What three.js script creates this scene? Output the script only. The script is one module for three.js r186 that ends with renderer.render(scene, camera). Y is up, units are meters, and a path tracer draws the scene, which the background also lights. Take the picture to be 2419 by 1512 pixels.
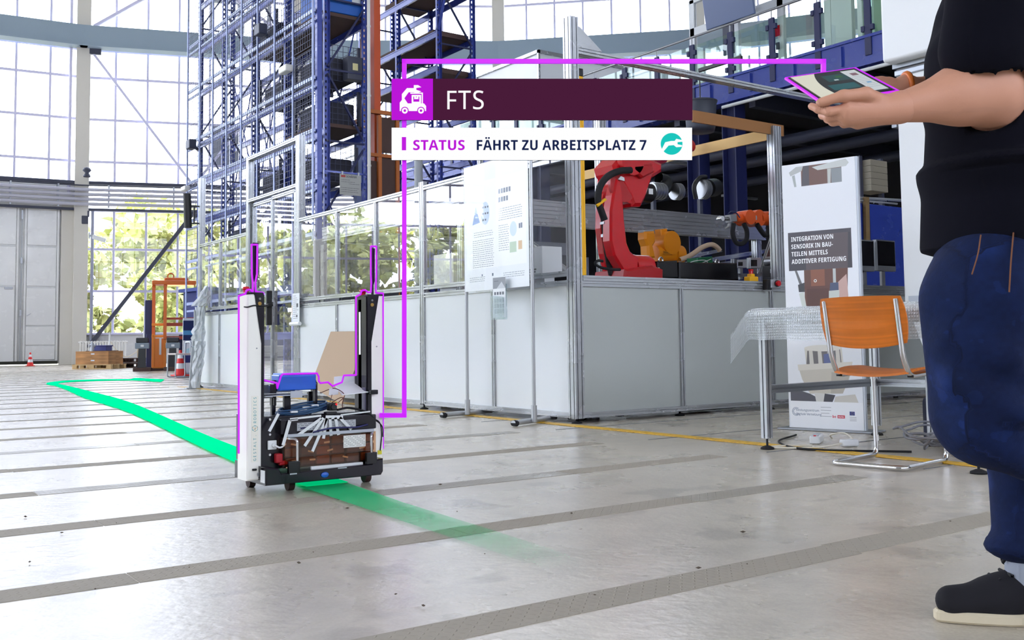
import * as THREE from 'three';
import { mergeGeometries } from 'three/addons/utils/BufferGeometryUtils.js';
import { RoundedBoxGeometry } from 'three/addons/geometries/RoundedBoxGeometry.js';

// ---------------------------------------------------------------- camera, sky, exposure
const W = 2419, H = 1512, FOCAL = 2377;
const scene = new THREE.Scene();
const camera = new THREE.PerspectiveCamera(2 * Math.atan(H / 2 / FOCAL) * 180 / Math.PI, W / H, 0.05, 400);
camera.position.set(-4.664, 0.62, 5.816);
camera.rotation.set(3.705 * Math.PI / 180, -35.19 * Math.PI / 180, -0.716 * Math.PI / 180, 'YXZ');
camera.setViewOffset(W, H, 0, 106, W, H);           // the photograph is cropped above the lens axis
scene.background = new THREE.Color(0.83, 0.90, 1.08);  // bright overcast
scene.backgroundIntensity = 7.5;
const renderer = new THREE.WebGLRenderer({ antialias: true });
renderer.toneMapping = THREE.LinearToneMapping;
renderer.toneMappingExposure = 1.02;
renderer.shadowMap.enabled = true;

// ---------------------------------------------------------------- helpers
const PI = Math.PI, V3 = THREE.Vector3;
const v = (x, y, z) => new V3(x, y, z);
let seed = 7;
const rnd = () => { seed = (seed * 1664525 + 1013904223) >>> 0; return seed / 4294967296; };
const rr = (a, b) => a + (b - a) * rnd();
const used = {};
function numbered(name) { const n = used[name] = (used[name] ?? -1) + 1; return n ? name + '_' + String(n).padStart(3, '0') : name; }
function tag(o, label, category, group, kind) {
  if (label) o.userData.label = label;
  if (category) o.userData.category = category;
  if (group) o.userData.group = group;
  if (kind) o.userData.kind = kind;
  return o;
}
function thing(name, label, category, p = [0, 0, 0], turn = 0, group) {
  const o = new THREE.Group(); o.name = numbered(name); scene.add(o);
  o.position.set(...p); o.rotation.y = turn;
  return tag(o, label, category, group);
}
function setting(name) { const o = new THREE.Group(); o.name = name; scene.add(o); o.userData.kind = 'structure'; return o; }
function dup(root, label, p, turn) {
  const r = root.clone(); r.name = numbered(root.name.replace(/_\d{3}$/, '')); scene.add(r);
  r.userData = { ...root.userData }; if (label) r.userData.label = label;
  if (p) r.position.set(...p); if (turn !== undefined) r.rotation.y = turn;
  return r;
}
function boxUV(g) {          // uv in metres by the way each face points
  const p = g.attributes.position, n = g.attributes.normal, uv = new Float32Array(p.count * 2);
  for (let i = 0; i < p.count; i++) {
    const ax = Math.abs(n.getX(i)), ay = Math.abs(n.getY(i)), az = Math.abs(n.getZ(i));
    const x = p.getX(i), y = p.getY(i), z = p.getZ(i);
    if (ay >= ax && ay >= az) { uv[2 * i] = x; uv[2 * i + 1] = z; } else if (ax >= az) { uv[2 * i] = z; uv[2 * i + 1] = y; } else { uv[2 * i] = x; uv[2 * i + 1] = y; }
  }
  g.setAttribute('uv', new THREE.BufferAttribute(uv, 2));
  return g;
}
function clean(g) {
  let r = g.index ? g.toNonIndexed() : g;
  if (!r.attributes.normal) r.computeVertexNormals();
  for (const k of Object.keys(r.attributes)) if (k !== 'position' && k !== 'normal' && k !== 'uv') r.deleteAttribute(k);
  r.morphAttributes = {};
  return r;
}
function merge(gs, keep) {
  gs = [gs].flat(Infinity).filter(Boolean);
  if (!keep) gs = gs.map((g) => boxUV(clean(g))); else gs = gs.map(clean);
  const out = gs.length > 1 ? mergeGeometries(gs, false) : gs[0];
  return out;
}
function part(name, gs, m, parent = scene, keep = false) {
  const o = new THREE.Mesh(gs.isBufferGeometry && gs.userData.done ? gs : merge(gs, keep), m);
  o.name = parent === scene ? numbered(name) : name; o.castShadow = o.receiveShadow = true; parent.add(o);
  return o;
}
function shared(gs, keep) { const g = merge(gs, keep); g.userData.done = true; return g; }
const X = new THREE.Matrix4(), Q = new THREE.Quaternion();
const mv = (g, x = 0, y = 0, z = 0) => g.translate(x, y, z);
const rot = (g, rx = 0, ry = 0, rz = 0) => { if (rx) g.rotateX(rx); if (ry) g.rotateY(ry); if (rz) g.rotateZ(rz); return g; };
const bx = (w, h, d, x = 0, y = 0, z = 0) => mv(new THREE.BoxGeometry(w, h, d), x, y, z);
const rb = (w, h, d, x = 0, y = 0, z = 0, r = 0.006, s = 1) => mv(new RoundedBoxGeometry(w, h, d, s, Math.min(r, w / 2.01, h / 2.01, d / 2.01)), x, y, z);
const cy = (r1, r2, h, x = 0, y = 0, z = 0, seg = 20) => mv(new THREE.CylinderGeometry(r1, r2, h, seg), x, y, z);
const cyx = (r, l, x, y, z, seg = 20, r2 = r) => mv(rot(new THREE.CylinderGeometry(r, r2, l, seg), 0, 0, PI / 2), x, y, z);
const cyz = (r, l, x, y, z, seg = 20, r2 = r) => mv(rot(new THREE.CylinderGeometry(r2, r, l, seg), PI / 2), x, y, z);
function aim(g, a, b, up) {     // g runs along its own z, centred; put it between a and b
  const d = b.clone().sub(a), z = d.clone().normalize();
  let u = up ? up.clone() : (Math.abs(z.y) > 0.95 ? v(1, 0, 0) : v(0, 1, 0));
  const x = u.clone().cross(z).normalize(); u = z.clone().cross(x);
  X.makeBasis(x, u, z); X.setPosition(a.clone().add(b).multiplyScalar(0.5));
  return g.applyMatrix4(X);
}
const bar = (a, b, w, h = w, up) => aim(new THREE.BoxGeometry(w, h, a.distanceTo(b)), a, b, up);
const rod = (a, b, r, seg = 10, r2 = r) => aim(rot(new THREE.CylinderGeometry(r2, r, a.distanceTo(b), seg), PI / 2), a, b);
function tube(pts, r, seg = 40, rad = 8, closed = false) { return new THREE.TubeGeometry(new THREE.CatmullRomCurve3(pts.map((p) => Array.isArray(p) ? v(...p) : p), closed, 'centripetal'), seg, r, rad, closed); }
function bendTube(pts, r, bend, rad = 10) {        // straight runs joined by round bends
  const path = new THREE.CurvePath(); let last = pts[0];
  for (let i = 1; i < pts.length - 1; i++) {
    const d1 = pts[i - 1].clone().sub(pts[i]).normalize(), d2 = pts[i + 1].clone().sub(pts[i]).normalize();
    const a = pts[i].clone().addScaledVector(d1, bend), b = pts[i].clone().addScaledVector(d2, bend);
    path.add(new THREE.LineCurve3(last, a)); path.add(new THREE.QuadraticBezierCurve3(a, pts[i], b)); last = b;
  }
  path.add(new THREE.LineCurve3(last, pts[pts.length - 1]));
  const samples = []; for (const c of path.curves) { const n = c.isLineCurve3 ? 1 : 6; for (let i = 0; i < n; i++) samples.push(c.getPoint(i / n)); } samples.push(pts[pts.length - 1].clone());
  return sweep(samples, r, rad);
}
function sweep(P, r, rad = 8, rf) {        // tube through points as they are
  const pos = [], idx = []; let nrm = null;
  for (let i = 0; i < P.length; i++) {
    const t = P[Math.min(i + 1, P.length - 1)].clone().sub(P[Math.max(i - 1, 0)]).normalize();
    if (!nrm) nrm = Math.abs(t.y) < 0.9 ? v(0, 1, 0) : v(1, 0, 0);
    nrm = nrm.clone().addScaledVector(t, -nrm.dot(t)).normalize();
    const bn = t.clone().cross(nrm), q = rf ? rf(i / (P.length - 1)) * r : r;
    for (let k = 0; k < rad; k++) { const a = k / rad * 2 * PI, c = Math.cos(a) * q, s = Math.sin(a) * q; pos.push(P[i].x + nrm.x * c + bn.x * s, P[i].y + nrm.y * c + bn.y * s, P[i].z + nrm.z * c + bn.z * s); }
  }
  for (let i = 0; i < P.length - 1; i++) for (let k = 0; k < rad; k++) { const a = i * rad + k, b = i * rad + (k + 1) % rad; idx.push(a, b, a + rad, b, b + rad, a + rad); }
  const n = P.length - 1;
  for (let k = 1; k < rad - 1; k++) { idx.push(0, k + 1, k, n * rad, n * rad + k, n * rad + k + 1); }
  const g = new THREE.BufferGeometry(); g.setAttribute('position', new THREE.Float32BufferAttribute(pos, 3)); g.setIndex(idx); g.computeVertexNormals();
  return g;
}
const lathe = (pts, seg = 28) => new THREE.LatheGeometry(pts.map((p) => new THREE.Vector2(...p)), seg);
function poly(pts, depth, bevel = 0, holes = []) {   // outline in xy, thick along z from 0 to depth
  const s = new THREE.Shape(pts.map((p) => new THREE.Vector2(...p)));
  for (const h of holes) s.holes.push(new THREE.Path(h.map((p) => new THREE.Vector2(...p))));
  return new THREE.ExtrudeGeometry(s, { depth: depth - 2 * bevel, bevelEnabled: bevel > 0, bevelThickness: bevel, bevelSize: bevel, bevelOffset: -bevel, bevelSegments: 1, curveSegments: 10, steps: 1 }).translate(0, 0, bevel);
}
const profCache = {};
function profShape(w, h) {       // slotted aluminium section
  const pts = [], slot = 0.0085, deep = 0.012;
  const side = (len, put) => { const n = Math.max(1, Math.round(len / 0.04)); for (let i = 0; i < n; i++) { const c = -len / 2 + len * (i + 0.5) / n; put(c - slot / 2, 0); put(c - slot / 2, deep); put(c + slot / 2, deep); put(c + slot / 2, 0); } };
  pts.push([-w / 2, -h / 2]); side(w, (t, d) => pts.push([t, -h / 2 + d]));
  pts.push([w / 2, -h / 2]); side(h, (t, d) => pts.push([w / 2 - d, t]));
  pts.push([w / 2, h / 2]); side(w, (t, d) => pts.push([-t, h / 2 - d]));
  pts.push([-w / 2, h / 2]); side(h, (t, d) => pts.push([-w / 2 + d, -t]));
  return new THREE.Shape(pts.map((p) => new THREE.Vector2(...p)));
}
function prof(a, b, w = 0.04, h = w, up) {
  const s = profCache[w + 'x' + h] ??= profShape(w, h), L = a.distanceTo(b);
  return aim(new THREE.ExtrudeGeometry(s, { depth: L, bevelEnabled: false }).translate(0, 0, -L / 2), a, b, up);
}
// ---------------------------------------------------------------- procedural textures
function hash(x, y, s) { let h = (x * 374761393 + y * 668265263 + s * 974711) | 0; h = Math.imul(h ^ (h >>> 13), 1274126177); return ((h ^ (h >>> 16)) >>> 0) / 4294967296; }
function vnoise(x, y, p, s) {
  const xi = Math.floor(x), yi = Math.floor(y), fx = x - xi, fy = y - yi, u = fx * fx * (3 - 2 * fx), w = fy * fy * (3 - 2 * fy), m = (a) => ((a % p) + p) % p;
  const a = hash(m(xi), m(yi), s), b = hash(m(xi + 1), m(yi), s), c = hash(m(xi), m(yi + 1), s), d = hash(m(xi + 1), m(yi + 1), s);
  return a + (b - a) * u + (c - a) * w + (a - b - c + d) * u * w;
}
function fbm(u, w, p, s, o = 4) { let t = 0, a = 0.5, n = 0; for (let i = 0; i < o; i++) { t += a * vnoise(u * p, w * p, p, s + i); n += a; a *= 0.5; p *= 2; } return t / n; }
function tex(size, f, metres, srgb = true, sizeY = size) {
  const d = new Uint8Array(size * sizeY * 4);
  for (let j = 0; j < sizeY; j++) for (let i = 0; i < size; i++) { const c = f(i / size, j / sizeY), k = (j * size + i) * 4; d[k] = c[0]; d[k + 1] = c[1]; d[k + 2] = c[2]; d[k + 3] = 255; }
  const t = new THREE.DataTexture(d, size, sizeY); t.wrapS = t.wrapT = THREE.RepeatWrapping; t.magFilter = THREE.LinearFilter; t.minFilter = THREE.LinearMipmapLinearFilter; t.generateMipmaps = true;
  if (srgb) t.colorSpace = THREE.SRGBColorSpace;
  if (metres) t.repeat.set(1 / metres, 1 / metres);
  t.needsUpdate = true; return t;
}
const g8 = (x) => { const q = Math.max(0, Math.min(255, x)); return [q, q, q]; };
function canvasTex(w, h, draw) {
  const c = document.createElement('canvas'); c.width = w; c.height = h; draw(c.getContext('2d'), w, h);
  const t = new THREE.CanvasTexture(c); t.colorSpace = THREE.SRGBColorSpace; t.anisotropy = 8; return t;
}
function sheet(w, h, t = 0.002) {    // a thin board whose front (z+) shows its uv 0..1, the rest shows the corner's colour
  const g = new THREE.BoxGeometry(w, h, t), uv = g.attributes.uv, n = g.attributes.normal;
  for (let i = 0; i < uv.count; i++) if (n.getZ(i) < 0.5) uv.setXY(i, 0.004, 0.004);
  return g;
}
// ---------------------------------------------------------------- materials
const bumpFine = tex(256, (a, b) => g8(128 + 90 * (fbm(a, b, 32, 5, 3) - 0.5) + 60 * (hash(a * 256 | 0, b * 256 | 0, 3) - 0.5)), 0.25, false);
const smear = tex(256, (a, b) => g8(255 * (0.5 + 0.55 * (fbm(a, b, 6, 11, 5) - 0.5))), 1.1, false);
const std = (color, roughness = 0.5, metalness = 0, more = {}) => new THREE.MeshStandardMaterial({ color, roughness, metalness, ...more });
const phy = (o) => new THREE.MeshPhysicalMaterial(o);
const M = {};
M.alu = std(0xb4b7bb, 0.46, 0.6, { roughnessMap: smear });
M.aluDark = std(0x8d9094, 0.42, 0.75);
M.white = std(0xe4e7e8, 0.35, 0, { roughnessMap: smear });
M.panel = std(0xe2e6e8, 0.3, 0, { roughnessMap: smear });
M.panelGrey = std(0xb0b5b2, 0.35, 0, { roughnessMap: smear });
M.black = std(0x111114, 0.5, 0, { bumpMap: bumpFine, bumpScale: 0.0003 });
M.blackGloss = std(0x0c0c10, 0.25);
M.rubber = std(0x17171a, 0.8);
M.chrome = std(0xd8d8da, 0.14, 1);
M.steel = std(0x9a9c9f, 0.35, 0.9);
M.galv = std(0xb4b9c0, 0.45, 0.6);
M.glass = phy({ color: 0xf7fbfb, roughness: 0, transmission: 1, thickness: 0, ior: 1.52 });
M.pane = phy({ color: 0xffffff, roughness: 0, transmission: 1, thickness: 0, ior: 1.45 });
M.cellPane = phy({ color: 0xffffff, roughness: 0, transmission: 1, thickness: 0, ior: 1.75 });
M.blue = std(0x33459c, 0.45, 0, { roughnessMap: smear });
M.blueDark = std(0x1e2452, 0.5);
M.orange = std(0xd4541c, 0.45);
M.red = std(0xc8141e, 0.3, 0, { roughnessMap: smear });
M.yellow = std(0xf0b400, 0.45);
// ---------------------------------------------------------------- smooth bodies: capsules joined by a smooth minimum, meshed by surface nets
function bodyMesh(prims, cell, k = 0.02, pad = 0.03) {
  const lo = v(1e9, 1e9, 1e9), hi = v(-1e9, -1e9, -1e9);
  for (const p of prims) for (const [c, r] of [[p.a, p.ra], [p.b, p.rb]]) { const R = r * Math.max(1, ...(p.s ?? [1])) + pad; lo.min(c.clone().subScalar(R)); hi.max(c.clone().addScalar(R)); }
  const nx = Math.ceil((hi.x - lo.x) / cell) + 1, ny = Math.ceil((hi.y - lo.y) / cell) + 1, nz = Math.ceil((hi.z - lo.z) / cell) + 1;
  const F = new Float32Array(nx * ny * nz).fill(1), kk = k;
  const P = prims.map((p) => ({ ...p, d: p.b.clone().sub(p.a), L: p.b.distanceToSquared(p.a) || 1e-9, kk: p.k ?? kk }));
  const dist = (p, x, y, z) => { let ax = x - p.a.x, ay = y - p.a.y, az = z - p.a.z; const t = Math.max(0, Math.min(1, (ax * p.d.x + ay * p.d.y + az * p.d.z) / p.L)); ax -= p.d.x * t; ay -= p.d.y * t; az -= p.d.z * t; if (p.s) { ax /= p.s[0]; ay /= p.s[1]; az /= p.s[2]; } return (Math.sqrt(ax * ax + ay * ay + az * az) - (p.ra + (p.rb - p.ra) * t)); };
  for (const p of P) {       // each capsule only touches the cells around it
    const R = Math.max(p.ra, p.rb) * Math.max(1, ...(p.s ?? [1])) + p.kk + 3 * cell, f = (q, l, n) => Math.max(0, Math.min(n - 1, Math.floor((q - l) / cell)));
    const x0 = f(Math.min(p.a.x, p.b.x) - R, lo.x, nx), x1 = f(Math.max(p.a.x, p.b.x) + R, lo.x, nx), y0 = f(Math.min(p.a.y, p.b.y) - R, lo.y, ny), y1 = f(Math.max(p.a.y, p.b.y) + R, lo.y, ny), z0 = f(Math.min(p.a.z, p.b.z) - R, lo.z, nz), z1 = f(Math.max(p.a.z, p.b.z) + R, lo.z, nz);
    for (let z = z0; z <= z1; z++) for (let y = y0; y <= y1; y++) for (let x = x0; x <= x1; x++) {
      const i = (z * ny + y) * nx + x, d = dist(p, lo.x + x * cell, lo.y + y * cell, lo.z + z * cell), q = F[i];
      if (p.cut) { F[i] = Math.max(q, -d); continue; }
      const h = Math.max(p.kk - Math.abs(q - d), 0) / p.kk; F[i] = Math.min(q, d) - h * h * p.kk * 0.25;
    }
  }
  const id = new Int32Array(nx * ny * nz).fill(-1), pos = [], nor = [], idx = [], at = (x, y, z) => F[(z * ny + y) * nx + x];
  for (let z = 0; z < nz - 1; z++) for (let y = 0; y < ny - 1; y++) for (let x = 0; x < nx - 1; x++) {
    let sx = 0, sy = 0, sz = 0, n = 0, m = 0; const c = [];
    for (let q = 0; q < 8; q++) { const f = at(x + (q & 1), y + (q >> 1 & 1), z + (q >> 2)); c.push(f); if (f < 0) m |= 1 << q; }
    if (m === 0 || m === 255) continue;
    for (let q = 0; q < 8; q++) for (const b of [1, 2, 4]) { if (q & b) continue; const r = q | b; if ((c[q] < 0) === (c[r] < 0)) continue; const t = c[q] / (c[q] - c[r]); sx += (q & 1) + (b === 1 ? t : 0); sy += (q >> 1 & 1) + (b === 2 ? t : 0); sz += (q >> 2) + (b === 4 ? t : 0); n++; }
    id[(z * ny + y) * nx + x] = pos.length / 3; pos.push(lo.x + (x + sx / n) * cell, lo.y + (y + sy / n) * cell, lo.z + (z + sz / n) * cell);
    const g = v(c[1] + c[3] + c[5] + c[7] - c[0] - c[2] - c[4] - c[6], c[2] + c[3] + c[6] + c[7] - c[0] - c[1] - c[4] - c[5], c[4] + c[5] + c[6] + c[7] - c[0] - c[1] - c[2] - c[3]).normalize(); nor.push(g.x, g.y, g.z);
  }
  const I = (x, y, z) => id[(z * ny + y) * nx + x];
  for (let z = 1; z < nz - 1; z++) for (let y = 1; y < ny - 1; y++) for (let x = 1; x < nx - 1; x++) {
    const f = at(x, y, z) < 0;
    for (const [dx, dy, dz] of [[1, 0, 0], [0, 1, 0], [0, 0, 1]]) {
      if ((at(x + dx, y + dy, z + dz) < 0) === f) continue;
      const q = dx ? [I(x, y - 1, z - 1), I(x, y, z - 1), I(x, y, z), I(x, y - 1, z)] : dy ? [I(x - 1, y, z - 1), I(x - 1, y, z), I(x, y, z), I(x, y, z - 1)] : [I(x - 1, y - 1, z), I(x, y - 1, z), I(x, y, z), I(x - 1, y, z)];
      if (q.some((e) => e < 0)) continue;
      f ? idx.push(q[0], q[1], q[2], q[0], q[2], q[3]) : idx.push(q[0], q[2], q[1], q[0], q[3], q[2]);
    }
  }
  const g = new THREE.BufferGeometry(); g.setAttribute('position', new THREE.Float32BufferAttribute(pos, 3)); g.setAttribute('normal', new THREE.Float32BufferAttribute(nor, 3)); g.setIndex(idx);
  return g;
}
const cap = (a, b, ra, rb = ra, k, s) => ({ a, b, ra, rb, k, s });
const ball = (a, r, s, k) => ({ a, b: a.clone().add(v(0, 0.0005, 0)), ra: r, rb: r, s, k });
// ---------------------------------------------------------------- survey: a sight line of the photograph met with a plane of the place
const EYE = camera.position.clone(), EYEQ = new THREE.Quaternion().setFromEuler(camera.rotation);
const sight = (x, y) => v((x - W / 2) / FOCAL, (650 - y) / FOCAL, -1).applyQuaternion(EYEQ);
const onZ = (x, y, Z) => { const d = sight(x, y); return EYE.clone().addScaledVector(d, (Z - EYE.z) / d.z); };
const onX = (x, y, Xp) => { const d = sight(x, y); return EYE.clone().addScaledVector(d, (Xp - EYE.x) / d.x); };
const onY = (x, y, Y = 0) => { const d = sight(x, y); return EYE.clone().addScaledVector(d, (Y - EYE.y) / d.y); };
const zs = (Z, ...p) => { const r = []; for (let i = 0; i < p.length; i += 2) { const q = onZ(p[i], p[i + 1], Z); r.push([q.x, q.y]); } return r; };
const zp = (Z, ...p) => zs(Z, ...p).map((q) => v(q[0], q[1], Z));
// ---------------------------------------------------------------- floor
M.concrete = std(0xffffff, 0.42, 0, {
  map: tex(512, (a, b) => { const t = 0.5 * fbm(a, b, 5, 1, 5) + 0.5 * fbm(a, b, 24, 9, 3), s = 1 + 0.20 * (t - 0.5) + 0.05 * (hash(a * 512 | 0, b * 512 | 0, 2) - 0.5), q = fbm(a, b, 9, 40, 4), k = 1 - 0.1 * Math.min(1, Math.max(0, (q - 0.62) * 14)); return [198 * s * k, 189 * s * k, 173 * s * k]; }, 2.3),
  roughnessMap: tex(256, (a, b) => g8(255 * (0.66 + 0.16 * (fbm(a, b, 7, 21, 5) - 0.5))), 1.7, false),
  bumpMap: tex(512, (a, b) => g8(255 * (0.5 + 0.5 * (fbm(a, b, 40, 31, 4) - 0.5))), 0.9, false), bumpScale: 0.0022,
});
const tread = tex(128, (a, b) => {      // raised lens pattern of the strip plates
  let h = 0; for (const [x, y, d] of [[0.25, 0.25, 1], [0.75, 0.75, 1], [0.75, 0.25, -1], [0.25, 0.75, -1]]) {
    const dx = a - x, dy = b - y, p = (dx + d * dy) * 0.707, q = (dx - d * dy) * 0.707; h = Math.max(h, 1 - (p * p / 0.035 + q * q / 0.004)); }
  return g8(60 + 170 * Math.max(0, h) ** 0.6);
}, 0.045, false);
M.tread = std(0xa8a092, 0.75, 0, { bumpMap: tread, bumpScale: 0.002 });
M.tread2 = std(0x9d9688, 0.75, 0, { bumpMap: tread, bumpScale: 0.003, roughnessMap: smear });
M.yellowLine = std(0xffffff, 0.5, 0, { map: tex(256, (a, b) => { const w = fbm(a, b, 18, 3, 4) > 0.66 ? 0.86 : 1; return [233 * w, 184 * w, 20 * w + 20]; }, 0.8) });
const floor = setting('floor');
part('slab', [bx(68, 0.4, 68, -4, -0.2, 1.4)], M.concrete, floor);
{
  const Z0 = 3.93, DZ = 0.93;
  const variants = [0, 1, 2].map(() => shared([bx(1.026, 0.0015, 0.135, 0, 0.0008, 0)]));
  for (let k = -2; k < 8; k++) for (let i = 0; i < 8; i++) {
    const x = -9.0 + i * 1.03 + hash(k + 9, 0, 5) * 0.6; if (x > -0.75) continue;
    const z = Z0 - DZ * k + (hash(k + 9, i, 7) - 0.5) * 0.016;
    const p = part('strip_plate', variants[i % 3], (hash(i, k + 9, 3) > 0.6 ? M.tread2 : M.tread), floor); p.position.set(x, 0, z); p.rotation.y = (hash(k + 9, i, 8) - 0.5) * 0.008;
  }
  for (let k = -3; k < 8; k++) part('joint_strip', [bx(6, 0.003, 0.006, 2.6, 0.0012, Z0 - DZ * k + 0.06)], M.aluDark, floor);
  const far = []; for (let k = 8; k < 28; k++) far.push(bx(14, 0.005, 0.135, -7.3 + (k > 14 ? 4 : 0), 0.0025, Z0 - DZ * k), ...(k > 13 ? [bx(16, 0.005, 0.135, -18, 0.0025, Z0 - DZ * k)] : []));
  part('far_strips', far, M.tread2, floor).userData.kind = 'stuff';
  part('yellow_line', [bx(0.1, 0.003, 17, -0.11, 0.0035, -0.6)], M.yellowLine, floor);
}
// ---------------------------------------------------------------- the round hall
const CX = -4, CZ = 1.4, RAD = 32, STEP = 360 / 28, PHI0 = 12.4, CH = 2 * RAD * Math.sin(STEP / 2 * PI / 180);
const heading = (deg, r = RAD, y = 0) => v(CX + r * Math.sin(deg * PI / 180), y, CZ - r * Math.cos(deg * PI / 180));
M.pillar = std(0xd4d0c6, 0.7, 0, { bumpMap: bumpFine, bumpScale: 0.0006 });
M.mullion = std(0xd2d0ea, 0.5);  // window glare put into the colour as pale lavender
M.ringBeam = std(0x8ea0ae, 0.5);
M.plaster = std(0x9b9a98, 0.85);
M.gate = std(0xdcdcda, 0.45, 0, { roughnessMap: smear });
M.darkSteel = std(0x3a3d4e, 0.5);
const TOP = 16.2;
function facet(name, k) { const g = setting(name), m = heading(PHI0 + STEP * (k + 0.5), RAD * Math.cos(STEP / 2 * PI / 180)); g.position.copy(m); g.rotation.y = -(PHI0 + STEP * (k + 0.5)) * PI / 180; return g; }
for (let k = 0; k < 28; k++) {
  const p = heading(PHI0 + STEP * k), g = setting(k ? 'pillar_' + String(k).padStart(3, '0') : 'pillar');
  g.position.copy(p); g.rotation.y = -(PHI0 + STEP * k) * PI / 180; part('shaft', [rb(0.44, TOP, 0.5, 0, TOP / 2, 0.15, 0.02)], M.pillar, g);
}
const inner = -CH / 2, cols = 7, cw = CH / cols;
const rowsUp = [6.1, 6.8, 8.24, 9.67, 10.62], rowsTop = [11.3, 12.75, 14.2, 15.65], rowsLow = [1.0, 2.43, 3.84, 5.15];
const paneCache = {};
function paneGeo(w, h) { return paneCache[w.toFixed(3) + h.toFixed(3)] ??= shared([new THREE.PlaneGeometry(w, h)]); }
function glazing(g, rows, fine) {
  const bars = [];
  for (let r = 0; r < rows.length; r++) bars.push(bx(CH, 0.075, 0.09, 0, rows[r], 0));
  for (let c = 0; c <= cols; c++) bars.push(bx(0.07, rows[rows.length - 1] - rows[0], 0.07, inner + c * cw, (rows[0] + rows[rows.length - 1]) / 2, 0));
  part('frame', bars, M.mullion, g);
  if (!fine) { part('pane', paneGeo(CH, rows[rows.length - 1] - rows[0]), M.pane, g).position.set(0, (rows[0] + rows[rows.length - 1]) / 2, 0); return; }
  for (let r = 0; r + 1 < rows.length; r++) for (let c = 0; c < cols; c++) part('pane', paneGeo(cw, rows[r + 1] - rows[r]), M.pane, g).position.set(inner + (c + 0.5) * cw, (rows[r] + rows[r + 1]) / 2, 0);
}
function ringParts(k) {
  const t = facet('trim_' + (k + 30), k);
  part('beam', [rb(CH + 0.1, 0.68, 0.34, 0, 10.96, 0.45, 0.02), bx(CH + 0.1, 0.05, 0.5, 0, 10.6, 0.45)], M.ringBeam, t);
  part('roof_edge', [bx(CH, 0.6, 0.5, 0, TOP - 0.2, 0.1)], M.pillar, t);
  return t;
}
for (let k = -10; k <= 17; k++) {
  const seen = k >= -1 && k <= 3, win = k >= -8 && k <= 4, high = k >= 9 && k <= 15;
  ringParts(k);
  if (!win) { const w = facet('wall_' + (k + 30), k); part('masonry', high ? [bx(CH, 6.1, 0.3, 0, 3.05, -0.1), bx(CH, 0.7, 0.3, 0, 10.96, -0.1), bx(CH, 0.5, 0.3, 0, 15.95, -0.1)] : [bx(CH, TOP, 0.3, 0, TOP / 2, -0.1)], M.plaster, w); if (high) { const g = facet('window_' + (k + 30), k); glazing(g, rowsUp, false); glazing(g, rowsTop, false); } continue; }
  const g = facet('window_' + (k + 30), k);
  glazing(g, rowsUp, seen); glazing(g, rowsTop, seen);
  if (k === -1) continue;          // the gate stands below that window
  glazing(g, rowsLow, seen);
  if (k === 0) { part('vent_panel', [rb(cw - 0.1, 1.36, 0.05, inner + 4.5 * cw - 0.5 * cw + 0.5 * cw, 7.52, 0.02, 0.01), ...[0, 1, 2, 3].map((i) => bx(cw - 0.14, 0.02, 0.03, inner + 4.5 * cw, 6.98 + i * 0.34, 0.05))], std(0x8f939c, 0.6), g); for (const c of [4.5, 5.5]) part('casement', [[0, 0.62], [0, -0.62]].map(([a, b]) => bx(cw - 0.06, 0.1, 0.12, inner + (c + 0.0) * cw, 12.02 + b, 0.03)).concat([-1, 1].map((q) => bx(0.1, 1.34, 0.12, inner + c * cw + q * (cw / 2 - 0.06), 12.02, 0.03))), M.galv, g); }
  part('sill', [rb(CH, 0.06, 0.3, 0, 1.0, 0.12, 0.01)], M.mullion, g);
  part('parapet', [bx(CH, 0.98, 0.2, 0, 0.49, -0.06)], M.gate, g);
}
{ // ceiling: a round slab on the ring
  const c = setting('ceiling'); part('roof_slab', [cy(33.5, 33.5, 0.4, CX, TOP + 0.25, CZ, 56)], std(0xd8d8d4, 0.9), c);
}
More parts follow.
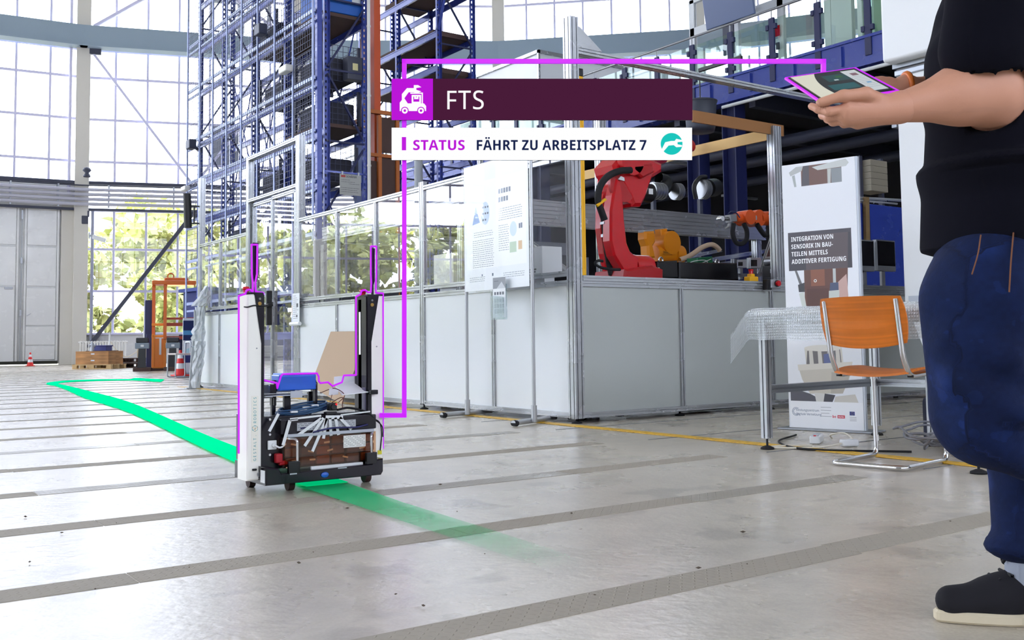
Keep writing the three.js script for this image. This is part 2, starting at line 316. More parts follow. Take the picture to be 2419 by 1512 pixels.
// gate with two folding leaves and a personnel door, left of the first pillar
{
  const g = facet('door_1', -1), x = (u) => inner + u;
  part('lintel', [bx(CH, 0.9, 0.25, 0, 5.62, 0)], M.gate, g);
  part('side_wall', [bx(0.62, 5.3, 0.28, x(CH - 0.31), 2.65, 0)], M.pillar, g);
  part('side_wall', [bx(0.9, 5.3, 0.28, x(0.45), 2.65, 0)], M.pillar, g);
  const rows = [[0.18, 0.62], [0.66, 1.26], [1.3, 2.52], [2.58, 3.86], [3.92, 5.16]];
  const leaf = (u0, u1, list, z = 0) => {
    part('leaf_frame', [bx(u1 - u0, 5.1, 0.05, x((u0 + u1) / 2), 2.65, z - 0.02), rb(0.07, 5.14, 0.09, x(u0 + 0.035), 2.62, z, 0.01), rb(0.07, 5.14, 0.09, x(u1 - 0.035), 2.62, z, 0.01)], M.gate, g);
    for (const [a, b] of list) part('leaf_panel', [rb(u1 - u0 - 0.16, b - a, 0.05, x((u0 + u1) / 2), (a + b) / 2, z + 0.028, 0.012)], M.gate, g);
  };
  leaf(0.95, 2.2, rows); leaf(2.25, 3.5, rows); leaf(3.55, 4.2, rows);
  leaf(4.22, 5.3, rows.slice(3)); leaf(5.46, 6.5, rows);
  part('backing', [bx(5.7, 5.2, 0.04, x(3.72), 2.65, -0.1)], M.gate, g);
  part('seal', [bx(5.6, 0.1, 0.1, x(3.7), 0.09, 0.05)], std(0x2a2a20, 0.8), g);
  const pd = part('personnel_door', [rb(0.92, 2.46, 0.07, x(4.74), 1.35, 0.05, 0.012)], M.gate, g);
  part('handle', [bx(0.04, 0.16, 0.02, x(4.35), 1.1, 0.095), cyx(0.011, 0.13, x(4.4), 1.13, 0.13)], M.steel, pd);
  part('door_closer', [rb(0.24, 0.07, 0.06, x(5.02), 2.5, 0.11, 0.01), bar(v(x(4.95), 2.53, 0.15), v(x(4.55), 2.56, 0.13), 0.02, 0.014)], M.steel, pd);
  part('notice', [bx(0.12, 0.16, 0.004, x(4.72), 1.95, 0.088)], M.white, pd);
  part('locking_rod', [rod(v(x(5.38), 0.15, 0.09), v(x(5.38), 5.1, 0.09), 0.012), rb(0.06, 0.2, 0.06, x(5.38), 1.7, 0.09), rb(0.06, 0.2, 0.06, x(5.38), 3.4, 0.09), rb(0.05, 0.3, 0.05, x(5.38), 4.9, 0.09)], M.steel, g);
  part('hand_rail', [bar(v(x(5.56), 1.6, 0.1), v(x(5.68), 1.68, 0.1), 0.02)], M.steel, g);
}
M.pipe = std(0xb4b4c0, 0.4);
// white pipes on dark rails, running round the wall between the two rows of windows
for (const k of [-2, -1, 0, 1, 2]) {
  const t = facet('trim_' + (80 + k), k);
  for (const y of [5.28, 5.44, 5.6, 5.76]) part('pipe', [cyx(0.055, CH + 0.04, 0, y, 0.62, 12)], M.pipe, t);
  part('rail', [bx(CH, 0.1, 0.1, 0, 6.03, 0.3), bx(CH, 0.08, 0.1, 0, 5.14, 0.3), bx(CH, 0.03, 0.12, 0, 5.92, 0.5)], M.darkSteel, t);
  for (const u of [0.9, 2.95, 5.0, 6.4]) part('bracket', [bx(0.05, 0.75, 0.05, inner + u, 5.55, 0.54), bx(0.05, 0.05, 0.6, inner + u, 5.9, 0.3), bar(v(inner + u, 5.6, 0.15), v(inner + u, 5.85, 0.5), 0.04)], M.galv, t);
}
// wind bracing of the first bay
{
  const t = facet('trim_1', 0), z = 0.32;
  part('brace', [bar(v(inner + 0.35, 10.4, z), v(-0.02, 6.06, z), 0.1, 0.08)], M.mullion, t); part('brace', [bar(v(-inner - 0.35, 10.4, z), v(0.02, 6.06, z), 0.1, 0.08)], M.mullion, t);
  part('brace', [bar(v(inner + 0.3, 0.55, z), v(0, 5.1, z), 0.15, 0.12)], M.darkSteel, t); part('brace', [bar(v(-inner - 0.3, 0.55, z), v(0, 5.1, z), 0.15, 0.12)], M.darkSteel, t);
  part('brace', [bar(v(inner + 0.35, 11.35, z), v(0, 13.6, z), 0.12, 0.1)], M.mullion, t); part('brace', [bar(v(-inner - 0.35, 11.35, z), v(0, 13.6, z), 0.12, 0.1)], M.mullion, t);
  part('gusset', [bx(0.45, 0.12, 0.1, 0, 6.05, z), bx(0.45, 0.16, 0.1, 0, 5.12, z), bx(0.36, 0.22, 0.12, inner + 0.4, 10.5, z)], M.darkSteel, t);
}
// downpipes beside the first pillar
{
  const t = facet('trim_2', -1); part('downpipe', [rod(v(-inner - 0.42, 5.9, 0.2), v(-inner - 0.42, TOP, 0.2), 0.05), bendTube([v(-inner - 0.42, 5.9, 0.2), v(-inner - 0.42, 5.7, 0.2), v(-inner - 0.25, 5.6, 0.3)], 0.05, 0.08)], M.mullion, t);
  const s = facet('trim_3', 0); part('downpipe', [bendTube([v(inner + 0.38, 5.1, 0.25), v(inner + 0.38, 0.75, 0.25), v(inner + 0.75, 0.6, 0.25)], 0.05, 0.12)], std(0x9c9fb2, 0.5), s);
}
// ---------------------------------------------------------------- outside: ground and trees
{
  const g = setting('ground'); part('gravel', [cy(200, 200, 0.4, CX, -0.35, CZ, 48)], std(0xb9b4a4, 0.95), g);
  M.leaf = std(0xffffff, 0.9, 0, { vertexColors: true, side: THREE.DoubleSide });
  M.bark = std(0x5d5145, 0.9);
  const crownGeo = (n, s) => {
    seed = s; const pos = [], col = [], nor = [];
    const blobs = []; for (let i = 0; i < 16; i++) blobs.push([rr(-1, 1), rr(-0.95, 1), rr(-1, 1), rr(0.35, 0.6), rr(0.55, 1.1)]);
    const ax = v(0, 0, 0), a = v(0, 0, 0), b = v(0, 0, 0);
    for (let i = 0; i < n; i++) {
      const B = blobs[i % 16]; ax.set(rr(-1, 1), rr(-1, 1), rr(-1, 1)).normalize(); const q = 0.75 + 0.3 * rnd();
      const c = v(B[0] * 2 + ax.x * B[3] * 2.4 * q, 4.1 + B[1] * 3.2 + ax.y * B[3] * 2 * q, B[2] * 2 + ax.z * B[3] * 2.4 * q);
      a.set(rr(-1, 1), rr(-1, 1), rr(-1, 1)).normalize(); b.set(rr(-1, 1), rr(-1, 1), rr(-1, 1)).cross(a).normalize(); const l = rr(0.24, 0.42), w = l * 0.55;
      const P = [c.clone().addScaledVector(a, -l), c.clone().addScaledVector(b, w), c.clone().addScaledVector(a, l), c.clone().addScaledVector(b, -w)];
      const N = a.clone().cross(b).normalize(), t = B[4] * rr(0.7, 1.25), C = [0.62 * t + 0.06 * rnd(), 0.68 * t, 0.27 * t];  // leaf colour raised to carry the overexposed daylight outside
      for (const k of [0, 1, 2, 0, 2, 3]) { pos.push(P[k].x, P[k].y, P[k].z); col.push(...C); nor.push(-N.x, -N.y, -N.z); }
    }
    const g2 = new THREE.BufferGeometry(); g2.setAttribute('position', new THREE.Float32BufferAttribute(pos, 3)); g2.setAttribute('normal', new THREE.Float32BufferAttribute(nor, 3)); g2.setAttribute('color', new THREE.Float32BufferAttribute(col, 3)); g2.userData.done = true; return g2;
  };
  const crowns = [11, 12, 13].map((s) => crownGeo(1900, s)), trunk = shared([cy(0.1, 0.2, 4, 0, 2, 0, 8), rod(v(0, 2.4, 0), v(1.1, 4.2, 0.4), 0.06), rod(v(0, 2, 0), v(-0.9, 4, -0.5), 0.06)]);
  seed = 77; let n = 0;
  for (let row = 0; row < 2; row++) for (let d = -84 + row * 2.6; d <= 52; d += [6.8, 7.6][row]) {
    const p = heading(d + rr(-0.5, 0.5), [45.5, 55][row] + rr(-0.5, 0.5), -0.15), inView = d > -6 && d < 50;
    const t = thing('tree', inView ? 'leafy green tree outside, seen through the lower hall windows' : 'leafy green tree outside the hall, mirrored in the cell glass', 'tree', [p.x, p.y, p.z], rr(0, 6), inView ? 'trees beyond the hall windows' : 'trees beside the hall');
    const s = [0.82, 1.08][row] * rr(0.85, 1.1); t.scale.set(s * 1.1, s, s * 1.1);
    part('crown', crowns[n++ % 3], M.leaf, t); part('trunk', trunk, M.bark, t);
  }
}
// ---------------------------------------------------------------- gallery on the right, with its dark room below
M.glassGreen = phy({ color: 0xe6f2ec, roughness: 0, transmission: 1, thickness: 0, ior: 1.5 });
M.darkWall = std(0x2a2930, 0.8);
M.cream = std(0xe2e0da, 0.5);
const MX = 10.4, MF = 5.84;
{
  const t = setting('trim_4');
  part('edge_beam', [bx(0.3, 0.44, 40, MX + 0.15, MF - 0.24, -1.5), bx(0.36, 0.05, 40, MX + 0.15, MF, -1.5), bx(0.36, 0.05, 40, MX + 0.15, MF - 0.48, -1.5)], M.blue, t);
  part('edge_strip', [rod(v(MX, 5.26, -8.1), v(MX, 5.26, 17), 0.035)], M.white, t);
  for (let z = -19.5; z < 12; z += 1.06) part('stiffener', [bx(0.1, 0.36, 0.03, MX + 0.0, MF - 0.24, z + 0.5)], M.blue, t);
  const s = setting('wall_gallery');
  part('slab', [bx(18.5, 0.3, 40, MX + 9.35, MF - 0.15, -1.5)], M.darkWall, s);
  part('back_wall', [bx(0.3, MF, 40, 19, MF / 2, -1.5)], M.darkWall, s);
  part('end_wall', [bx(9, MF, 0.3, 15, MF / 2, -20)], M.darkWall, s);
  for (let z = -18; z < 6; z += 2.1) part('ceiling_beam', [bx(8.6, 0.34, 0.16, 14.9, MF - 0.5, z)], M.darkSteel, s);
  for (const x of [12, 13.4, 15.6]) part('duct', [cyz(0.12, 24, x, 4.7, -6)], M.darkSteel, s);
  seed = 31; for (let i = 0; i < 12; i++) part('light_tray', [rb(1.3, 0.06, 0.1, 11.6 + (i % 3) * 1.9, 4.3 + 0.25 * (i % 2), -16 + i * 1.9)], M.galv, s);
  for (const [z, w] of [[-9.0, 0.34], [-8.0, 0.34], [-14.5, 0.34], [-2.2, 0.34], [3.5, 0.34]]) {
    const c = setting('pillar_' + (60 + Math.round(-z))); c.position.set(MX + 0.2, 0, z);
    part('steel_column', [bx(0.3, 5.3, 0.02, 0, 2.65, w / 2), bx(0.3, 5.3, 0.02, 0, 2.65, -w / 2), bx(0.02, 5.3, w, 0, 2.65, 0)], M.blueDark, c);
  }
}
{ // balustrade: blue posts, glass sheets held by clamps, round steel hand rail
  const b = thing('balustrade', 'blue steel gallery balustrade with glass panels and thin round handrail', 'balustrade', [MX, MF, 0]);
  const post = shared([rb(0.05, 1.24, 0.13, 0, 0.28, 0, 0.008), bx(0.02, 0.36, 0.1, 0.05, -0.24, 0)]), cap = shared([cy(0.014, 0.014, 0.16, 0, 0.97, 0, 8)]), clamp = shared([rb(0.06, 0.1, 0.07, -0.01, 0, 0.09), rb(0.06, 0.1, 0.07, -0.01, 0, -0.09)]);
  const glass = shared([bx(0.012, 0.84, 0.96, 0.02, 0.46, 0)]);
  for (let i = 0; i < 26; i++) {
    const z = -1.49 - 1.06 * (i - 3); 
    const p = part('post', post, M.blueDark, b); p.position.z = z; part('stem', cap, M.steel, b).position.z = z;
    for (const y of [0.14, 0.72]) { const c = part('clamp', clamp, M.blueDark, p); c.position.y = y; }
    part('glass_panel', glass, M.glassGreen, b).position.z = z + 0.53;
  }
  part('handrail', [cyz(0.025, 27.6, 0, 1.06, -11.5, 10)], M.steel, b);
}
// ---------------------------------------------------------------- rooms on the gallery: glazed partition, blinds, cabin, screen, exit sign
{
  const X0 = 12.9, g = setting('wall_office'), H0 = MF, H1 = MF + 3.0;
  const fr = []; const zsL = [-11.3, -9.9, -8.6, -7.35, -6.2]; 
  for (const z of zsL) fr.push(bx(0.1, 3, 0.16, X0, H0 + 1.5, z)); fr.push(bx(0.1, 0.14, 5.2, X0, H0 + 0.07, -8.75), bx(0.1, 0.2, 5.2, X0, H0 + 2.2, -8.75), bx(0.1, 0.16, 5.2, X0, H1, -8.75));
  part('white_frame', fr, M.white, g);
  for (let i = 0; i + 1 < zsL.length; i++) { part('pane', [bx(0.012, 2.0, zsL[i + 1] - zsL[i] - 0.16, X0, H0 + 1.14, (zsL[i] + zsL[i + 1]) / 2)], M.pane, g); part('pane', [bx(0.012, 0.64, zsL[i + 1] - zsL[i] - 0.16, X0, H0 + 2.62, (zsL[i] + zsL[i + 1]) / 2)], M.pane, g); }
  part('solid_panel', [bx(0.12, 3, 0.5, X0, H0 + 1.5, -7.0)], M.white, g);
  for (const z of [-9.5, -7.6]) part('door_handle', [bx(0.03, 0.3, 0.04, X0 - 0.07, H0 + 1.05, z)], M.steel, g);
  part('lintel', [bx(0.2, 7, 26, X0 + 0.3, H1 + 3.6, 3)], M.plaster, g);
  // room with vertical blinds, nearer to the viewer
  const b = thing('vertical_blinds', 'pale green vertical blinds behind the gallery glass', 'blinds', [X0 - 0.4, MF, 0]); const slat = shared([bx(0.012, 2.9, 0.15)]);
  M.blind = std(0xc4d2c8, 0.6); for (let i = 0; i < 26; i++) { const s = part('slat', slat, M.blind, b); s.position.set(0, 1.5, -5.9 + i * 0.2); s.rotation.y = 0.5 + 0.2 * (hash(i, 3, 3) - 0.5); } part('rail', [bx(0.06, 0.06, 5.4, 0, 2.98, -3.4)], M.white, b);
  const r = setting('window_office'); part('pane', [bx(0.012, 2.9, 5.6, X0 - 0.6, MF + 1.5, -3.3)], M.glassGreen, r); part('frame', [bx(0.08, 3, 0.1, X0 - 0.6, MF + 1.5, -6.15), bx(0.08, 3, 0.1, X0 - 0.6, MF + 1.5, -4.8), bx(0.08, 3, 0.1, X0 - 0.6, MF + 1.5, -0.5), bx(0.08, 0.1, 5.6, X0 - 0.6, MF + 3, -3.3)], M.white, r); part('room_wall', [bx(0.1, 3, 5.6, X0 + 0.6, MF + 1.5, -3.3)], std(0x8f968f, 0.8), r);
  const s = thing('wall_screen', 'large grey blue screen hanging tilted above the gallery rail', 'screen', [11.9, 0, 0]); const a = onX(1680, 5, 11.9), c = onX(1762, 45, 11.9);
  part('casing', [rot(rb(0.06, 0.85, 1.42, 0, 0, 0, 0.02), 0, 0, 0.16).translate(0, (a.y + c.y) / 2 + 0.16, (a.z + c.z) / 2)], std(0x5c6c90, 0.4), s); part('hanger', [bx(0.05, 1.2, 0.3, 0.1, (a.y + c.y) / 2 - 0.35, (a.z + c.z) / 2 - 0.1), bx(0.05, 2, 0.06, 0.1, (a.y + c.y) / 2 + 1, (a.z + c.z) / 2)], M.darkSteel, s);
  const e = thing('exit_sign', 'small green emergency exit sign over the gallery door', 'sign', [12.78, 0, 0]), ex = onX(1769, 16, 12.78); const eb = part('lamp_box', [rb(0.06, 0.26, 0.36, 0, ex.y, ex.z, 0.01)], M.white, e);
  part('pictogram', [sheet(0.34, 0.24, 0.004).rotateY(-PI / 2).translate(-0.034, ex.y, ex.z)], std(0xffffff, 0.5, 0, { map: canvasTex(96, 68, (q, w, h) => { q.fillStyle = '#1a9a6a'; q.fillRect(0, 0, w, h); q.fillStyle = '#fff'; q.fillRect(58, 12, 26, 44); q.fillStyle = '#1a9a6a'; q.fillRect(64, 18, 14, 38); q.fillStyle = '#fff'; q.beginPath(); q.moveTo(12, 34); q.lineTo(30, 22); q.lineTo(30, 30); q.lineTo(48, 30); q.lineTo(48, 38); q.lineTo(30, 38); q.lineTo(30, 46); q.fill(); }) }), e, true);
  const f = thing('fire_notice', 'small red fire notice on the white gallery door frame', 'notice', [12.8, 0, 0]), q = onX(1836, 73, 12.8); part('plate', [bx(0.01, 0.24, 0.14, 0, q.y, q.z)], M.red, f); part('switch', [rb(0.03, 0.16, 0.09, 0, q.y - 0.34, q.z, 0.006)], M.darkSteel, f);
  // white cabin further along the gallery
  const k = thing('gallery_cabin', 'white panelled cabin standing on the gallery behind the corner post', 'cabin', [12.9, MF, -17.0]);
  part('wall', [bx(3.8, 2.36, 3.9, 0, 1.18, 0)], M.white, k); part('corner_trim', [bx(0.06, 2.4, 0.06, -1.92, 1.2, 1.97), bx(0.06, 2.4, 0.06, -1.92, 1.2, -1.0), bx(0.05, 2.4, 0.05, -0.6, 1.2, 1.97)], M.alu, k); part('roof_edge', [bx(3.9, 0.09, 0.06, 0, 2.36, 1.97), bx(0.06, 0.09, 3.9, -1.93, 2.36, 0)], M.alu, k);
  const k2 = thing('gallery_table', 'low grey glazed counter on the gallery behind the balustrade', 'counter', [11.9, MF, -12.4]); part('top', [bx(0.9, 0.06, 2.6, 0, 1.1, 0)], M.galv, k2); part('front', [bx(0.8, 1.06, 2.5, 0, 0.54, 0)], M.white, k2);
}
// ---------------------------------------------------------------- high storage racks behind the cell
M.rackBlue = std(0x3c4c9e, 0.42, 0.1, { roughnessMap: smear });
M.rackPale = std(0xa9b4da, 0.4, 0.3);
M.wood = std(0xffffff, 0.75, 0, { map: tex(256, (a, b) => { const t = 0.6 * fbm(a * 1, b, 4, 61, 3) + 0.4 * vnoise(a * 4, b * 64, 64, 62); const s = 0.75 + 0.5 * t; return [176 * s, 128 * s, 80 * s]; }, 1.2) });
M.woodDark = std(0x55403a, 0.8, 0, { bumpMap: bumpFine, bumpScale: 0.001 });
M.crateWire = std(0x44485c, 0.5, 0.4);
M.load = std(0x35353f, 0.8);
function upright(h) {      // punched steel post
  const holes = []; for (let y = 0.1; y < h - 0.08; y += 0.1) holes.push([[-0.014, y], [0.014, y], [0.014, y + 0.045], [-0.014, y + 0.045]]);
  const face = poly([[-0.05, 0], [0.05, 0], [0.05, h], [-0.05, h]], 0.004, 0, holes);
  return shared([face, bx(0.004, h, 0.06, -0.05, h / 2, 0.03), bx(0.004, h, 0.06, 0.05, h / 2, 0.03), bx(0.1, 0.02, 0.1, 0, 0.01, 0.03)]);
}
const up9 = upright(9.2);
function rack(name, label, X0, X1, zsList, levels, brace) {
  const t = thing(name, label, 'rack', [0, 0, 0]);
  for (const z of zsList) {
    part('upright', up9, M.rackBlue, t).position.set(X0 + 0.03, 0, z);
    const b = part('upright', up9, M.rackBlue, t); b.position.set(X1 - 0.03, 0, z);
    const g = []; for (let i = 0; i < 7; i++) { const y0 = 0.4 + i * 1.22, s = i % 2; g.push(bar(v(X0 + 0.05, y0 + (s ? 1.1 : 0), z + 0.03), v(X1 - 0.05, y0 + (s ? 0 : 1.1), z + 0.03), 0.04, 0.03)); g.push(bar(v(X0 + 0.05, y0 - 0.05, z + 0.03), v(X1 - 0.05, y0 - 0.05, z + 0.03), 0.035, 0.03)); }
    part('brace', g, M.blueDark, t);
  }
  const za = zsList[0], zb = zsList[zsList.length - 1];
  for (const y of levels) for (const x of [X0, X1]) part('shelf_beam', [bx(0.045, 0.12, za - zb, x, y, (za + zb) / 2), bx(0.06, 0.02, za - zb, x, y + 0.05, (za + zb) / 2)], M.rackBlue, t);
  if (brace) for (let i = 0; i + 1 < zsList.length; i++) part('brace', [rod(v(X1, 0.6 + i, zsList[i]), v(X1, 3.6 + i, zsList[i + 1]), 0.014, 6), rod(v(X1, 6.9, zsList[i]), v(X1, 3.9, zsList[i + 1]), 0.014, 6)], M.rackBlue, t);
  return t;
}
const LV = [0.75, 1.6, 2.45, 3.31, 4.16, 5.0, 6.14, 7.1, 8.1];
{
  const r = rack('storage_rack', 'tall blue storage rack with punched uprights and wire mesh front, beside the tall hall windows', 2.42, 3.2, [-9.66, -11.35, -13.0, -14.7, -16.25], LV, true);
  part('corner_post', [bx(0.09, 9.2, 0.09, 2.3, 4.6, -9.62)], M.rackBlue, r);
  for (let i = 0; i < 9; i++) part('fence_post', [cy(0.022, 0.022, 8.6, 2.2, 4.3, -9.62 - 0.84 * i, 8)], M.rackPale, r);
  for (const y of [1.5, 2.42, 3.31, 4.16, 5.05, 6.2, 7.2]) part('fence_rail', [bx(0.03, 0.06, 6.75, 2.22, y, -12.97), bx(0.03, 0.04, 6.75, 2.22, y - 0.16, -12.97)], M.rackPale, r);
  const wire = []; for (let i = 0; i <= 8; i++) wire.push(bx(0.006, 0.98, 0.007, 0, 0, -0.39 + i * 0.0975)); for (let i = 0; i <= 9; i++) wire.push(bx(0.006, 0.007, 0.8, 0.004, -0.49 + i * 0.108, 0));
  const mesh = shared(wire);
  for (let i = 0; i < 8; i++) for (let j = 0; j < 6; j++) part('mesh_panel', mesh, M.crateWire, r).position.set(2.2, 1.95 + j * 1.05 + 1.0, -10.04 - 0.84 * i);
  // lattice ladders and floodlights of the rack
  for (const [z, y] of [[-15.6, 4.9], [-11.6, 6.35]]) { part('floodlight', [rb(0.16, 0.2, 0.26, 2.05, y, z, 0.02), bar(v(2.05, y, z), v(2.3, y - 0.12, z - 0.1), 0.05)], M.darkSteel, r); }
  part('camera_box', [rb(0.14, 0.12, 0.34, 2.06, 5.35, -10.45, 0.02)], M.cream, r); part('camera_box', [rb(0.12, 0.1, 0.3, 2.06, 4.0, -16.0, 0.02)], M.cream, r);
  part('shelf_deck', [bx(0.8, 0.06, 1.6, 2.8, 4.3, -10.5)], M.woodDark, r); part('shelf_deck', [bx(0.8, 0.06, 3.2, 2.8, 6.22, -11.3)], M.woodDark, r);
  part('warning_post', [cy(0.03, 0.03, 6.6, 3.1, 3.3, -9.35, 10), ...[2.4, 3.6, 4.8, 6.0].map((y) => cy(0.038, 0.038, 0.03, 3.1, y, -9.35, 10))], M.cream, r);
}
{
  const r = rack('storage_rack', 'blue storage rack with dark shelf decks standing behind the orange crane mast', 5.35, 6.2, [-10.85, -12.5, -14.2], [0.9, 2.0, 3.1, 4.2, 5.1, 5.95, 6.63, 7.6, 8.6], false);
  for (const [y, z] of [[6.72, -12.4], [5.98, -12.4], [7.75, -11.6]]) part('shelf_deck', [bx(0.82, 0.1, 2.8, 5.78, y, z)], M.woodDark, r);
  part('diagonal', [bar(v(5.35, 6.7, -10.82), v(5.62, 7.9, -10.82), 0.09, 0.06)], M.rackBlue, r);
}
{ // wire crates standing on the first rack
  const w = []; const Lx = 0.7, Lz = 1.1, Hh = 0.62;
  for (let i = 0; i <= 6; i++) { const y = i * Hh / 6; w.push(bx(Lx, 0.008, 0.006, 0, y, Lz / 2), bx(Lx, 0.008, 0.006, 0, y, -Lz / 2), bx(0.006, 0.008, Lz, Lx / 2, y, 0), bx(0.006, 0.008, Lz, -Lx / 2, y, 0)); }
  for (let i = 0; i <= 7; i++) { const x = -Lx / 2 + i * Lx / 7; w.push(bx(0.008, Hh, 0.006, x, Hh / 2, Lz / 2)); const z = -Lz / 2 + i * Lz / 7; w.push(bx(0.006, Hh, 0.008, -Lx / 2, Hh / 2, z)); }
  const cage = shared(w), leg1 = shared([bx(0.05, Hh + 0.02, 0.05, 0, Hh / 2, 0)]), fill = shared([rb(Lx - 0.1, 0.4, Lz - 0.12, 0, 0.22, 0, 0.03)]);
  const names = ['topmost near the corner', 'second from the top near the corner', 'below the mesh fence corner', 'lower one at the middle bay', 'upper one at the middle bay', 'high at the far bay'];
  [[2.81, 5.12, -10.4], [2.81, 4.34, -10.4], [2.81, 3.38, -10.5], [2.81, 3.38, -12.2], [2.81, 5.08, -12.1], [2.81, 2.52, -13.8], [2.81, 6.26, -12.4]].forEach((p, i) => {
    const t = thing('wire_crate', 'dark wire crate with load on the blue rack, ' + (names[i] ?? 'top shelf of the middle bay'), 'crate', p, 0, 'wire crates on the rack');
    part('cage', cage, M.crateWire, t); for (const [a, b] of [[-1, -1], [1, -1], [-1, 1], [1, 1]]) part('corner_leg', leg1, M.darkSteel, t).position.set(a * Lx / 2, 0, b * Lz / 2); part('load', fill, M.load, t);
  });
  seed = 5;
  const bin = thing('storage_box', 'bright blue storage box on the top shelf of the tall rack', 'box', [2.82, 6.26, -10.2]);
  part('box_body', [rb(0.75, 0.62, 1.0, 0, 0.31, 0, 0.02)], std(0x1d5fb8, 0.5), bin); part('address_label', [bx(0.16, 0.24, 0.004, 0.22, 0.33, 0.503)], M.white, bin);
  const bin2 = thing('storage_box', 'dark box with a small yellow label on the near rack end', 'box', [2.98, 5.12, -9.72]);
  part('box_body', [rb(0.28, 0.4, 0.2, 0, 0.2, 0, 0.01)], M.darkSteel, bin2); part('address_label', [bx(0.1, 0.12, 0.004, 0, 0.22, 0.103)], std(0xd8cf9a, 0.6), bin2);
  const bin3 = thing('storage_box', 'dark blue crate on the high shelf of the second rack', 'box', [5.95, 7.81, -10.98]); part('box_body', [rb(0.32, 0.5, 0.2, 0, 0.25, 0, 0.01)], M.blueDark, bin3);
}
{ // stacker crane in the aisle: orange mast and frames filled with dark boards
  const c = thing('stacker_crane', 'orange stacker crane mast with dark panelled frame in the rack aisle', 'crane', [0, 0, 0]);
  const Z = -10.6;
  part('mast', [bx(0.13, 9.4, 0.3, 3.97, 4.7, -10.85)], M.orange, c);
  part('frame', [bx(0.07, 4.8, 0.07, 3.95, 2.4, Z), bx(0.07, 4.8, 0.07, 4.32, 2.4, Z), bx(0.85, 0.07, 0.07, 4.05, 4.86, Z), bx(0.72, 0.06, 0.07, 3.98, 4.05, Z + 0.01), bx(0.06, 0.07, 1.0, 3.95, 4.86, Z - 0.5), bx(0.06, 0.07, 1.0, 4.4, 4.86, Z - 0.5)], std(0xc06a2a, 0.55), c);
  part('board', [bx(0.42, 2.6, 0.04, 4.14, 2.72, Z - 0.03)], M.woodDark, c); part('board', [bx(0.3, 2.4, 0.04, 3.78, 2.75, Z - 0.06)], M.woodDark, c); part('board', [bx(0.36, 0.66, 0.04, 4.14, 4.45, Z - 0.03)], M.woodDark, c);
  part('grey_cover', [bx(0.17, 2.0, 0.1, 3.35, 3.4, -10.2)], std(0x6d7ba6, 0.5), c);
  part('cable_strip', [bx(0.1, 2.6, 0.06, 3.53, 5.3, -10.4)], std(0xd0a892, 0.6), c);
  const links = []; for (let i = 0; i < 18; i++) links.push(rb(0.12, 0.05, 0.05, 3.53, 4.55 + i * 0.062, -10.36, 0.01)); part('cable_chain', links, std(0xa07a5a, 0.6), c);
}
{ // maker's plate hanging on the rack end
  const s = thing('rack_sign', 'grey rack maker plate with small print hanging on the blue rack end', 'sign', [2.8, 3.26, -9.45]);
  part('plate', [sheet(0.39, 0.35, 0.01)], std(0xffffff, 0.5, 0, { map: canvasTex(256, 230, (x, w, h) => {
    x.fillStyle = '#a9aaa6'; x.fillRect(0, 0, w, h); x.fillStyle = '#b0413c'; x.fillRect(14, 12, 54, 24); x.fillStyle = '#1e1e22'; x.font = 'bold 30px sans-serif'; x.fillText('SCHÄFER', 76, 36);
    x.fillStyle = '#3c3c40'; x.font = '13px sans-serif'; [[14, 62, 100], [14, 84, 160], [110, 104, 120], [14, 150, 215], [14, 172, 190], [14, 194, 205]].forEach(([a, b, c2]) => { for (let i = 0; i < c2; i += 14) x.fillRect(a + i, b, 8 + (i * 7 % 5), 4); });
  }) }), s, true);
  part('hook', [bx(0.03, 0.06, 0.02, -0.15, 0.19, 0), bx(0.03, 0.06, 0.02, 0.15, 0.19, 0)], M.steel, s);
  part('hanger', [bar(v(-0.45, 0.2, -0.02), v(0.36, 0.2, -0.02), 0.03)], M.rackBlue, s);
}
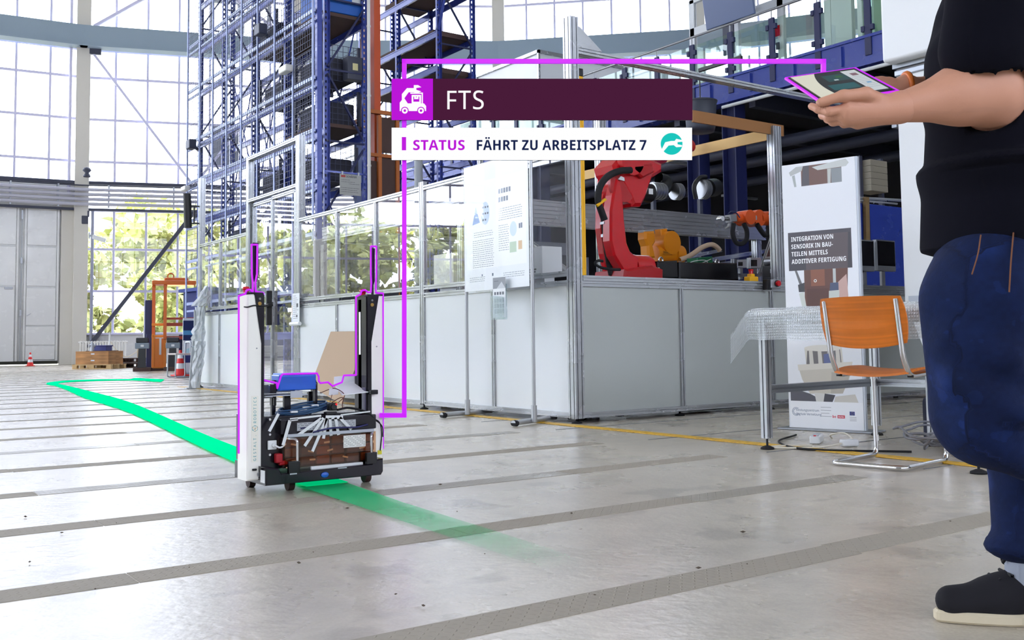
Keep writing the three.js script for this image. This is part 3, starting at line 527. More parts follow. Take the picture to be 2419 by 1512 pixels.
// ---------------------------------------------------------------- robot cell: slotted aluminium, white boards, clear sheets
{
  const c = thing('robot_cell', 'aluminium framed robot cell with white lower boards and clear upper panes', 'enclosure', [0, 0, 0]);
  const P = (n, ...g) => part(n, g, M.alu, c);
  const foot = shared([cy(0.008, 0.008, 0.05, 0, 0.03, 0, 8), lathe([[0, 0], [0.04, 0], [0.038, 0.008], [0.012, 0.018], [0, 0.018]], 14)]);
  const F = (x, z) => part('foot', foot, M.rubber, c).position.set(x, 0, z);
  const vert = (n, x, z, y0, y1, w, d) => P(n, prof(v(x, y0, z), v(x, y1, z), w, d, v(0, 0, 1)));
  // corner post, door posts, far post
  vert('corner_post', 0.04, -0.045, 0.036, 3.06, 0.08, 0.09); F(0.04, -0.045);
  vert('door_post', 0.04, -5.115, 0.04, 3.04, 0.08, 0.1); F(0.04, -5.115);
  vert('door_post', 0.04, -6.73, 0.04, 3.03, 0.08, 0.08); F(0.04, -6.73);
  vert('end_post', 0.04, -8.66, 0.04, 3.03, 0.08, 0.08); F(0.04, -8.66);
  vert('middle_post', 0.02, -2.25, 0.05, 2.1, 0.04, 0.08); F(0.02, -2.25);
  { const q = onZ(1416, 236, -1.3); vert('inner_post', q.x, -1.3, 1.0, q.y, 0.08, 0.08); }
  vert('tall_post', 2.44, -0.14, 1.1, 2.51, 0.1, 0.08);
  const along = (n, x, y, z0, z1, w = 0.04, h = 0.04) => P(n, prof(v(x, y, z0), v(x, y, z1), w, h));
  const across = (n, x0, x1, y, z, w = 0.04, h = 0.04) => P(n, prof(v(x0, y, z), v(x1, y, z), w, h));
  const bays = [[-0.09, -2.21], [-2.29, -5.065], [-6.77, -8.62]];
  for (const [a, b] of bays) { along('top_rail', 0.02, 2.04, a, b); along('middle_rail', 0.02, 1.115, a, b); along('lower_rail', 0.02, 1.045, a, b); along('bottom_rail', 0.02, 0.06, a, b); }
  along('header_rail', 0.04, 3.01, -5.165, -6.69, 0.08, 0.04); along('header_rail', 0.04, 2.46, -5.165, -6.69, 0.08, 0.04);
  const board = (z0, z1) => part('board', [bx(0.012, 0.95, z0 - z1, 0.022, 0.552, (z0 + z1) / 2)], M.panel, c);
  const pane = (z0, z1, y0 = 1.135, y1 = 2.02) => part('pane', [bx(0.006, y1 - y0, z0 - z1, 0.02, (y0 + y1) / 2, (z0 + z1) / 2)], M.cellPane, c);
  const mul = (z, y0, y1) => vert('mullion', 0.02, z, y0, y1, 0.04, 0.04);
  for (const [list, a, b] of [[[-1.09], -0.09, -2.21], [[-3.18, -4.075], -2.29, -5.065], [[-7.785], -6.77, -8.62]]) {
    const L = [a, ...list, b];
    for (let i = 0; i + 1 < L.length; i++) { const s = i ? 0.02 : 0, e = i + 2 < L.length ? 0.02 : 0; board(L[i] - s, L[i + 1] + e); pane(L[i] - s, L[i + 1] + e); }
    for (const z of list) { mul(z, 0.08, 1.025); mul(z, 1.135, 2.02); }
  }
  // double glass door on a track
  const leaf = (z0, z1, x) => {
    const d = part('sliding_door', [prof(v(x, 0.09, z0 + 0.02), v(x, 2.42, z0 + 0.02), 0.04, 0.04, v(0, 0, 1)), prof(v(x, 0.09, z1 - 0.02), v(x, 2.42, z1 - 0.02), 0.04, 0.04, v(0, 0, 1)), prof(v(x, 2.4, z0), v(x, 2.4, z1)), prof(v(x, 0.11, z0), v(x, 0.11, z1))], M.alu, c);
    part('pane', [bx(0.006, 2.26, z1 - z0 - 0.08, x, 1.255, (z0 + z1) / 2)], M.cellPane, d); return d;
  };
  leaf(-6.66, -5.9, 0.06); const d2 = leaf(-5.92, -5.17, 0.02);
  part('lock', [rb(0.07, 0.42, 0.05, -0.03, 1.05, -5.9, 0.008), rb(0.06, 0.03, 0.2, -0.06, 1.08, -5.86, 0.006)], M.black, d2);
  part('track', [prof(v(0.06, 0.05, -5.165), v(0.06, 0.05, -6.69))], M.alu, c);
  // right face: boards below, open above
  across('bottom_rail', 0.08, 4.6, 0.06, -0.02); across('top_rail', 0.08, 4.6, 1.077, -0.03, 0.08, 0.04); across('lower_rail', 0.08, 4.6, 1.035, -0.02);
  const XS = [0.08, 1.1, 2.18, 3.26, 4.6];
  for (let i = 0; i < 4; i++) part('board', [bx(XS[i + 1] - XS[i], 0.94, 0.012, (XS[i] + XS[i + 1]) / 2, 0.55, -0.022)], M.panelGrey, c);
  for (const x of [1.1, 2.18, 3.26, 4.58]) { vert('mullion', x, -0.018, 0.08, 1.02, 0.04, 0.04); F(x, -0.05); }
  across('cross_beam', 0.08, 4.6, 2.8, -0.04, 0.08, 0.04); vert('end_post', 4.62, -0.04, 0.04, 2.9, 0.08, 0.08);
  part('gusset', [poly([[0.08, 2.84], [0.34, 2.84], [0.12, 3.0], [0.08, 3.0]], 0.02).translate(0, 0, -0.05)], M.alu, c);
  // far walls of the cell, so that it holds together seen from elsewhere
  along('top_rail', 4.6, 1.077, -0.08, -8.6); along('bottom_rail', 4.6, 0.06, -0.08, -8.6); across('top_rail', 0.08, 4.6, 1.077, -8.66); across('bottom_rail', 0.08, 4.6, 0.06, -8.66);
  part('board', [bx(0.012, 0.95, 8.5, 4.6, 0.55, -4.33)], M.panel, c);
  // work bench plate inside, just under the rail
  part('bench_plate', [bx(4.4, 0.03, 2.6, 2.36, 0.98, -1.4)], M.aluDark, c); part('bench_leg', [bx(0.08, 0.96, 0.08, 0.4, 0.48, -2.5), bx(0.08, 0.96, 0.08, 4.3, 0.48, -2.5), bx(0.08, 0.96, 0.08, 0.4, 0.48, -0.3), bx(0.08, 0.96, 0.08, 4.3, 0.48, -0.3)], M.aluDark, c);
  // upper posts and pipe that rise above the long side
  P('upper_post', prof(v(0.5, 1.0, -2.0), v(0.5, 2.55, -2.0), 0.04, 0.04));
  part('grey_pole', [cy(0.04, 0.05, 1.7, 0.35, 1.85, -2.9, 12)], std(0x9aa0a6, 0.5), c);
  // black cable and clutter under the sides
  part('cable', [tube([[0.25, 0.012, -0.6], [0.18, 0.05, -1.0], [0.22, 0.012, -1.5], [0.14, 0.06, -1.8], [0.25, 0.012, -2.2]], 0.009, 40, 6), tube([[0.2, 0.012, -0.35], [0.8, 0.04, -0.25], [1.5, 0.012, -0.3], [2.4, 0.03, -0.2], [3.4, 0.012, -0.3]], 0.009, 40, 6)], M.rubber, c);
  for (const g of [bx(0.9, 0.03, 0.1, 1.2, 0.035, -0.25), bar(v(0.2, 0.02, -0.2), v(0.42, 0.08, -0.35), 0.05), bar(v(0.55, 0.02, -0.15), v(0.55, 0.1, -0.15), 0.05), bx(0.5, 0.05, 0.12, 3.6, 0.04, -0.3)]) part('base_skid', [g], M.black, c);
}
{ // light curtain beside the corner post
  const s = thing('light_curtain', 'yellow safety light curtain column beside the cell corner post', 'sensor', [0.125, 1.1, -0.06]);
  part('housing', [rb(0.05, 1.52, 0.05, 0, 0.76, 0, 0.006)], M.yellow, s); part('cap', [rb(0.052, 0.06, 0.052, 0, 1.55, 0, 0.006)], M.black, s); part('lens_strip', [bx(0.016, 1.4, 0.002, 0.012, 0.75, 0.026)], M.yellow, s);
  part('lettering', [sheet(0.04, 0.22, 0.002).translate(-0.002, 1.4, 0.027)], std(0xffffff, 0.5, 0, { map: canvasTex(48, 264, (x, w, h) => { x.fillStyle = '#e8b400'; x.fillRect(0, 0, w, h); x.translate(w / 2, h / 2); x.rotate(PI / 2); x.fillStyle = '#1a1a1a'; x.font = 'bold 34px sans-serif'; x.fillText('SICK', -66, 12); x.beginPath(); x.arc(46, 0, 6, 0, 7); x.fill(); }) }), s, true);
}
{ // gantry of heavy slotted beams inside the cell
  const g = thing('gantry_frame', 'grey gantry of heavy slotted beams inside the robot cell', 'gantry', [0, 0, 0]), Z = -2.0;
  const a = onZ(1466, 518, Z), b = onZ(1728, 534, Z);
  part('main_beam', [prof(v(0.3, a.y, Z), v(4.4, a.y, Z), 0.12, 0.24)], M.alu, g);
  part('side_beam', [prof(v(0.3, a.y + 0.02, Z), v(0.3, a.y + 0.02, -5.0), 0.08, 0.16)], M.alu, g);
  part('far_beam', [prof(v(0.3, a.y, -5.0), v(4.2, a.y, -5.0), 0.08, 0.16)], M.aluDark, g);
  for (const [x, z] of [[0.3, -2.0], [0.3, -5.0], [4.3, -2.0], [4.2, -5.0]]) part('leg', [prof(v(x, 0, z), v(x, a.y - 0.1, z), 0.08, 0.08)], M.alu, g);
  part('strut', [prof(v(0.85, 1.0, -0.75), v(1.0, 1.55, -1.9), 0.04, 0.04)], M.alu, g);
}
// ---------------------------------------------------------------- arms and gear inside the cell
const lump = (Z, dz, bevel, ...p) => poly(zs(Z, ...p), dz, bevel).translate(0, 0, Z - dz / 2);
const disc = (Z, px, py, rpx, len, seg = 28) => { const c = onZ(px, py, Z), e = onZ(px + rpx, py, Z); return cyz(Math.abs(e.x - c.x), len, c.x, c.y, Z, seg); };
{
  const Z = -0.8, r = thing('industrial_robot', 'large red industrial robot arm behind the cell board beside the yellow light curtain', 'robot', [0, 0, 0]);
  const R2 = std(0xb01018, 0.35);
  part('base', [lump(Z, 0.42, 0.02, 1435, 672, 1530, 672, 1530, 640, 1505, 630, 1440, 640)], R2, r);
  const sh = onZ(1500, 630, Z); part('shoulder_drum', [cyx(0.135, 0.2, sh.x + 0.03, sh.y - 0.03, Z, 32), cyx(0.12, 0.26, sh.x + 0.03, sh.y - 0.03, Z, 32), cyx(0.14, 0.03, sh.x - 0.06, sh.y - 0.03, Z, 32)], M.red, r);
  part('lower_arm', [lump(Z + 0.1, 0.12, 0.018, 1446, 422, 1456, 428, 1462, 460, 1466, 520, 1472, 575, 1480, 595, 1500, 612, 1496, 655, 1470, 655, 1455, 630, 1440, 605, 1432, 570, 1432, 500, 1438, 462)], M.red, r);
  part('lower_arm_back', [lump(Z - 0.1, 0.1, 0.015, 1424, 440, 1444, 430, 1450, 600, 1452, 640, 1430, 640, 1420, 600, 1412, 540, 1414, 480)], M.red, r);
  part('elbow_drum', [disc(Z, 1470, 438, 36, 0.26)], M.red, r); part('elbow_cap', [disc(Z + 0.13, 1470, 438, 30, 0.03)], R2, r);
  part('arm_head', [lump(Z, 0.3, 0.03, 1424, 395, 1445, 372, 1500, 372, 1522, 384, 1540, 392, 1540, 410, 1518, 424, 1512, 440, 1502, 470, 1490, 492, 1470, 492, 1462, 470, 1428, 412)], M.red, r);
  part('gear_housing', [lump(Z + 0.16, 0.08, 0.015, 1490, 392, 1536, 388, 1540, 408, 1512, 422, 1490, 404)], R2, r); part('rim', [disc(Z + 0.17, 1490, 380, 26, 0.06)], M.red, r); part('wrist_arm', [rod(onZ(1470, 385, Z), onZ(1560, 366, Z - 0.2), 0.09, 20), rod(onZ(1560, 366, Z - 0.2), onZ(1632, 344, Z - 0.2), 0.06, 18)], M.red, r);
  part('white_mark', [lump(Z + 0.155, 0.01, 0, 1460, 424, 1466, 416, 1474, 420, 1475, 428, 1468, 426)], M.white, r);
  const m1 = onZ(1520, 455, Z), m2 = onZ(1568, 452, Z); part('motor', [rod(m1.clone().setX(m1.x - 0.08), m1.clone().setX(m1.x + 0.08), 0.085, 20)], M.black, r);
  part('motor_label', [bx(0.05, 0.05, 0.003, m1.x + 0.01, m1.y + 0.0, Z + 0.086)], M.white, r); 
  part('hose', [tube(zp(Z + 0.2, 1490, 402, 1460, 405, 1432, 420, 1416, 445, 1413, 475, 1421, 500, 1428, 520), 0.03, 40, 10), tube(zp(Z + 0.02, 1424, 500, 1430, 560, 1436, 610, 1444, 650), 0.025, 30, 8)], M.rubber, r);
  part('hose_clip', [lump(Z + 0.05, 0.06, 0.004, 1422, 524, 1434, 522, 1434, 528, 1422, 530), lump(Z + 0.05, 0.06, 0.004, 1424, 553, 1436, 551, 1436, 558, 1424, 560)], M.steel, r);
  part('yellow_tag', [lump(Z + 0.22, 0.02, 0.004, 1408, 484, 1428, 468, 1433, 472, 1412, 489)], M.yellow, r);
  part('cable_loop', [tube(zp(Z + 0.18, 1465, 637, 1440, 636, 1415, 630, 1406, 622, 1412, 616, 1424, 617), 0.012, 30, 8)], M.rubber, r);
  const b = thing('drive_unit', 'long black drive housing with eye bolts beside the red arm base', 'drive', [0, 0, 0]);
  part('housing', [lump(Z, 0.3, 0.012, 1527, 620, 1574, 618, 1576, 660, 1527, 660), lump(Z, 0.32, 0.012, 1576, 622, 1712, 624, 1716, 664, 1576, 662)], M.blackGloss, b);
  for (const [px, py] of [[1561, 614], [1694, 619]]) { const e = onZ(px, py, Z); part('eye_bolt', [new THREE.TorusGeometry(0.024, 0.007, 8, 18).translate(e.x, e.y, Z)], M.chrome, b); }
  const l = onZ(1553, 638, Z + 0.152); part('warning_label', [bx(0.05, 0.045, 0.003, l.x, l.y, Z + 0.152)], M.white, b);
  part('plug_row', [...[0, 1, 2, 3, 4, 5].map((i) => { const e = onZ(1719 + (i % 2) * 5, 632 + (i >> 1) * 6, Z + 0.1); return bx(0.014, 0.014, 0.05, e.x, e.y, e.z); })], M.galv, b);
}
{
  const Z = -1.7, r = thing('industrial_robot', 'small amber robot with round body standing on the cell bench behind the red arm', 'robot', [0, 0, 0]);
  const A = std(0xe08a10, 0.38);
  const a = onZ(1545, 600, Z), b2 = onZ(1597, 601, Z), up = onZ(1570, 560, Z);
  part('forearm', [rod(a, b2, 0.085, 26), new THREE.SphereGeometry(0.095, 24, 16).translate(b2.x, b2.y, b2.z), rod(b2.clone().add(v(-0.06, 0, 0)), b2.clone().add(v(0.05, -0.01, 0)), 0.105, 26)], A, r);
  part('shoulder', [disc(Z, 1572, 575, 20, 0.2), lump(Z, 0.18, 0.03, 1555, 560, 1588, 562, 1590, 590, 1553, 590)], A, r);
  part('bracket', [lump(Z, 0.1, 0.01, 1553, 542, 1569, 541, 1571, 562, 1555, 562)], A, r);
  part('black_cap', [lump(Z, 0.08, 0.008, 1571, 543, 1588, 545, 1587, 561, 1571, 560)], M.black, r);
  part('upright_arm', [lump(Z + 0.02, 0.13, 0.02, 1514, 548, 1538, 546, 1540, 572, 1534, 582, 1540, 610, 1522, 612, 1520, 582, 1514, 566)], A, r); part('grey_top', [lump(Z + 0.02, 0.1, 0.01, 1514, 544, 1538, 543, 1538, 549, 1514, 550)], M.galv, r);
  part('foot', [cy(0.1, 0.12, 0.3, b2.x - 0.12, 1.15, Z, 20), cy(0.06, 0.08, 0.3, a.x - 0.05, 1.15, Z, 18)], A, r);
  const s = onZ(1576, 597, Z + 0.098); part('lettering', [sheet(0.11, 0.036, 0.001).translate(s.x, s.y, Z + 0.099)], std(0xffffff, 0.4, 0, { map: canvasTex(176, 58, (x, w, h) => { x.fillStyle = '#c07808'; x.fillRect(0, 0, w, h); x.fillStyle = '#3a1c08'; x.font = 'bold 40px sans-serif'; x.fillText('Stäubli', 10, 42); }) }), r, true);
  part('cream_hose', [tube(zp(Z + 0.1, 1605, 614, 1630, 604, 1660, 584, 1682, 578, 1696, 586, 1700, 592), 0.026, 40, 10)], std(0xcdb79c, 0.7), r);
}
{
  const Z = -0.6, r = thing('industrial_robot', 'orange robot arm stretched level to its grey gripper beside the tall banner', 'robot', [0, 0, 0]);
  const O = std(0xe4581a, 0.4), ax = (x0, y0, x1, y1, rad) => rod(onZ(x0, y0, Z), onZ(x1, y1, Z), rad, 22);
  part('wrist', [ax(1736, 516, 1762, 516, 0.045)], O, r); part('joint', [ax(1758, 516, 1792, 517, 0.058), disc(Z, 1760, 515, 12, 0.14), disc(Z, 1784, 516, 13, 0.12)], O, r); part('forearm', [ax(1790, 516, 1815, 516, 0.068), ax(1812, 518, 1856, 520, 0.055)], O, r);
  part('upper_arm', [rod(onZ(1850, 520, Z), onZ(1880, 640, Z - 0.2), 0.09, 20)], O, r); part('pedestal', [cy(0.13, 0.15, 0.26, onZ(1880, 640, Z - 0.2).x, 1.1, Z - 0.2, 22)], O, r);
  part('silver_band', [ax(1767, 516, 1776, 516, 0.064)], M.galv, r);
  part('gripper', [lump(Z, 0.07, 0.006, 1718, 508, 1734, 506, 1736, 524, 1720, 526), ax(1701, 517, 1720, 517, 0.018), lump(Z, 0.03, 0.003, 1722, 526, 1733, 526, 1726, 536, 1714, 540, 1720, 534)], M.steel, r); part('gripper_tip', [disc(Z, 1702, 517, 4, 0.06)], M.chrome, r);
  part('hose', [tube(zp(Z + 0.08, 1733, 528, 1731, 552, 1738, 572, 1751, 576, 1763, 566, 1764, 545, 1757, 528), 0.022, 44, 10), tube(zp(Z + 0.1, 1788, 530, 1800, 548, 1808, 556, 1816, 548, 1826, 520, 1836, 496, 1844, 482), 0.024, 44, 10), tube(zp(Z + 0.06, 1815, 508, 1825, 497, 1836, 494, 1844, 500), 0.008, 20, 6)], M.rubber, r);
  part('thin_cable', [tube(zp(Z + 0.1, 1720, 506, 1728, 500, 1740, 504, 1748, 514), 0.006, 20, 6)], M.blueDark, r);
}
{ // small gear on and above the bench
  const Z = -0.9, d = (px, py) => onZ(px, py, Z);
  const c = thing('conveyor', 'pale slotted conveyor rails running behind the black drive housing', 'conveyor', [0, 0, 0]);
  const bz = -1.7; part('rail', [prof(onZ(1615, 624, bz), onZ(1868, 584, bz - 0.9), 0.08, 0.04), prof(onZ(1650, 632, bz), onZ(1868, 601, bz - 0.6), 0.08, 0.04), prof(onZ(1600, 612, bz), onZ(1700, 592, bz - 0.6), 0.06, 0.03)], M.alu, c);
  part('leg', [prof(d(1733, 655), d(1733, 612), 0.04, 0.04)], M.aluDark, c); part('brace', [prof(d(1800, 648), d(1832, 552), 0.04, 0.08)], M.aluDark, c); part('post', [prof(d(1846, 660), d(1844, 560), 0.03, 0.03)], M.alu, c); part('cross_bar', [prof(d(1725, 650), d(1805, 650), 0.03, 0.03)], M.aluDark, c);
  const g = thing('circuit_box', 'green circuit box with loose white cables on the conveyor', 'box', [0, 0, 0]); part('body', [lump(-1.3, 0.15, 0.006, 1634, 610, 1670, 607, 1672, 622, 1636, 626)], std(0x0f6a45, 0.5), g); part('cable', [tube(zp(-1.2, 1618, 626, 1640, 617, 1668, 616, 1672, 622, 1664, 628), 0.004, 30, 5), tube(zp(-1.2, 1620, 620, 1650, 623, 1680, 612), 0.004, 30, 5)], M.white, g);
  for (const [n, x0, y0, x1, y1, lab] of [['control_unit', 1738, 614, 1760, 633, 'pale control unit with dark dial, left of the grey screen unit'], ['control_unit', 1768, 609, 1794, 634, 'grey control unit with square dark screen beside the diagonal strut']]) {
    const t = thing(n, lab, 'device', [0, 0, 0]); part('case', [lump(Z, 0.05, 0.004, x0, y1, x1, y1, x1, y0, x0, y0)], M.galv, t); part('screen', [lump(Z + 0.028, 0.006, 0, x0 + 6, y1 - 5, x1 - 6, y1 - 5, x1 - 6, y0 + 5, x0 + 6, y0 + 5)], M.black, t);
    part('stand', [lump(Z, 0.03, 0, x0 + 8, y1, x1 - 8, y1, x1 - 8, 660, x0 + 8, 660)], M.aluDark, t);
  }
  for (const [px, py, lab, m] of [[1770, 652, 'yellow emergency stop box with red mushroom button on the cell rail', M.yellow], [1818, 665, 'grey emergency stop box clamped to the front of the cell rail', M.galv]]) {
    const t = thing('emergency_stop', lab, 'button', [0, 0, 0]), yel = m === M.yellow, q = onZ(px, py, yel ? -0.08 : 0.02);
    if (yel) { part('case', [rb(0.11, 0.045, 0.07, q.x, 1.118, -0.06, 0.008), rb(0.05, 0.03, 0.05, q.x, 1.15, -0.06, 0.008)], m, t); part('mushroom_button', [cy(0.018, 0.02, 0.03, q.x, 1.172, -0.06, 18), cy(0.024, 0.02, 0.016, q.x, 1.195, -0.06, 18)], M.red, t); }
    else { part('case', [rb(0.12, 0.075, 0.06, q.x + 0.02, 1.075, 0.042, 0.006)], m, t); part('back_plate', [rb(0.06, 0.09, 0.05, q.x - 0.05, 1.07, 0.036, 0.004)], M.black, t); part('collar', [cyz(0.03, 0.012, q.x + 0.03, 1.078, 0.076, 22)], M.black, t); part('mushroom_button', [cyz(0.018, 0.02, q.x + 0.02, 1.078, 0.09, 18), cyz(0.024, 0.012, q.x + 0.02, 1.078, 0.102, 18)], M.red, t); }
  }
  const m2 = thing('motor_block', 'black motor block with small silver fittings above the grey stop box', 'motor', [0, 0, 0]); part('body', [lump(-0.3, 0.12, 0.006, 1812, 628, 1844, 626, 1844, 655, 1812, 656)], M.black, m2); part('fitting', [disc(-0.3, 1822, 618, 8, 0.1), disc(-0.28, 1850, 630, 7, 0.08), disc(-0.28, 1848, 640, 5, 0.08)], M.steel, m2); part('plate', [lump(-0.235, 0.006, 0, 1820, 636, 1832, 635, 1832, 644, 1820, 645)], M.galv, m2);
  // big silver air ducts, a dark lamp pot and wooden boards above the cell
  const du = thing('air_duct', 'ribbed silver air duct with dark hood hanging behind the blue columns', 'duct', [0, 0, 0]);
  const rib = (x0, x1, py, Zd, R0) => { const a = onZ(x0, py, Zd), b = onZ(x1, py, Zd), n = 9, g = []; for (let i = 0; i < n; i++) { const x = a.x + (b.x - a.x) * (i + 0.5) / n; g.push(cyx(R0 * (i % 2 ? 1 : 0.93), (b.x - a.x) / n * 1.02, x, a.y, Zd, 20)); } return g; };
  part('pipe', rib(1538, 1566, 450, -3.4, 0.11), M.steel, du); part('pipe', rib(1592, 1606, 452, -3.4, 0.11), M.steel, du); part('pipe', rib(1654, 1668, 447, -3.4, 0.13), M.steel, du); part('hood', [rod(onZ(1670, 445, -3.4), onZ(1688, 443, -3.5), 0.12, 20)], M.black, du);
  part('elbow', [tube([onZ(1566, 450, -3.4), onZ(1574, 440, -3.45), onZ(1572, 428, -3.5), onZ(1556, 422, -3.5)].map((q) => q), 0.08, 24, 12), tube([onZ(1644, 470, -3.4), onZ(1640, 440, -3.4), onZ(1654, 420, -3.4), onZ(1668, 418, -3.4)], 0.03, 24, 8)], M.black, du); for (const hx of [1660, 1550]) { const q = onZ(hx, 470, -3.4); part('stand', [bx(0.05, q.y, 0.05, q.x, q.y / 2, -3.45)], M.darkSteel, du); }
  const pot = thing('lamp_pot', 'dark grey pot shaped lamp shade hanging under the cross beam', 'lamp', [0, 0, 0]), pc = onZ(1655, 275, -0.5);
  part('shade', [lathe([[0.0, -0.15], [0.118, -0.145], [0.13, -0.1], [0.145, 0.12], [0.15, 0.12], [0.155, 0.135], [0.14, 0.14], [0.0, 0.13]], 28).translate(pc.x, pc.y, pc.z)], std(0x3a404e, 0.55), pot); part('cord', [rod(v(pc.x, pc.y + 0.13, pc.z), v(pc.x, pc.y + 0.42, pc.z), 0.006, 6), bar(v(pc.x, pc.y + 0.42, pc.z), v(pc.x, pc.y + 0.42, 0), 0.03)], M.black, pot);
  const yb = 2.505, px = 2.44; 
  const w1 = thing('wooden_board', 'brown wooden board on top of the tall post, running along the cell front', 'board', [0, 0, 0]); part('plank', [bx(1.15, 0.1, 0.02, px - 0.45, yb - 0.02, -0.14)], std(0x9a6a3c, 0.7), w1);
  const w2 = thing('wooden_board', 'pale wooden board running back from the top of the tall post', 'board', [0, 0, 0]); part('plank', [bx(0.02, 0.1, 2.6, px - 0.02, yb - 0.06, -1.5)], std(0xe4bc78, 0.65), w2);
  const bxs = thing('carton', 'white printed carton standing inside the cell pane beside the poster', 'carton', [0, 0, 0]); const q0 = onX(1272, 614, 0.16); part('box_body', [rb(0.2, 0.24, 0.26, 0.2, q0.y - 0.02, q0.z, 0.004), bx(0.1, 0.28, 0.18, 0.2, q0.y - 0.28, q0.z)], M.white, bxs); part('print', [bx(0.002, 0.012, 0.1, 0.099, q0.y - 0.08, q0.z), bx(0.002, 0.012, 0.08, 0.099, q0.y - 0.1, q0.z)], M.black, bxs);
  const bx2 = thing('carton', 'white carton inside the cell seen through the pane left of the poster', 'carton', [0, 0, 0]); const q1 = onX(1058, 640, 0.35); part('box_body', [rb(0.4, 0.32, 0.36, 0.5, q1.y, q1.z, 0.004), bx(0.3, 0.24, 0.3, 0.5, q1.y - 0.28, q1.z), bx(0.3, 0.6, 0.3, 0.5, 0.5, q1.z)], M.white, bx2);
  const cb = thing('cabinet', 'grey equipment cabinet inside the cell behind the double glass door', 'cabinet', [1.15, 0, -6.1]); part('carcass', [rb(0.8, 1.95, 1.2, 0, 0.98, 0, 0.01)], std(0x4d5058, 0.5), cb); part('door', [rb(0.02, 0.8, 0.55, -0.41, 1.4, -0.29, 0.004)], std(0x5a5d66, 0.5), cb); part('door', [rb(0.02, 0.8, 0.55, -0.41, 1.4, 0.29, 0.004)], std(0x5a5d66, 0.5), cb); part('drawer', [0.2, 0.42, 0.64].map((y) => rb(0.02, 0.18, 1.1, -0.41, y, 0, 0.004)), std(0x33343c, 0.5), cb);
  const st = thing('stop_switch', 'yellow and red stop switch behind the sliding door lock', 'switch', [0.24, 0, -5.7]); part('yellow_box', [rb(0.08, 0.12, 0.12, 0, 1.02, 0, 0.01)], M.yellow, st); part('red_box', [rb(0.1, 0.14, 0.2, 0.1, 0.9, 0.02, 0.02)], M.red, st); part('stand', [cy(0.015, 0.015, 0.95, 0.05, 0.475, 0, 8)], M.steel, st);
}
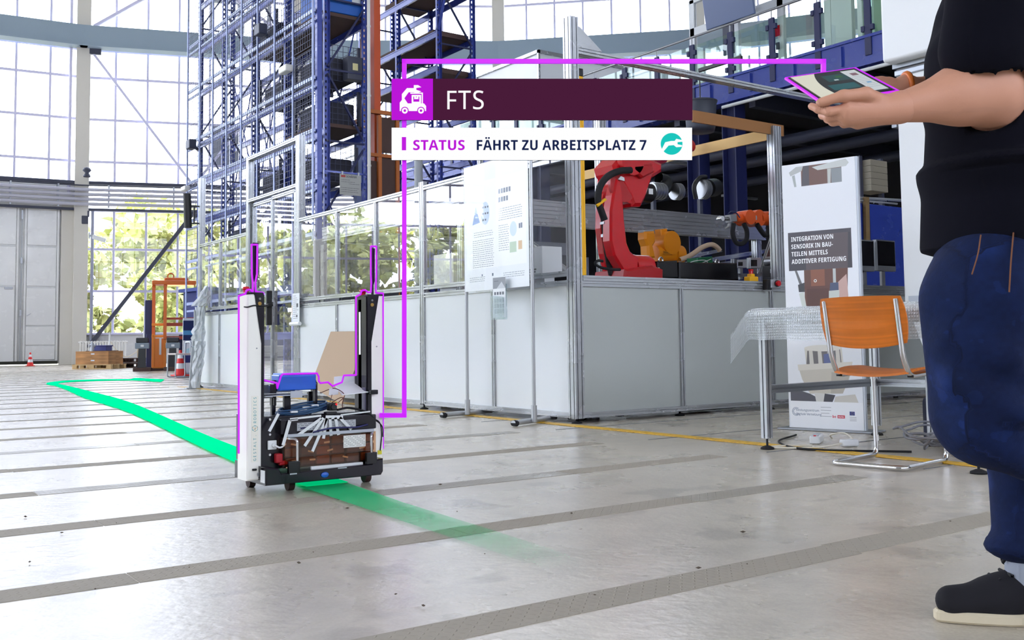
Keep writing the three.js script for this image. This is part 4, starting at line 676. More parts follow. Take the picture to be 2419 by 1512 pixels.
// ---------------------------------------------------------------- the driving transport robot
const MAG = std(0xb414d6, 0.5, 0, { emissive: 0xb010dc, emissiveIntensity: 0.75 });  // glowing magenta of the added overlay graphics
{
  const Z = 1.8;
  const r = thing('transport_robot', 'driverless transport robot with two white columns and open battery rack on the green route', 'robot', [0, 0, 0]);
  const ivory = std(0xfaf8f0, 0.32, 0, { roughnessMap: smear }), ink = std(0x15121c, 0.42, 0.1, { roughnessMap: smear });
  // columns: bent white cover, dark inner wall with a light slot, dark wedge on the front
  const col = (x0, x1, white, left) => {
    const p = part('column', [poly([[x0, 0.06], [x1, 0.06], [x1, 0.828], [x0, 0.822]], 0.113, 0.006).translate(0, 0, Z - 0.113)], ivory, r);
    part('wedge', [poly(left ? [[x0 + 0.028, 0.826], [x1 + 0.001, 0.828], [x1 + 0.001, 0.1], [x1 - 0.008, 0.1], [x1 - 0.008, 0.62]] : [[x0 - 0.001, 0.828], [x1 - 0.022, 0.828], [x0 + 0.018, 0.62], [x0 + 0.018, 0.1], [x0 - 0.001, 0.1]], 0.006).translate(0, 0, Z - 0.003)], ink, p);
    const inn = left ? x1 : x0;
    part('inner_wall', [bx(0.006, 0.72, 0.112, inn + (left ? 0.003 : -0.003), 0.462, Z - 0.058)], ink, p);
    part('top_cap', [rb(x1 - x0 + 0.002, 0.006, 0.112, (x0 + x1) / 2, 0.829, Z - 0.057, 0.002)], ink, p);
    const wx = left ? x1 - 0.02 : x0 + 0.018;
    part('screw', [cyz(0.005, 0.004, wx + 0.004, 0.805, Z + 0.004, 10)], M.chrome, p); part('brass_lens', [cyz(0.008, 0.006, wx + 0.003, 0.785, Z + 0.004, 12)], std(0x9a7a3a, 0.35, 0.6), p);
    part('screw', [cyz(0.003, 0.003, (x0 + x1) / 2 + 0.006, 0.6, Z + 0.001, 8)], M.steel, p);
    const ex = left ? x0 + 0.012 : x0 - 0.006 + 0.01;
    part('stop_button', [cy(0.012, 0.012, 0.012, ex, 0.836, Z - 0.05, 14), lathe([[0, 0.016], [0.012, 0.015], [0.017, 0.008], [0.015, 0.0], [0, 0]], 16).translate(ex, 0.842, Z - 0.05)], M.red, p);
    const ax = left ? x0 + 0.044 : x0 + 0.041;
    part('antenna', [cy(0.005, 0.006, 0.05, ax, 0.855, Z - 0.03, 10), poly([[-0.006, 0], [0.006, 0], [0.011, 0.02], [0.0125, 0.165], [-0.0125, 0.165], [-0.011, 0.02]], 0.008, 0.002).translate(ax, 0.876, Z - 0.034)], ink, p);
    return p;
  };
  const L = col(-3.167, -3.1, true, true), R = col(-2.619, -2.541, true, false);
  part('light_slot', [bx(0.004, 0.19, 0.014, -2.624, 0.66, Z - 0.062)], std(0xeef4ff, 0.3, 0, { emissive: 0xffffff, emissiveIntensity: 0.5 }), R); part('slot_rail', [bx(0.003, 0.72, 0.03, -2.6235, 0.45, Z - 0.062)], M.blackGloss, R);
  part('lettering', [sheet(0.03, 0.27, 0.0012).translate(-3.134, 0.27, Z + 0.0008)], std(0xffffff, 0.4, 0, { map: canvasTex(64, 576, (x, w, h) => {
    x.fillStyle = '#f2efe2'; x.fillRect(0, 0, w, h); x.save(); x.translate(32, h / 2); x.rotate(-PI / 2); x.fillStyle = '#1f8a94'; x.textAlign = 'center'; x.font = '34px sans-serif';
    [...'GESTALT.'].forEach((c, i) => x.fillText(c, -268 + i * 30, 12)); [...'ROBOTICS'].forEach((c, i) => x.fillText(c, 58 + i * 30, 12)); x.restore();
    x.translate(32, h / 2 - 4); const hx = []; for (let i = 0; i < 6; i++) hx.push([27 * Math.cos(i * PI / 3 + PI / 6), 27 * Math.sin(i * PI / 3 + PI / 6)]);
    x.lineWidth = 3; x.strokeStyle = '#1f8a94'; x.beginPath(); hx.forEach(([a, b], i) => i ? x.lineTo(a, b) : x.moveTo(a, b)); x.closePath(); x.stroke();
    x.strokeStyle = '#e2a25a'; x.beginPath(); x.moveTo(...hx[5]); x.lineTo(4, 6); x.lineTo(...hx[1]); x.moveTo(4, 6); x.lineTo(...hx[3]); x.stroke(); x.strokeStyle = '#1f8a94'; x.beginPath(); x.moveTo(...hx[4]); x.lineTo(4, 6); x.lineTo(...hx[2]); x.stroke();
  }) }), L, true);
  part('latch', [rb(0.018, 0.008, 0.01, -3.137, 0.105, Z + 0.005, 0.002)], M.rubber, L); part('strap', [tube([[-3.17, 0.772, Z - 0.03], [-3.168, 0.77, Z + 0.003], [-3.14, 0.777, Z + 0.003], [-3.1, 0.774, Z + 0.003], [-3.05, 0.79, Z - 0.02]], 0.003, 24, 6)], M.rubber, L);
  part('knob', [cyz(0.01, 0.012, -3.115, 0.085, Z + 0.008, 12)], M.steel, L);
  // chassis and base plough
  part('chassis', [rb(0.475, 0.2, 0.3, -2.86, 0.215, Z - 0.17, 0.004), bx(0.08, 0.21, 0.02, -3.06, 0.205, Z - 0.01), bx(0.03, 0.2, 0.03, -2.64, 0.22, Z - 0.015)], ink, r);
  const base = part('base', [poly([[-3.118, 0.045], [-2.595, 0.045], [-2.585, 0.06], [-2.585, 0.115], [-2.62, 0.112], [-2.64, 0.095], [-3.05, 0.088], [-3.06, 0.108], [-3.118, 0.118]], 0.36, 0.004).translate(0, 0, 1.88 - 0.36)], ink, r);
  part('type_plate', [bx(0.002, 0.05, 0.045, -3.119, 0.08, 1.85)], M.white, base);
  part('blue_badge', [lathe([[0, 0.006], [0.014, 0.004], [0.018, 0], [0, 0]], 18).rotateX(PI / 2).scale(1.1, 0.7, 1).translate(-2.86, 0.068, 1.88)], std(0x2a62c8, 0.25), base);
  part('side_edge', [bx(0.04, 0.004, 0.004, -2.78, 0.09, 1.881)], M.galv, base); part('side_edge', [bx(0.03, 0.005, 0.004, -3.0, 0.084, 1.881)], M.galv, base);
  for (const [x, y] of [[-2.995, 0.11], [-2.64, 0.12]]) part('bracket', [rb(0.05, 0.05, 0.02, x, y, 1.872, 0.003)], M.blackGloss, base);
  // castors
  for (const [x, z] of [[-3.06, 1.56], [-2.965, 1.76], [-2.6, 1.745], [-2.66, 1.54]]) {
    const c = part('castor', [rb(0.03, 0.03, 0.05, x, 0.05, z, 0.004)], M.steel, r); part('wheel', [cyx(0.028, 0.026, x, 0.028, z, 20)], std(0x3a2420, 0.6), c);
  }
  // battery rack: clear front with brown cells, bars and two bent handles
  const bat = part('battery', [rb(0.42, 0.128, 0.1, -2.812, 0.165, Z - 0.03, 0.004)], std(0x2c1c18, 0.5), r);
  const cell = shared([rb(0.062, 0.036, 0.02, 0, 0, 0, 0.006)]); const brown = [std(0x5d3a2c, 0.45), std(0x7b4c38, 0.45), std(0x4a2e26, 0.5)]; seed = 91;
  for (let i = 0; i < 6; i++) for (let j = 0; j < 3; j++) part('cell', cell, brown[(i * 2 + j * 3) % 3], bat).position.set(-2.985 + i * 0.07, 0.125 + j * 0.04, Z + 0.022);
  const tag1 = shared([bx(0.026, 0.007, 0.002)]); for (let i = 0; i < 9; i++) { const p = part('cell_label', tag1, M.white, bat); p.position.set(-2.97 + (i % 5) * 0.075 + rr(-0.01, 0.01), 0.13 + (i % 3) * 0.034, Z + 0.034); p.rotation.z = rr(-0.25, 0.25); }
  part('clear_cover', [bx(0.42, 0.128, 0.003, -2.812, 0.167, Z + 0.042)], phy({ color: 0xf0d8c0, transmission: 1, roughness: 0.02, thickness: 0, ior: 1.45 }), bat);
  part('top_bar', [rb(0.4, 0.014, 0.012, -2.81, 0.236, Z + 0.04, 0.002)], M.galv, bat); part('bottom_bar', [rb(0.24, 0.014, 0.012, -2.79, 0.097, Z + 0.05, 0.002)], M.white, bat);
  for (const s of [-1, 1]) part('handle', [bendTube([v(-2.81 + s * 0.2, 0.225, Z + 0.035), v(-2.81 + s * 0.17, 0.222, Z + 0.075), v(-2.81 + s * 0.17, 0.108, Z + 0.075), v(-2.81 + s * 0.2, 0.105, Z + 0.035)], 0.0055, 0.015, 10)], M.chrome, bat);
  part('rating_plate', [sheet(0.105, 0.052, 0.001).translate(-2.705, 0.195, Z + 0.0455)], std(0xffffff, 0.5, 0, { map: canvasTex(210, 104, (x, w, h) => { x.fillStyle = '#e9e7e2'; x.fillRect(0, 0, w, h); x.fillStyle = '#4a4a4a'; for (let j = 0; j < 7; j++) for (let i = 0; i < 12; i++) if ((i * 5 + j * 3) % 4) x.fillRect(8 + i * 16.5, 10 + j * 13, 11, 3); }) }), bat, true);
  // amplifier box on top of the battery
  const amp = part('control_box', [rb(0.44, 0.062, 0.16, -2.815, 0.273, Z - 0.045, 0.004)], ink, r);
  part('front_label', [sheet(0.27, 0.034, 0.001).translate(-2.83, 0.27, Z + 0.036)], std(0xffffff, 0.5, 0, { map: canvasTex(540, 68, (x, w, h) => { x.fillStyle = '#aeb0b4'; x.fillRect(0, 0, w, h); x.fillStyle = '#3a3c44'; for (let j = 0; j < 4; j++) for (let i = 0; i < 40; i++) if ((i * 7 + j * 5) % 3) x.fillRect(10 + i * 13, 8 + j * 15, 9, 4); x.fillStyle = '#1b2050'; x.fillRect(30, 40, 90, 14); }) }), amp, true);
  const tape = (x0, y0, x1, y1, w = 0.013, z0 = Z + 0.045, z1 = Z + 0.045) => part('tape_strip', [bar(v(x0, y0, z0), v(x1, y1, z1), w, 0.0012, v(0, 0, 1))], M.white, amp);
  tape(-2.86, 0.3, -2.965, 0.236); tape(-2.85, 0.302, -2.935, 0.19); tape(-2.835, 0.3, -2.9, 0.165); tape(-2.82, 0.3, -2.815, 0.225); tape(-2.795, 0.3, -2.78, 0.226); tape(-2.775, 0.3, -2.72, 0.245); tape(-2.835, 0.3, -2.85, 0.215); tape(-2.84, 0.304, -2.76, 0.3, 0.016);
  tape(-3.0, 0.3, -3.03, 0.2, 0.014); tape(-3.05, 0.33, -3.09, 0.26, 0.012); tape(-3.0, 0.305, -2.86, 0.312, 0.008); tape(-2.77, 0.31, -2.63, 0.318, 0.006); tape(-3.0, 0.3, -2.965, 0.302, 0.008);
  part('blue_cable', [tube([[-2.9, 0.245, Z + 0.05], [-2.82, 0.258, Z + 0.058], [-2.7, 0.255, Z + 0.055], [-2.64, 0.262, Z + 0.04]], 0.004, 24, 6)], std(0x25255e, 0.5), amp);
  const cam = part('camera', [rb(0.038, 0.034, 0.03, -2.795, 0.345, Z + 0.01, 0.005), cyz(0.012, 0.01, -2.795, 0.345, Z + 0.028, 16), rb(0.05, 0.012, 0.03, -2.8, 0.318, Z + 0.005, 0.003)], M.black, r);
  part('red_lamp', [cyz(0.004, 0.004, -2.782, 0.355, Z + 0.027, 10)], std(0xff2020, 0.4, 0, { emissive: 0xff1010, emissiveIntensity: 2 }), cam);
  part('socket_plate', [rb(0.038, 0.038, 0.01, -3.062, 0.2, Z + 0.006, 0.003), cyz(0.008, 0.014, -3.058, 0.2, Z + 0.014, 12)], M.white, r); part('white_cable', [tube([[-3.056, 0.2, Z + 0.02], [-3.04, 0.19, Z + 0.035], [-3.015, 0.2, Z + 0.03], [-3.0, 0.215, Z + 0.02]], 0.004, 20, 6)], M.white, r);
  part('red_plug', [rb(0.03, 0.04, 0.03, -3.04, 0.145, Z + 0.02, 0.006), rb(0.04, 0.02, 0.025, -3.02, 0.125, Z + 0.02, 0.006)], std(0xa81422, 0.45), r);
  for (const y of [0.305, 0.243, 0.16]) part('bolt', [cyz(0.005, 0.004, -3.07, y, Z + 0.002, 10)], M.chrome, r);
  // coil of dark cable
  const coil = []; seed = 12; for (let i = 0; i < 9; i++) { const P = [], o = rr(-0.012, 0.012), q = rr(-0.006, 0.006); for (let a = 0; a <= 24; a++) { const t = a / 24 * 2 * PI; P.push([-2.885 + o + (0.095 + i * 0.003) * Math.cos(t) + rr(-0.003, 0.003), 0.325 + 0.006 * (i % 4) + 0.017 * Math.cos(t - 0.5) - 0.012 * Math.sin(t) + q, Z - 0.085 + (0.06 + 0.004 * (i % 4)) * Math.sin(t)]); } coil.push(tube(P, 0.0042, 48, 6, true)); }
  part('cable_coil', coil, std(0x35587e, 0.45), r);
  for (const [x, y] of [[-2.9, 0.345], [-2.955, 0.33], [-2.86, 0.352]]) part('cable_tie', [bx(0.03, 0.008, 0.012, x, y, Z - 0.02)], M.white, r);
  part('thin_cables', [tube([[-2.8, 0.4, Z - 0.1], [-2.76, 0.42, Z - 0.03], [-2.73, 0.39, Z], [-2.76, 0.36, Z]], 0.0018, 30, 5), tube([[-2.78, 0.35, Z - 0.06], [-2.73, 0.38, Z - 0.02], [-2.74, 0.34, Z], [-2.7, 0.335, Z - 0.02]], 0.0018, 30, 5), tube([[-2.8, 0.36, Z], [-2.76, 0.4, Z - 0.06], [-2.74, 0.43, Z - 0.1]], 0.0015, 20, 5)], std(0x5a1a14, 0.5), r);
  part('grey_cable', [tube([[-2.77, 0.33, Z + 0.01], [-2.71, 0.335, Z - 0.01], [-2.66, 0.325, Z], [-2.63, 0.31, Z + 0.03], [-2.6, 0.28, Z + 0.03]], 0.005, 30, 6), tube([[-2.62, 0.29, Z + 0.01], [-2.575, 0.27, Z + 0.02], [-2.555, 0.22, Z + 0.008], [-2.556, 0.17, Z + 0.004], [-2.56, 0.14, Z + 0.004]], 0.0025, 30, 6), tube([[-2.6, 0.285, Z + 0.01], [-2.56, 0.25, Z + 0.02], [-2.548, 0.2, Z + 0.008]], 0.0025, 30, 6)], M.rubber, r);
  part('yellow_tag', [rb(0.02, 0.018, 0.003, -2.562, 0.133, Z + 0.003, 0.001)], std(0xd8d02a, 0.5), r);
  // trays with the blue scanner box
  const zt = 1.66;
  const tray = part('tray', [poly([[-0.1, 0], [0.09, 0], [0.09, 0.004], [-0.1, 0.004]], 0.14).translate(-2.96, 0.395, zt - 0.07), bx(0.19, 0.03, 0.003, -2.965, 0.42, zt - 0.07), rb(0.055, 0.03, 0.004, -2.925, 0.4, zt + 0.075, 0.001)], M.galv, r);
  const box = part('scanner_box', [rb(0.172, 0.068, 0.09, -2.905, 0.45, zt, 0.006)], std(0x2c68d4, 0.4, 0, { roughnessMap: smear }), r); box.rotation.z = 0.0;
  const fin = []; for (let i = 0; i < 15; i++) fin.push(rb(0.006, 0.008, 0.09, -2.98 + i * 0.0108, 0.486, zt, 0.001)); part('cooling_fins', fin, std(0x7aa0ea, 0.4), box);
  for (const [x, e] of [[-2.995, -0.005], [-2.813, 0.003]]) part('end_bracket', [cyx(0.026, 0.01, x, 0.436, zt, 20), rb(0.012, 0.095, 0.05, x + e, 0.4, zt, 0.003)], ink, box);
  part('mast', [rb(0.018, 0.09, 0.02, -3.0, 0.35, zt, 0.002), rb(0.03, 0.06, 0.02, -2.95, 0.365, zt + 0.03, 0.002), rb(0.014, 0.09, 0.02, -2.82, 0.36, zt - 0.03, 0.002)], ink, r);
  const t2 = part('tray', [poly([[-0.075, 0], [0.075, 0], [0.06, 0.15], [-0.105, 0.15]], 0.004).rotateX(PI / 2), bx(0.15, 0.03, 0.003, 0, 0.016, 0.001), rb(0.045, 0.034, 0.003, -0.12, 0.0, 0.1, 0.001)], std(0xf4f6fa, 0.4), r);
  t2.position.set(-2.64, 0.442, 1.66); t2.rotation.set(0.28, 0, 0.06); part('mast', [rb(0.05, 0.13, 0.03, -2.605, 0.355, Z - 0.02, 0.003), rb(0.02, 0.16, 0.02, -2.6, 0.36, Z - 0.07, 0.003)], std(0x5c5870, 0.4, 0.2), r); part('clamp', [rb(0.036, 0.02, 0.03, -2.6, 0.4, Z + 0.015, 0.003)], ink, r);
  part('side_shelf', [bx(0.12, 0.003, 0.1, -3.06, 0.405, zt), bx(0.1, 0.03, 0.003, -3.05, 0.425, zt - 0.05), rb(0.06, 0.012, 0.05, -3.04, 0.392, zt, 0.003)], M.steel, r);
  // magenta overlay outline, added as a glowing tube round the upper silhouette
  const o = (...p) => sweepSharp(zp(Z - 0.015, ...p), 0.0042);
  part('overlay_outline', [
    o(564, 1070, 564, 699, 580, 694, 582, 686, 590, 684, 597, 690, 597, 668, 595, 648, 594, 578, 608, 578, 607, 648, 603, 668, 604, 689, 622, 692, 622, 898),
    o(622, 898, 654, 905, 655, 917, 664, 888, 668, 884, 749, 882, 753, 890, 753, 900, 757, 905, 775, 903, 786, 912, 808, 903, 812, 887, 841, 886, 841, 701, 852, 695, 854, 687, 862, 685, 870, 691, 876, 690, 877, 668, 876, 648, 876, 582, 889, 582, 889, 648, 888, 668, 888, 692, 905, 693, 905, 1060),
  ], MAG, r).userData.label = 'glowing magenta overlay outline added round the robot';
}
function sweepSharp(P, r) { const g = []; for (let i = 0; i + 1 < P.length; i++) { g.push(rod(P[i], P[i + 1], r, 6)); g.push(new THREE.IcosahedronGeometry(r * 1.02, 0).translate(P[i].x, P[i].y, P[i].z)); } return g; }
{ // green overlay route, added as a glowing ribbon on the floor
  const green = phy({ color: 0x00d890, roughness: 1, specularIntensity: 0, emissive: 0x00f59a, emissiveIntensity: 0.5 });
  const t = thing('overlay_route', 'bright green overlay route with arrow head, added on the hall floor', 'overlay graphic', [0, 0, 0]);
  const ribbon = (Lf, Rt, y) => { const s = new THREE.Shape([...Lf, ...Rt.slice().reverse()].map(([x, z]) => new THREE.Vector2(x, -z))); return new THREE.ExtrudeGeometry(s, { depth: 0.002, bevelEnabled: false }).rotateX(-PI / 2).translate(0, y, 0); };
  const cv = (P, n) => new THREE.CatmullRomCurve3(P.map(([x, z]) => v(x, 0, z)), false, 'centripetal').getPoints(n).map((p) => [p.x, p.z]);
  part('ribbon', [ribbon(cv([[-2.885, 1.75], [-2.82, 0.74], [-2.2, -3.84], [-1.94, -6.75], [-1.62, -9.4], [-1.46, -11.0], [-1.4, -12.0], [-1.12, -12.9], [-0.71, -13.37], [-0.1, -13.25], [0.34, -12.9]], 60), cv([[-2.69, 1.75], [-2.54, -0.04], [-1.75, -5.62], [-1.5, -8.4], [-1.3, -11.0], [-1.22, -12.0], [-1.0, -12.53], [-0.7, -12.7], [-0.26, -12.66], [0.1, -12.4], [0.22, -12.1]], 60), 0.008)], green, t);
  part('arrow_head', [ribbon([[0.4, -13.5], [0.56, -12.2]], [[0.05, -12.7], [0.2, -11.2]], 0.0095)], green, t);
  // the overlay run in front of the robot fades out by alpha
  const fade = new THREE.DataTexture(new Uint8Array(256 * 4).map((_, i) => (i & 3) === 3 ? 255 : Math.round(255 * Math.max(0, 0.86 * (1 - (i >> 2) / 228)))), 1, 256);
  fade.magFilter = fade.minFilter = THREE.LinearFilter; fade.needsUpdate = true;
  const pale = phy({ color: 0x20d088, roughness: 0.9, specularIntensity: 0.2, emissive: 0x20c880, emissiveIntensity: 0.12, transparent: true, alphaMap: fade });
  const F = [[-2.905, -2.693, 1.72], [-2.945, -2.77, 2.39], [-2.98, -2.81, 2.95], [-3.007, -2.85, 3.44], [-3.03, -2.91, 3.85]], pos = [], uv = [], nor = [];
  for (let i = 0; i + 1 < F.length; i++) { const A = F[i], B = F[i + 1], q = [[A[0], A[2]], [B[0], B[2]], [B[1], B[2]], [A[0], A[2]], [B[1], B[2]], [A[1], A[2]]]; for (const [x, z] of q) { pos.push(x, 0.0075, z); nor.push(0, 1, 0); uv.push(0.5, (z - 1.72) / 2.13); } }
  const g = new THREE.BufferGeometry(); g.setAttribute('position', new THREE.Float32BufferAttribute(pos, 3)); g.setAttribute('normal', new THREE.Float32BufferAttribute(nor, 3)); g.setAttribute('uv', new THREE.Float32BufferAttribute(uv, 2)); g.userData.done = true;
  part('fading_ribbon', g, pale, t).userData.label = 'pale end of the green overlay route fading out';
}
// ---------------------------------------------------------------- right side: white machine, banner, table, chair, gear
{
  const c = thing('machine_cabinet', 'tall white machine cabinet with wider upper housing behind the person', 'cabinet', [0, 0, 0]);
  const wht = std(0xf0f2f2, 0.4);
  part('upper_housing', [rb(2.2, 1.6, 3.2, 3.4, 3.58, 2.68, 0.03)], wht, c);
  part('lower_housing', [rb(1.9, 1.92, 3.0, 3.4, 1.8, 2.6, 0.02)], wht, c);
  part('joint', [bx(1.98, 0.04, 3.08, 3.4, 2.765, 2.64)], M.aluDark, c); part('lower_trim', [rb(1.94, 0.05, 3.04, 3.4, 2.71, 2.62, 0.01)], M.galv, c);
  part('base', [poly([[-1.1, 0.84], [-4.0, 0.84], [-4.0, 0.0], [-1.42, 0.0]], 1.6).rotateY(PI / 2).translate(2.5, 0, 0)], M.panel, c);
  part('table_ledge', [bx(0.12, 0.05, 2.8, 2.42, 0.9, 2.6)], M.galv, c); part('seam', [bx(0.004, 1.0, 0.006, 2.449, 1.5, 1.75)], M.aluDark, c);
}
{ // tall banner board standing in a flat foot
  const A = v(0.81, 0, 1.29), B = v(0.93, 0, 1.79), w = A.distanceTo(B), h = 1.78, turn = Math.atan2(-(B.x - A.x), -(B.z - A.z)) - PI / 2;
  const b = thing('banner_board', 'tall white banner board reading INTEGRATION VON SENSORIK with photographs of castings', 'banner', [(A.x + B.x) / 2, 0, (A.z + B.z) / 2], 0);
  const ex = B.clone().sub(A).normalize(); b.rotation.y = Math.atan2(-ex.z, ex.x);
  const map = canvasTex(580, 2048, (q, W2, H2) => {
    const X2 = (t) => t * W2, Y2 = (t) => t * H2; q.fillStyle = '#eceef2'; q.fillRect(0, 0, W2, H2);
    const P = (col, ...p) => { q.fillStyle = col; q.beginPath(); for (let i = 0; i < p.length; i += 2) i ? q.lineTo(X2(p[i]), Y2(p[i + 1])) : q.moveTo(X2(p[i]), Y2(p[i + 1])); q.closePath(); q.fill(); };
    // upper picture: brown casting with grey clamps
    P('#6a4436', 0.27, 0.012, 0.82, 0.012, 0.82, 0.088, 0.27, 0.088); P('#4a4448', 0.3, 0.012, 0.38, 0.012, 0.38, 0.088, 0.27, 0.088); P('#b5b8b6', 0.1, 0.03, 0.2, 0.012, 0.3, 0.012, 0.28, 0.03, 0.12, 0.045); P('#aab0ae', 0.14, 0.045, 0.18, 0.042, 0.2, 0.088, 0.17, 0.088); P('#c9ccc8', 0.42, 0.02, 0.88, 0.004, 0.92, 0.02, 0.88, 0.032, 0.5, 0.034); P('#c2c4be', 0.63, 0.034, 0.68, 0.034, 0.67, 0.088, 0.63, 0.088); P('#8a9092', 0.68, 0.034, 0.82, 0.034, 0.82, 0.088, 0.68, 0.088);
    P('#eceef2', 0, 0.09, 1, 0.09, 1, 0.27, 0, 0.27);
    // dark title panel
    P('#37333c', 0.06, 0.262, 0.92, 0.262, 0.92, 0.408, 0.06, 0.408); P('#54474a', 0.29, 0.262, 0.88, 0.262, 0.86, 0.408, 0.3, 0.408); P('#413c45', 0.06, 0.262, 0.92, 0.262, 0.92, 0.276, 0.06, 0.276);
    q.fillStyle = '#ffffff'; q.font = 'bold 48px sans-serif'; ['INTEGRATION VON', 'SENSORIK IN BAU-', 'TEILEN MITTELS', 'ADDITIVER FERTIGUNG'].forEach((t, i) => { const tw = [340, 334, 292, 434][i], m = q.measureText(t).width; q.save(); q.translate(X2(0.1), Y2(0.296 + i * 0.0285)); q.scale(tw / m, 1.02); q.fillText(t, 0, 0); q.restore(); });
    // brown funnel
    P('#64392a', 0.27, 0.408, 0.86, 0.408, 0.84, 0.545, 0.27, 0.545); P('#8a5138', 0.36, 0.408, 0.55, 0.408, 0.55, 0.47, 0.36, 0.47); P('#5f3328', 0.27, 0.47, 0.84, 0.47, 0.84, 0.48, 0.27, 0.48); P('#532a1e', 0.3, 0.48, 0.6, 0.48, 0.58, 0.545, 0.3, 0.545);
    P('#c9a59a', 0.72, 0.46, 0.84, 0.43, 0.86, 0.54, 0.75, 0.55); P('#43201a', 0.26, 0.55, 0.88, 0.545, 0.8, 0.6, 0.36, 0.612); P('#54281f', 0.26, 0.55, 0.6, 0.548, 0.55, 0.56, 0.3, 0.562); q.fillStyle = '#e8e4de'; q.beginPath(); q.arc(X2(0.42), Y2(0.45), 12, 0, 7); q.fill(); q.fillStyle = '#4a2a20'; q.beginPath(); q.arc(X2(0.42), Y2(0.45), 6, 0, 7); q.fill();
    P('#6a6a6c', 0.14, 0.408, 0.17, 0.408, 0.24, 0.46, 0.21, 0.47); P('#3a3a3e', 0.18, 0.462, 0.27, 0.455, 0.27, 0.49, 0.19, 0.49); P('#cfd4cc', 0.19, 0.495, 0.26, 0.49, 0.29, 0.55, 0.24, 0.56); P('#bfc4c2', 0.66, 0.408, 0.7, 0.408, 0.7, 0.46, 0.66, 0.46); P('#46506c', 0.62, 0.46, 0.73, 0.46, 0.73, 0.49, 0.61, 0.49); P('#c8cec6', 0.6, 0.49, 0.74, 0.488, 0.73, 0.555, 0.59, 0.558);
    // lower casting
    P('#d9d5ca', 0.24, 0.7, 0.74, 0.69, 0.76, 0.755, 0.26, 0.76); P('#6f6a6a', 0.28, 0.712, 0.72, 0.706, 0.74, 0.765, 0.26, 0.77); for (const a of [0.3, 0.42, 0.55, 0.66]) P('#d8d3c8', a, 0.705, a + 0.05, 0.705, a + 0.07, 0.78, a + 0.01, 0.78); P('#5d6796', 0.5, 0.725, 0.6, 0.72, 0.6, 0.765, 0.5, 0.765);
    q.fillStyle = '#e2ded4'; q.beginPath(); q.ellipse(X2(0.49), Y2(0.702), X2(0.25), Y2(0.012), 0, 0, 7); q.fill(); P('#cdc6b8', 0.14, 0.764, 0.88, 0.752, 0.83, 0.815, 0.74, 0.868, 0.3, 0.872, 0.2, 0.82); P('#ded8cc', 0.14, 0.764, 0.88, 0.752, 0.87, 0.772, 0.15, 0.786); P('#b8b1a4', 0.6, 0.79, 0.84, 0.8, 0.74, 0.868, 0.58, 0.87);
    P('#4c4a54', 0.03, 0.85, 0.3, 0.872, 0.5, 0.9, 0.03, 0.9); P('#3a3842', 0.5, 0.87, 0.64, 0.875, 0.6, 0.9, 0.45, 0.9); P('#d8d6d0', 0.36, 0.868, 0.5, 0.87, 0.48, 0.9, 0.38, 0.9); P('#cfcac0', 0.64, 0.88, 0.9, 0.87, 0.94, 0.9, 0.62, 0.9);
    P('#f4f5f7', 0.02, 0.9, 1, 0.9, 1, 1, 0.02, 1); q.strokeStyle = '#4a5f78'; q.lineWidth = 5; q.setLineDash([7, 4]); q.beginPath(); q.arc(X2(0.1), Y2(0.94), 30, 0.7, 5.4); q.stroke(); q.beginPath(); q.arc(X2(0.1), Y2(0.94), 21, 0.7, 5.4); q.stroke(); q.setLineDash([]);
    q.fillStyle = '#40506a'; q.font = '23px sans-serif'; q.fillText('Leistungszentrum', X2(0.1), Y2(0.938)); q.fillText('Digitale Vernetzung', X2(0.1), Y2(0.953)); q.fillStyle = '#9a9aa2'; for (let i = 0; i < 4; i++) q.fillRect(X2(0.44), Y2(0.92 + i * 0.011), i ? 92 - (i * 13) % 30 : 80, 3);
    q.fillStyle = '#c8203a'; q.fillRect(X2(0.66), Y2(0.948), 56, 22); q.font = 'bold 26px sans-serif'; q.fillText('be', X2(0.59), Y2(0.958)); q.fillStyle = '#fff'; q.font = 'bold 15px sans-serif'; q.fillText('Berlin', X2(0.67), Y2(0.956)); q.fillStyle = '#28337e'; q.fillRect(X2(0.82), Y2(0.933), 38, 28); q.fillStyle = '#e8c83a'; for (let i = 0; i < 8; i++) q.fillRect(X2(0.82) + 18 + 9 * Math.cos(i * PI / 4), Y2(0.933) + 13 + 9 * Math.sin(i * PI / 4), 2.5, 2.5); q.fillStyle = '#9a9aa2'; for (let i = 0; i < 3; i++) q.fillRect(X2(0.82), Y2(0.953 + i * 0.006), 50, 3);
  });
  const bd = part('board', [sheet(w, h, 0.012).translate(0, h / 2 + 0.012, 0)], std(0xffffff, 0.35, 0, { map }), b, true);
  part('edge_profile', [bx(0.012, h, 0.03, w / 2 + 0.006, h / 2 + 0.012, -0.012)], M.galv, b); part('foot', [rb(0.66, 0.012, 0.2, 0.02, 0.007, -0.02, 0.003)], M.aluDark, b); bd.rotation.x = 0;
}
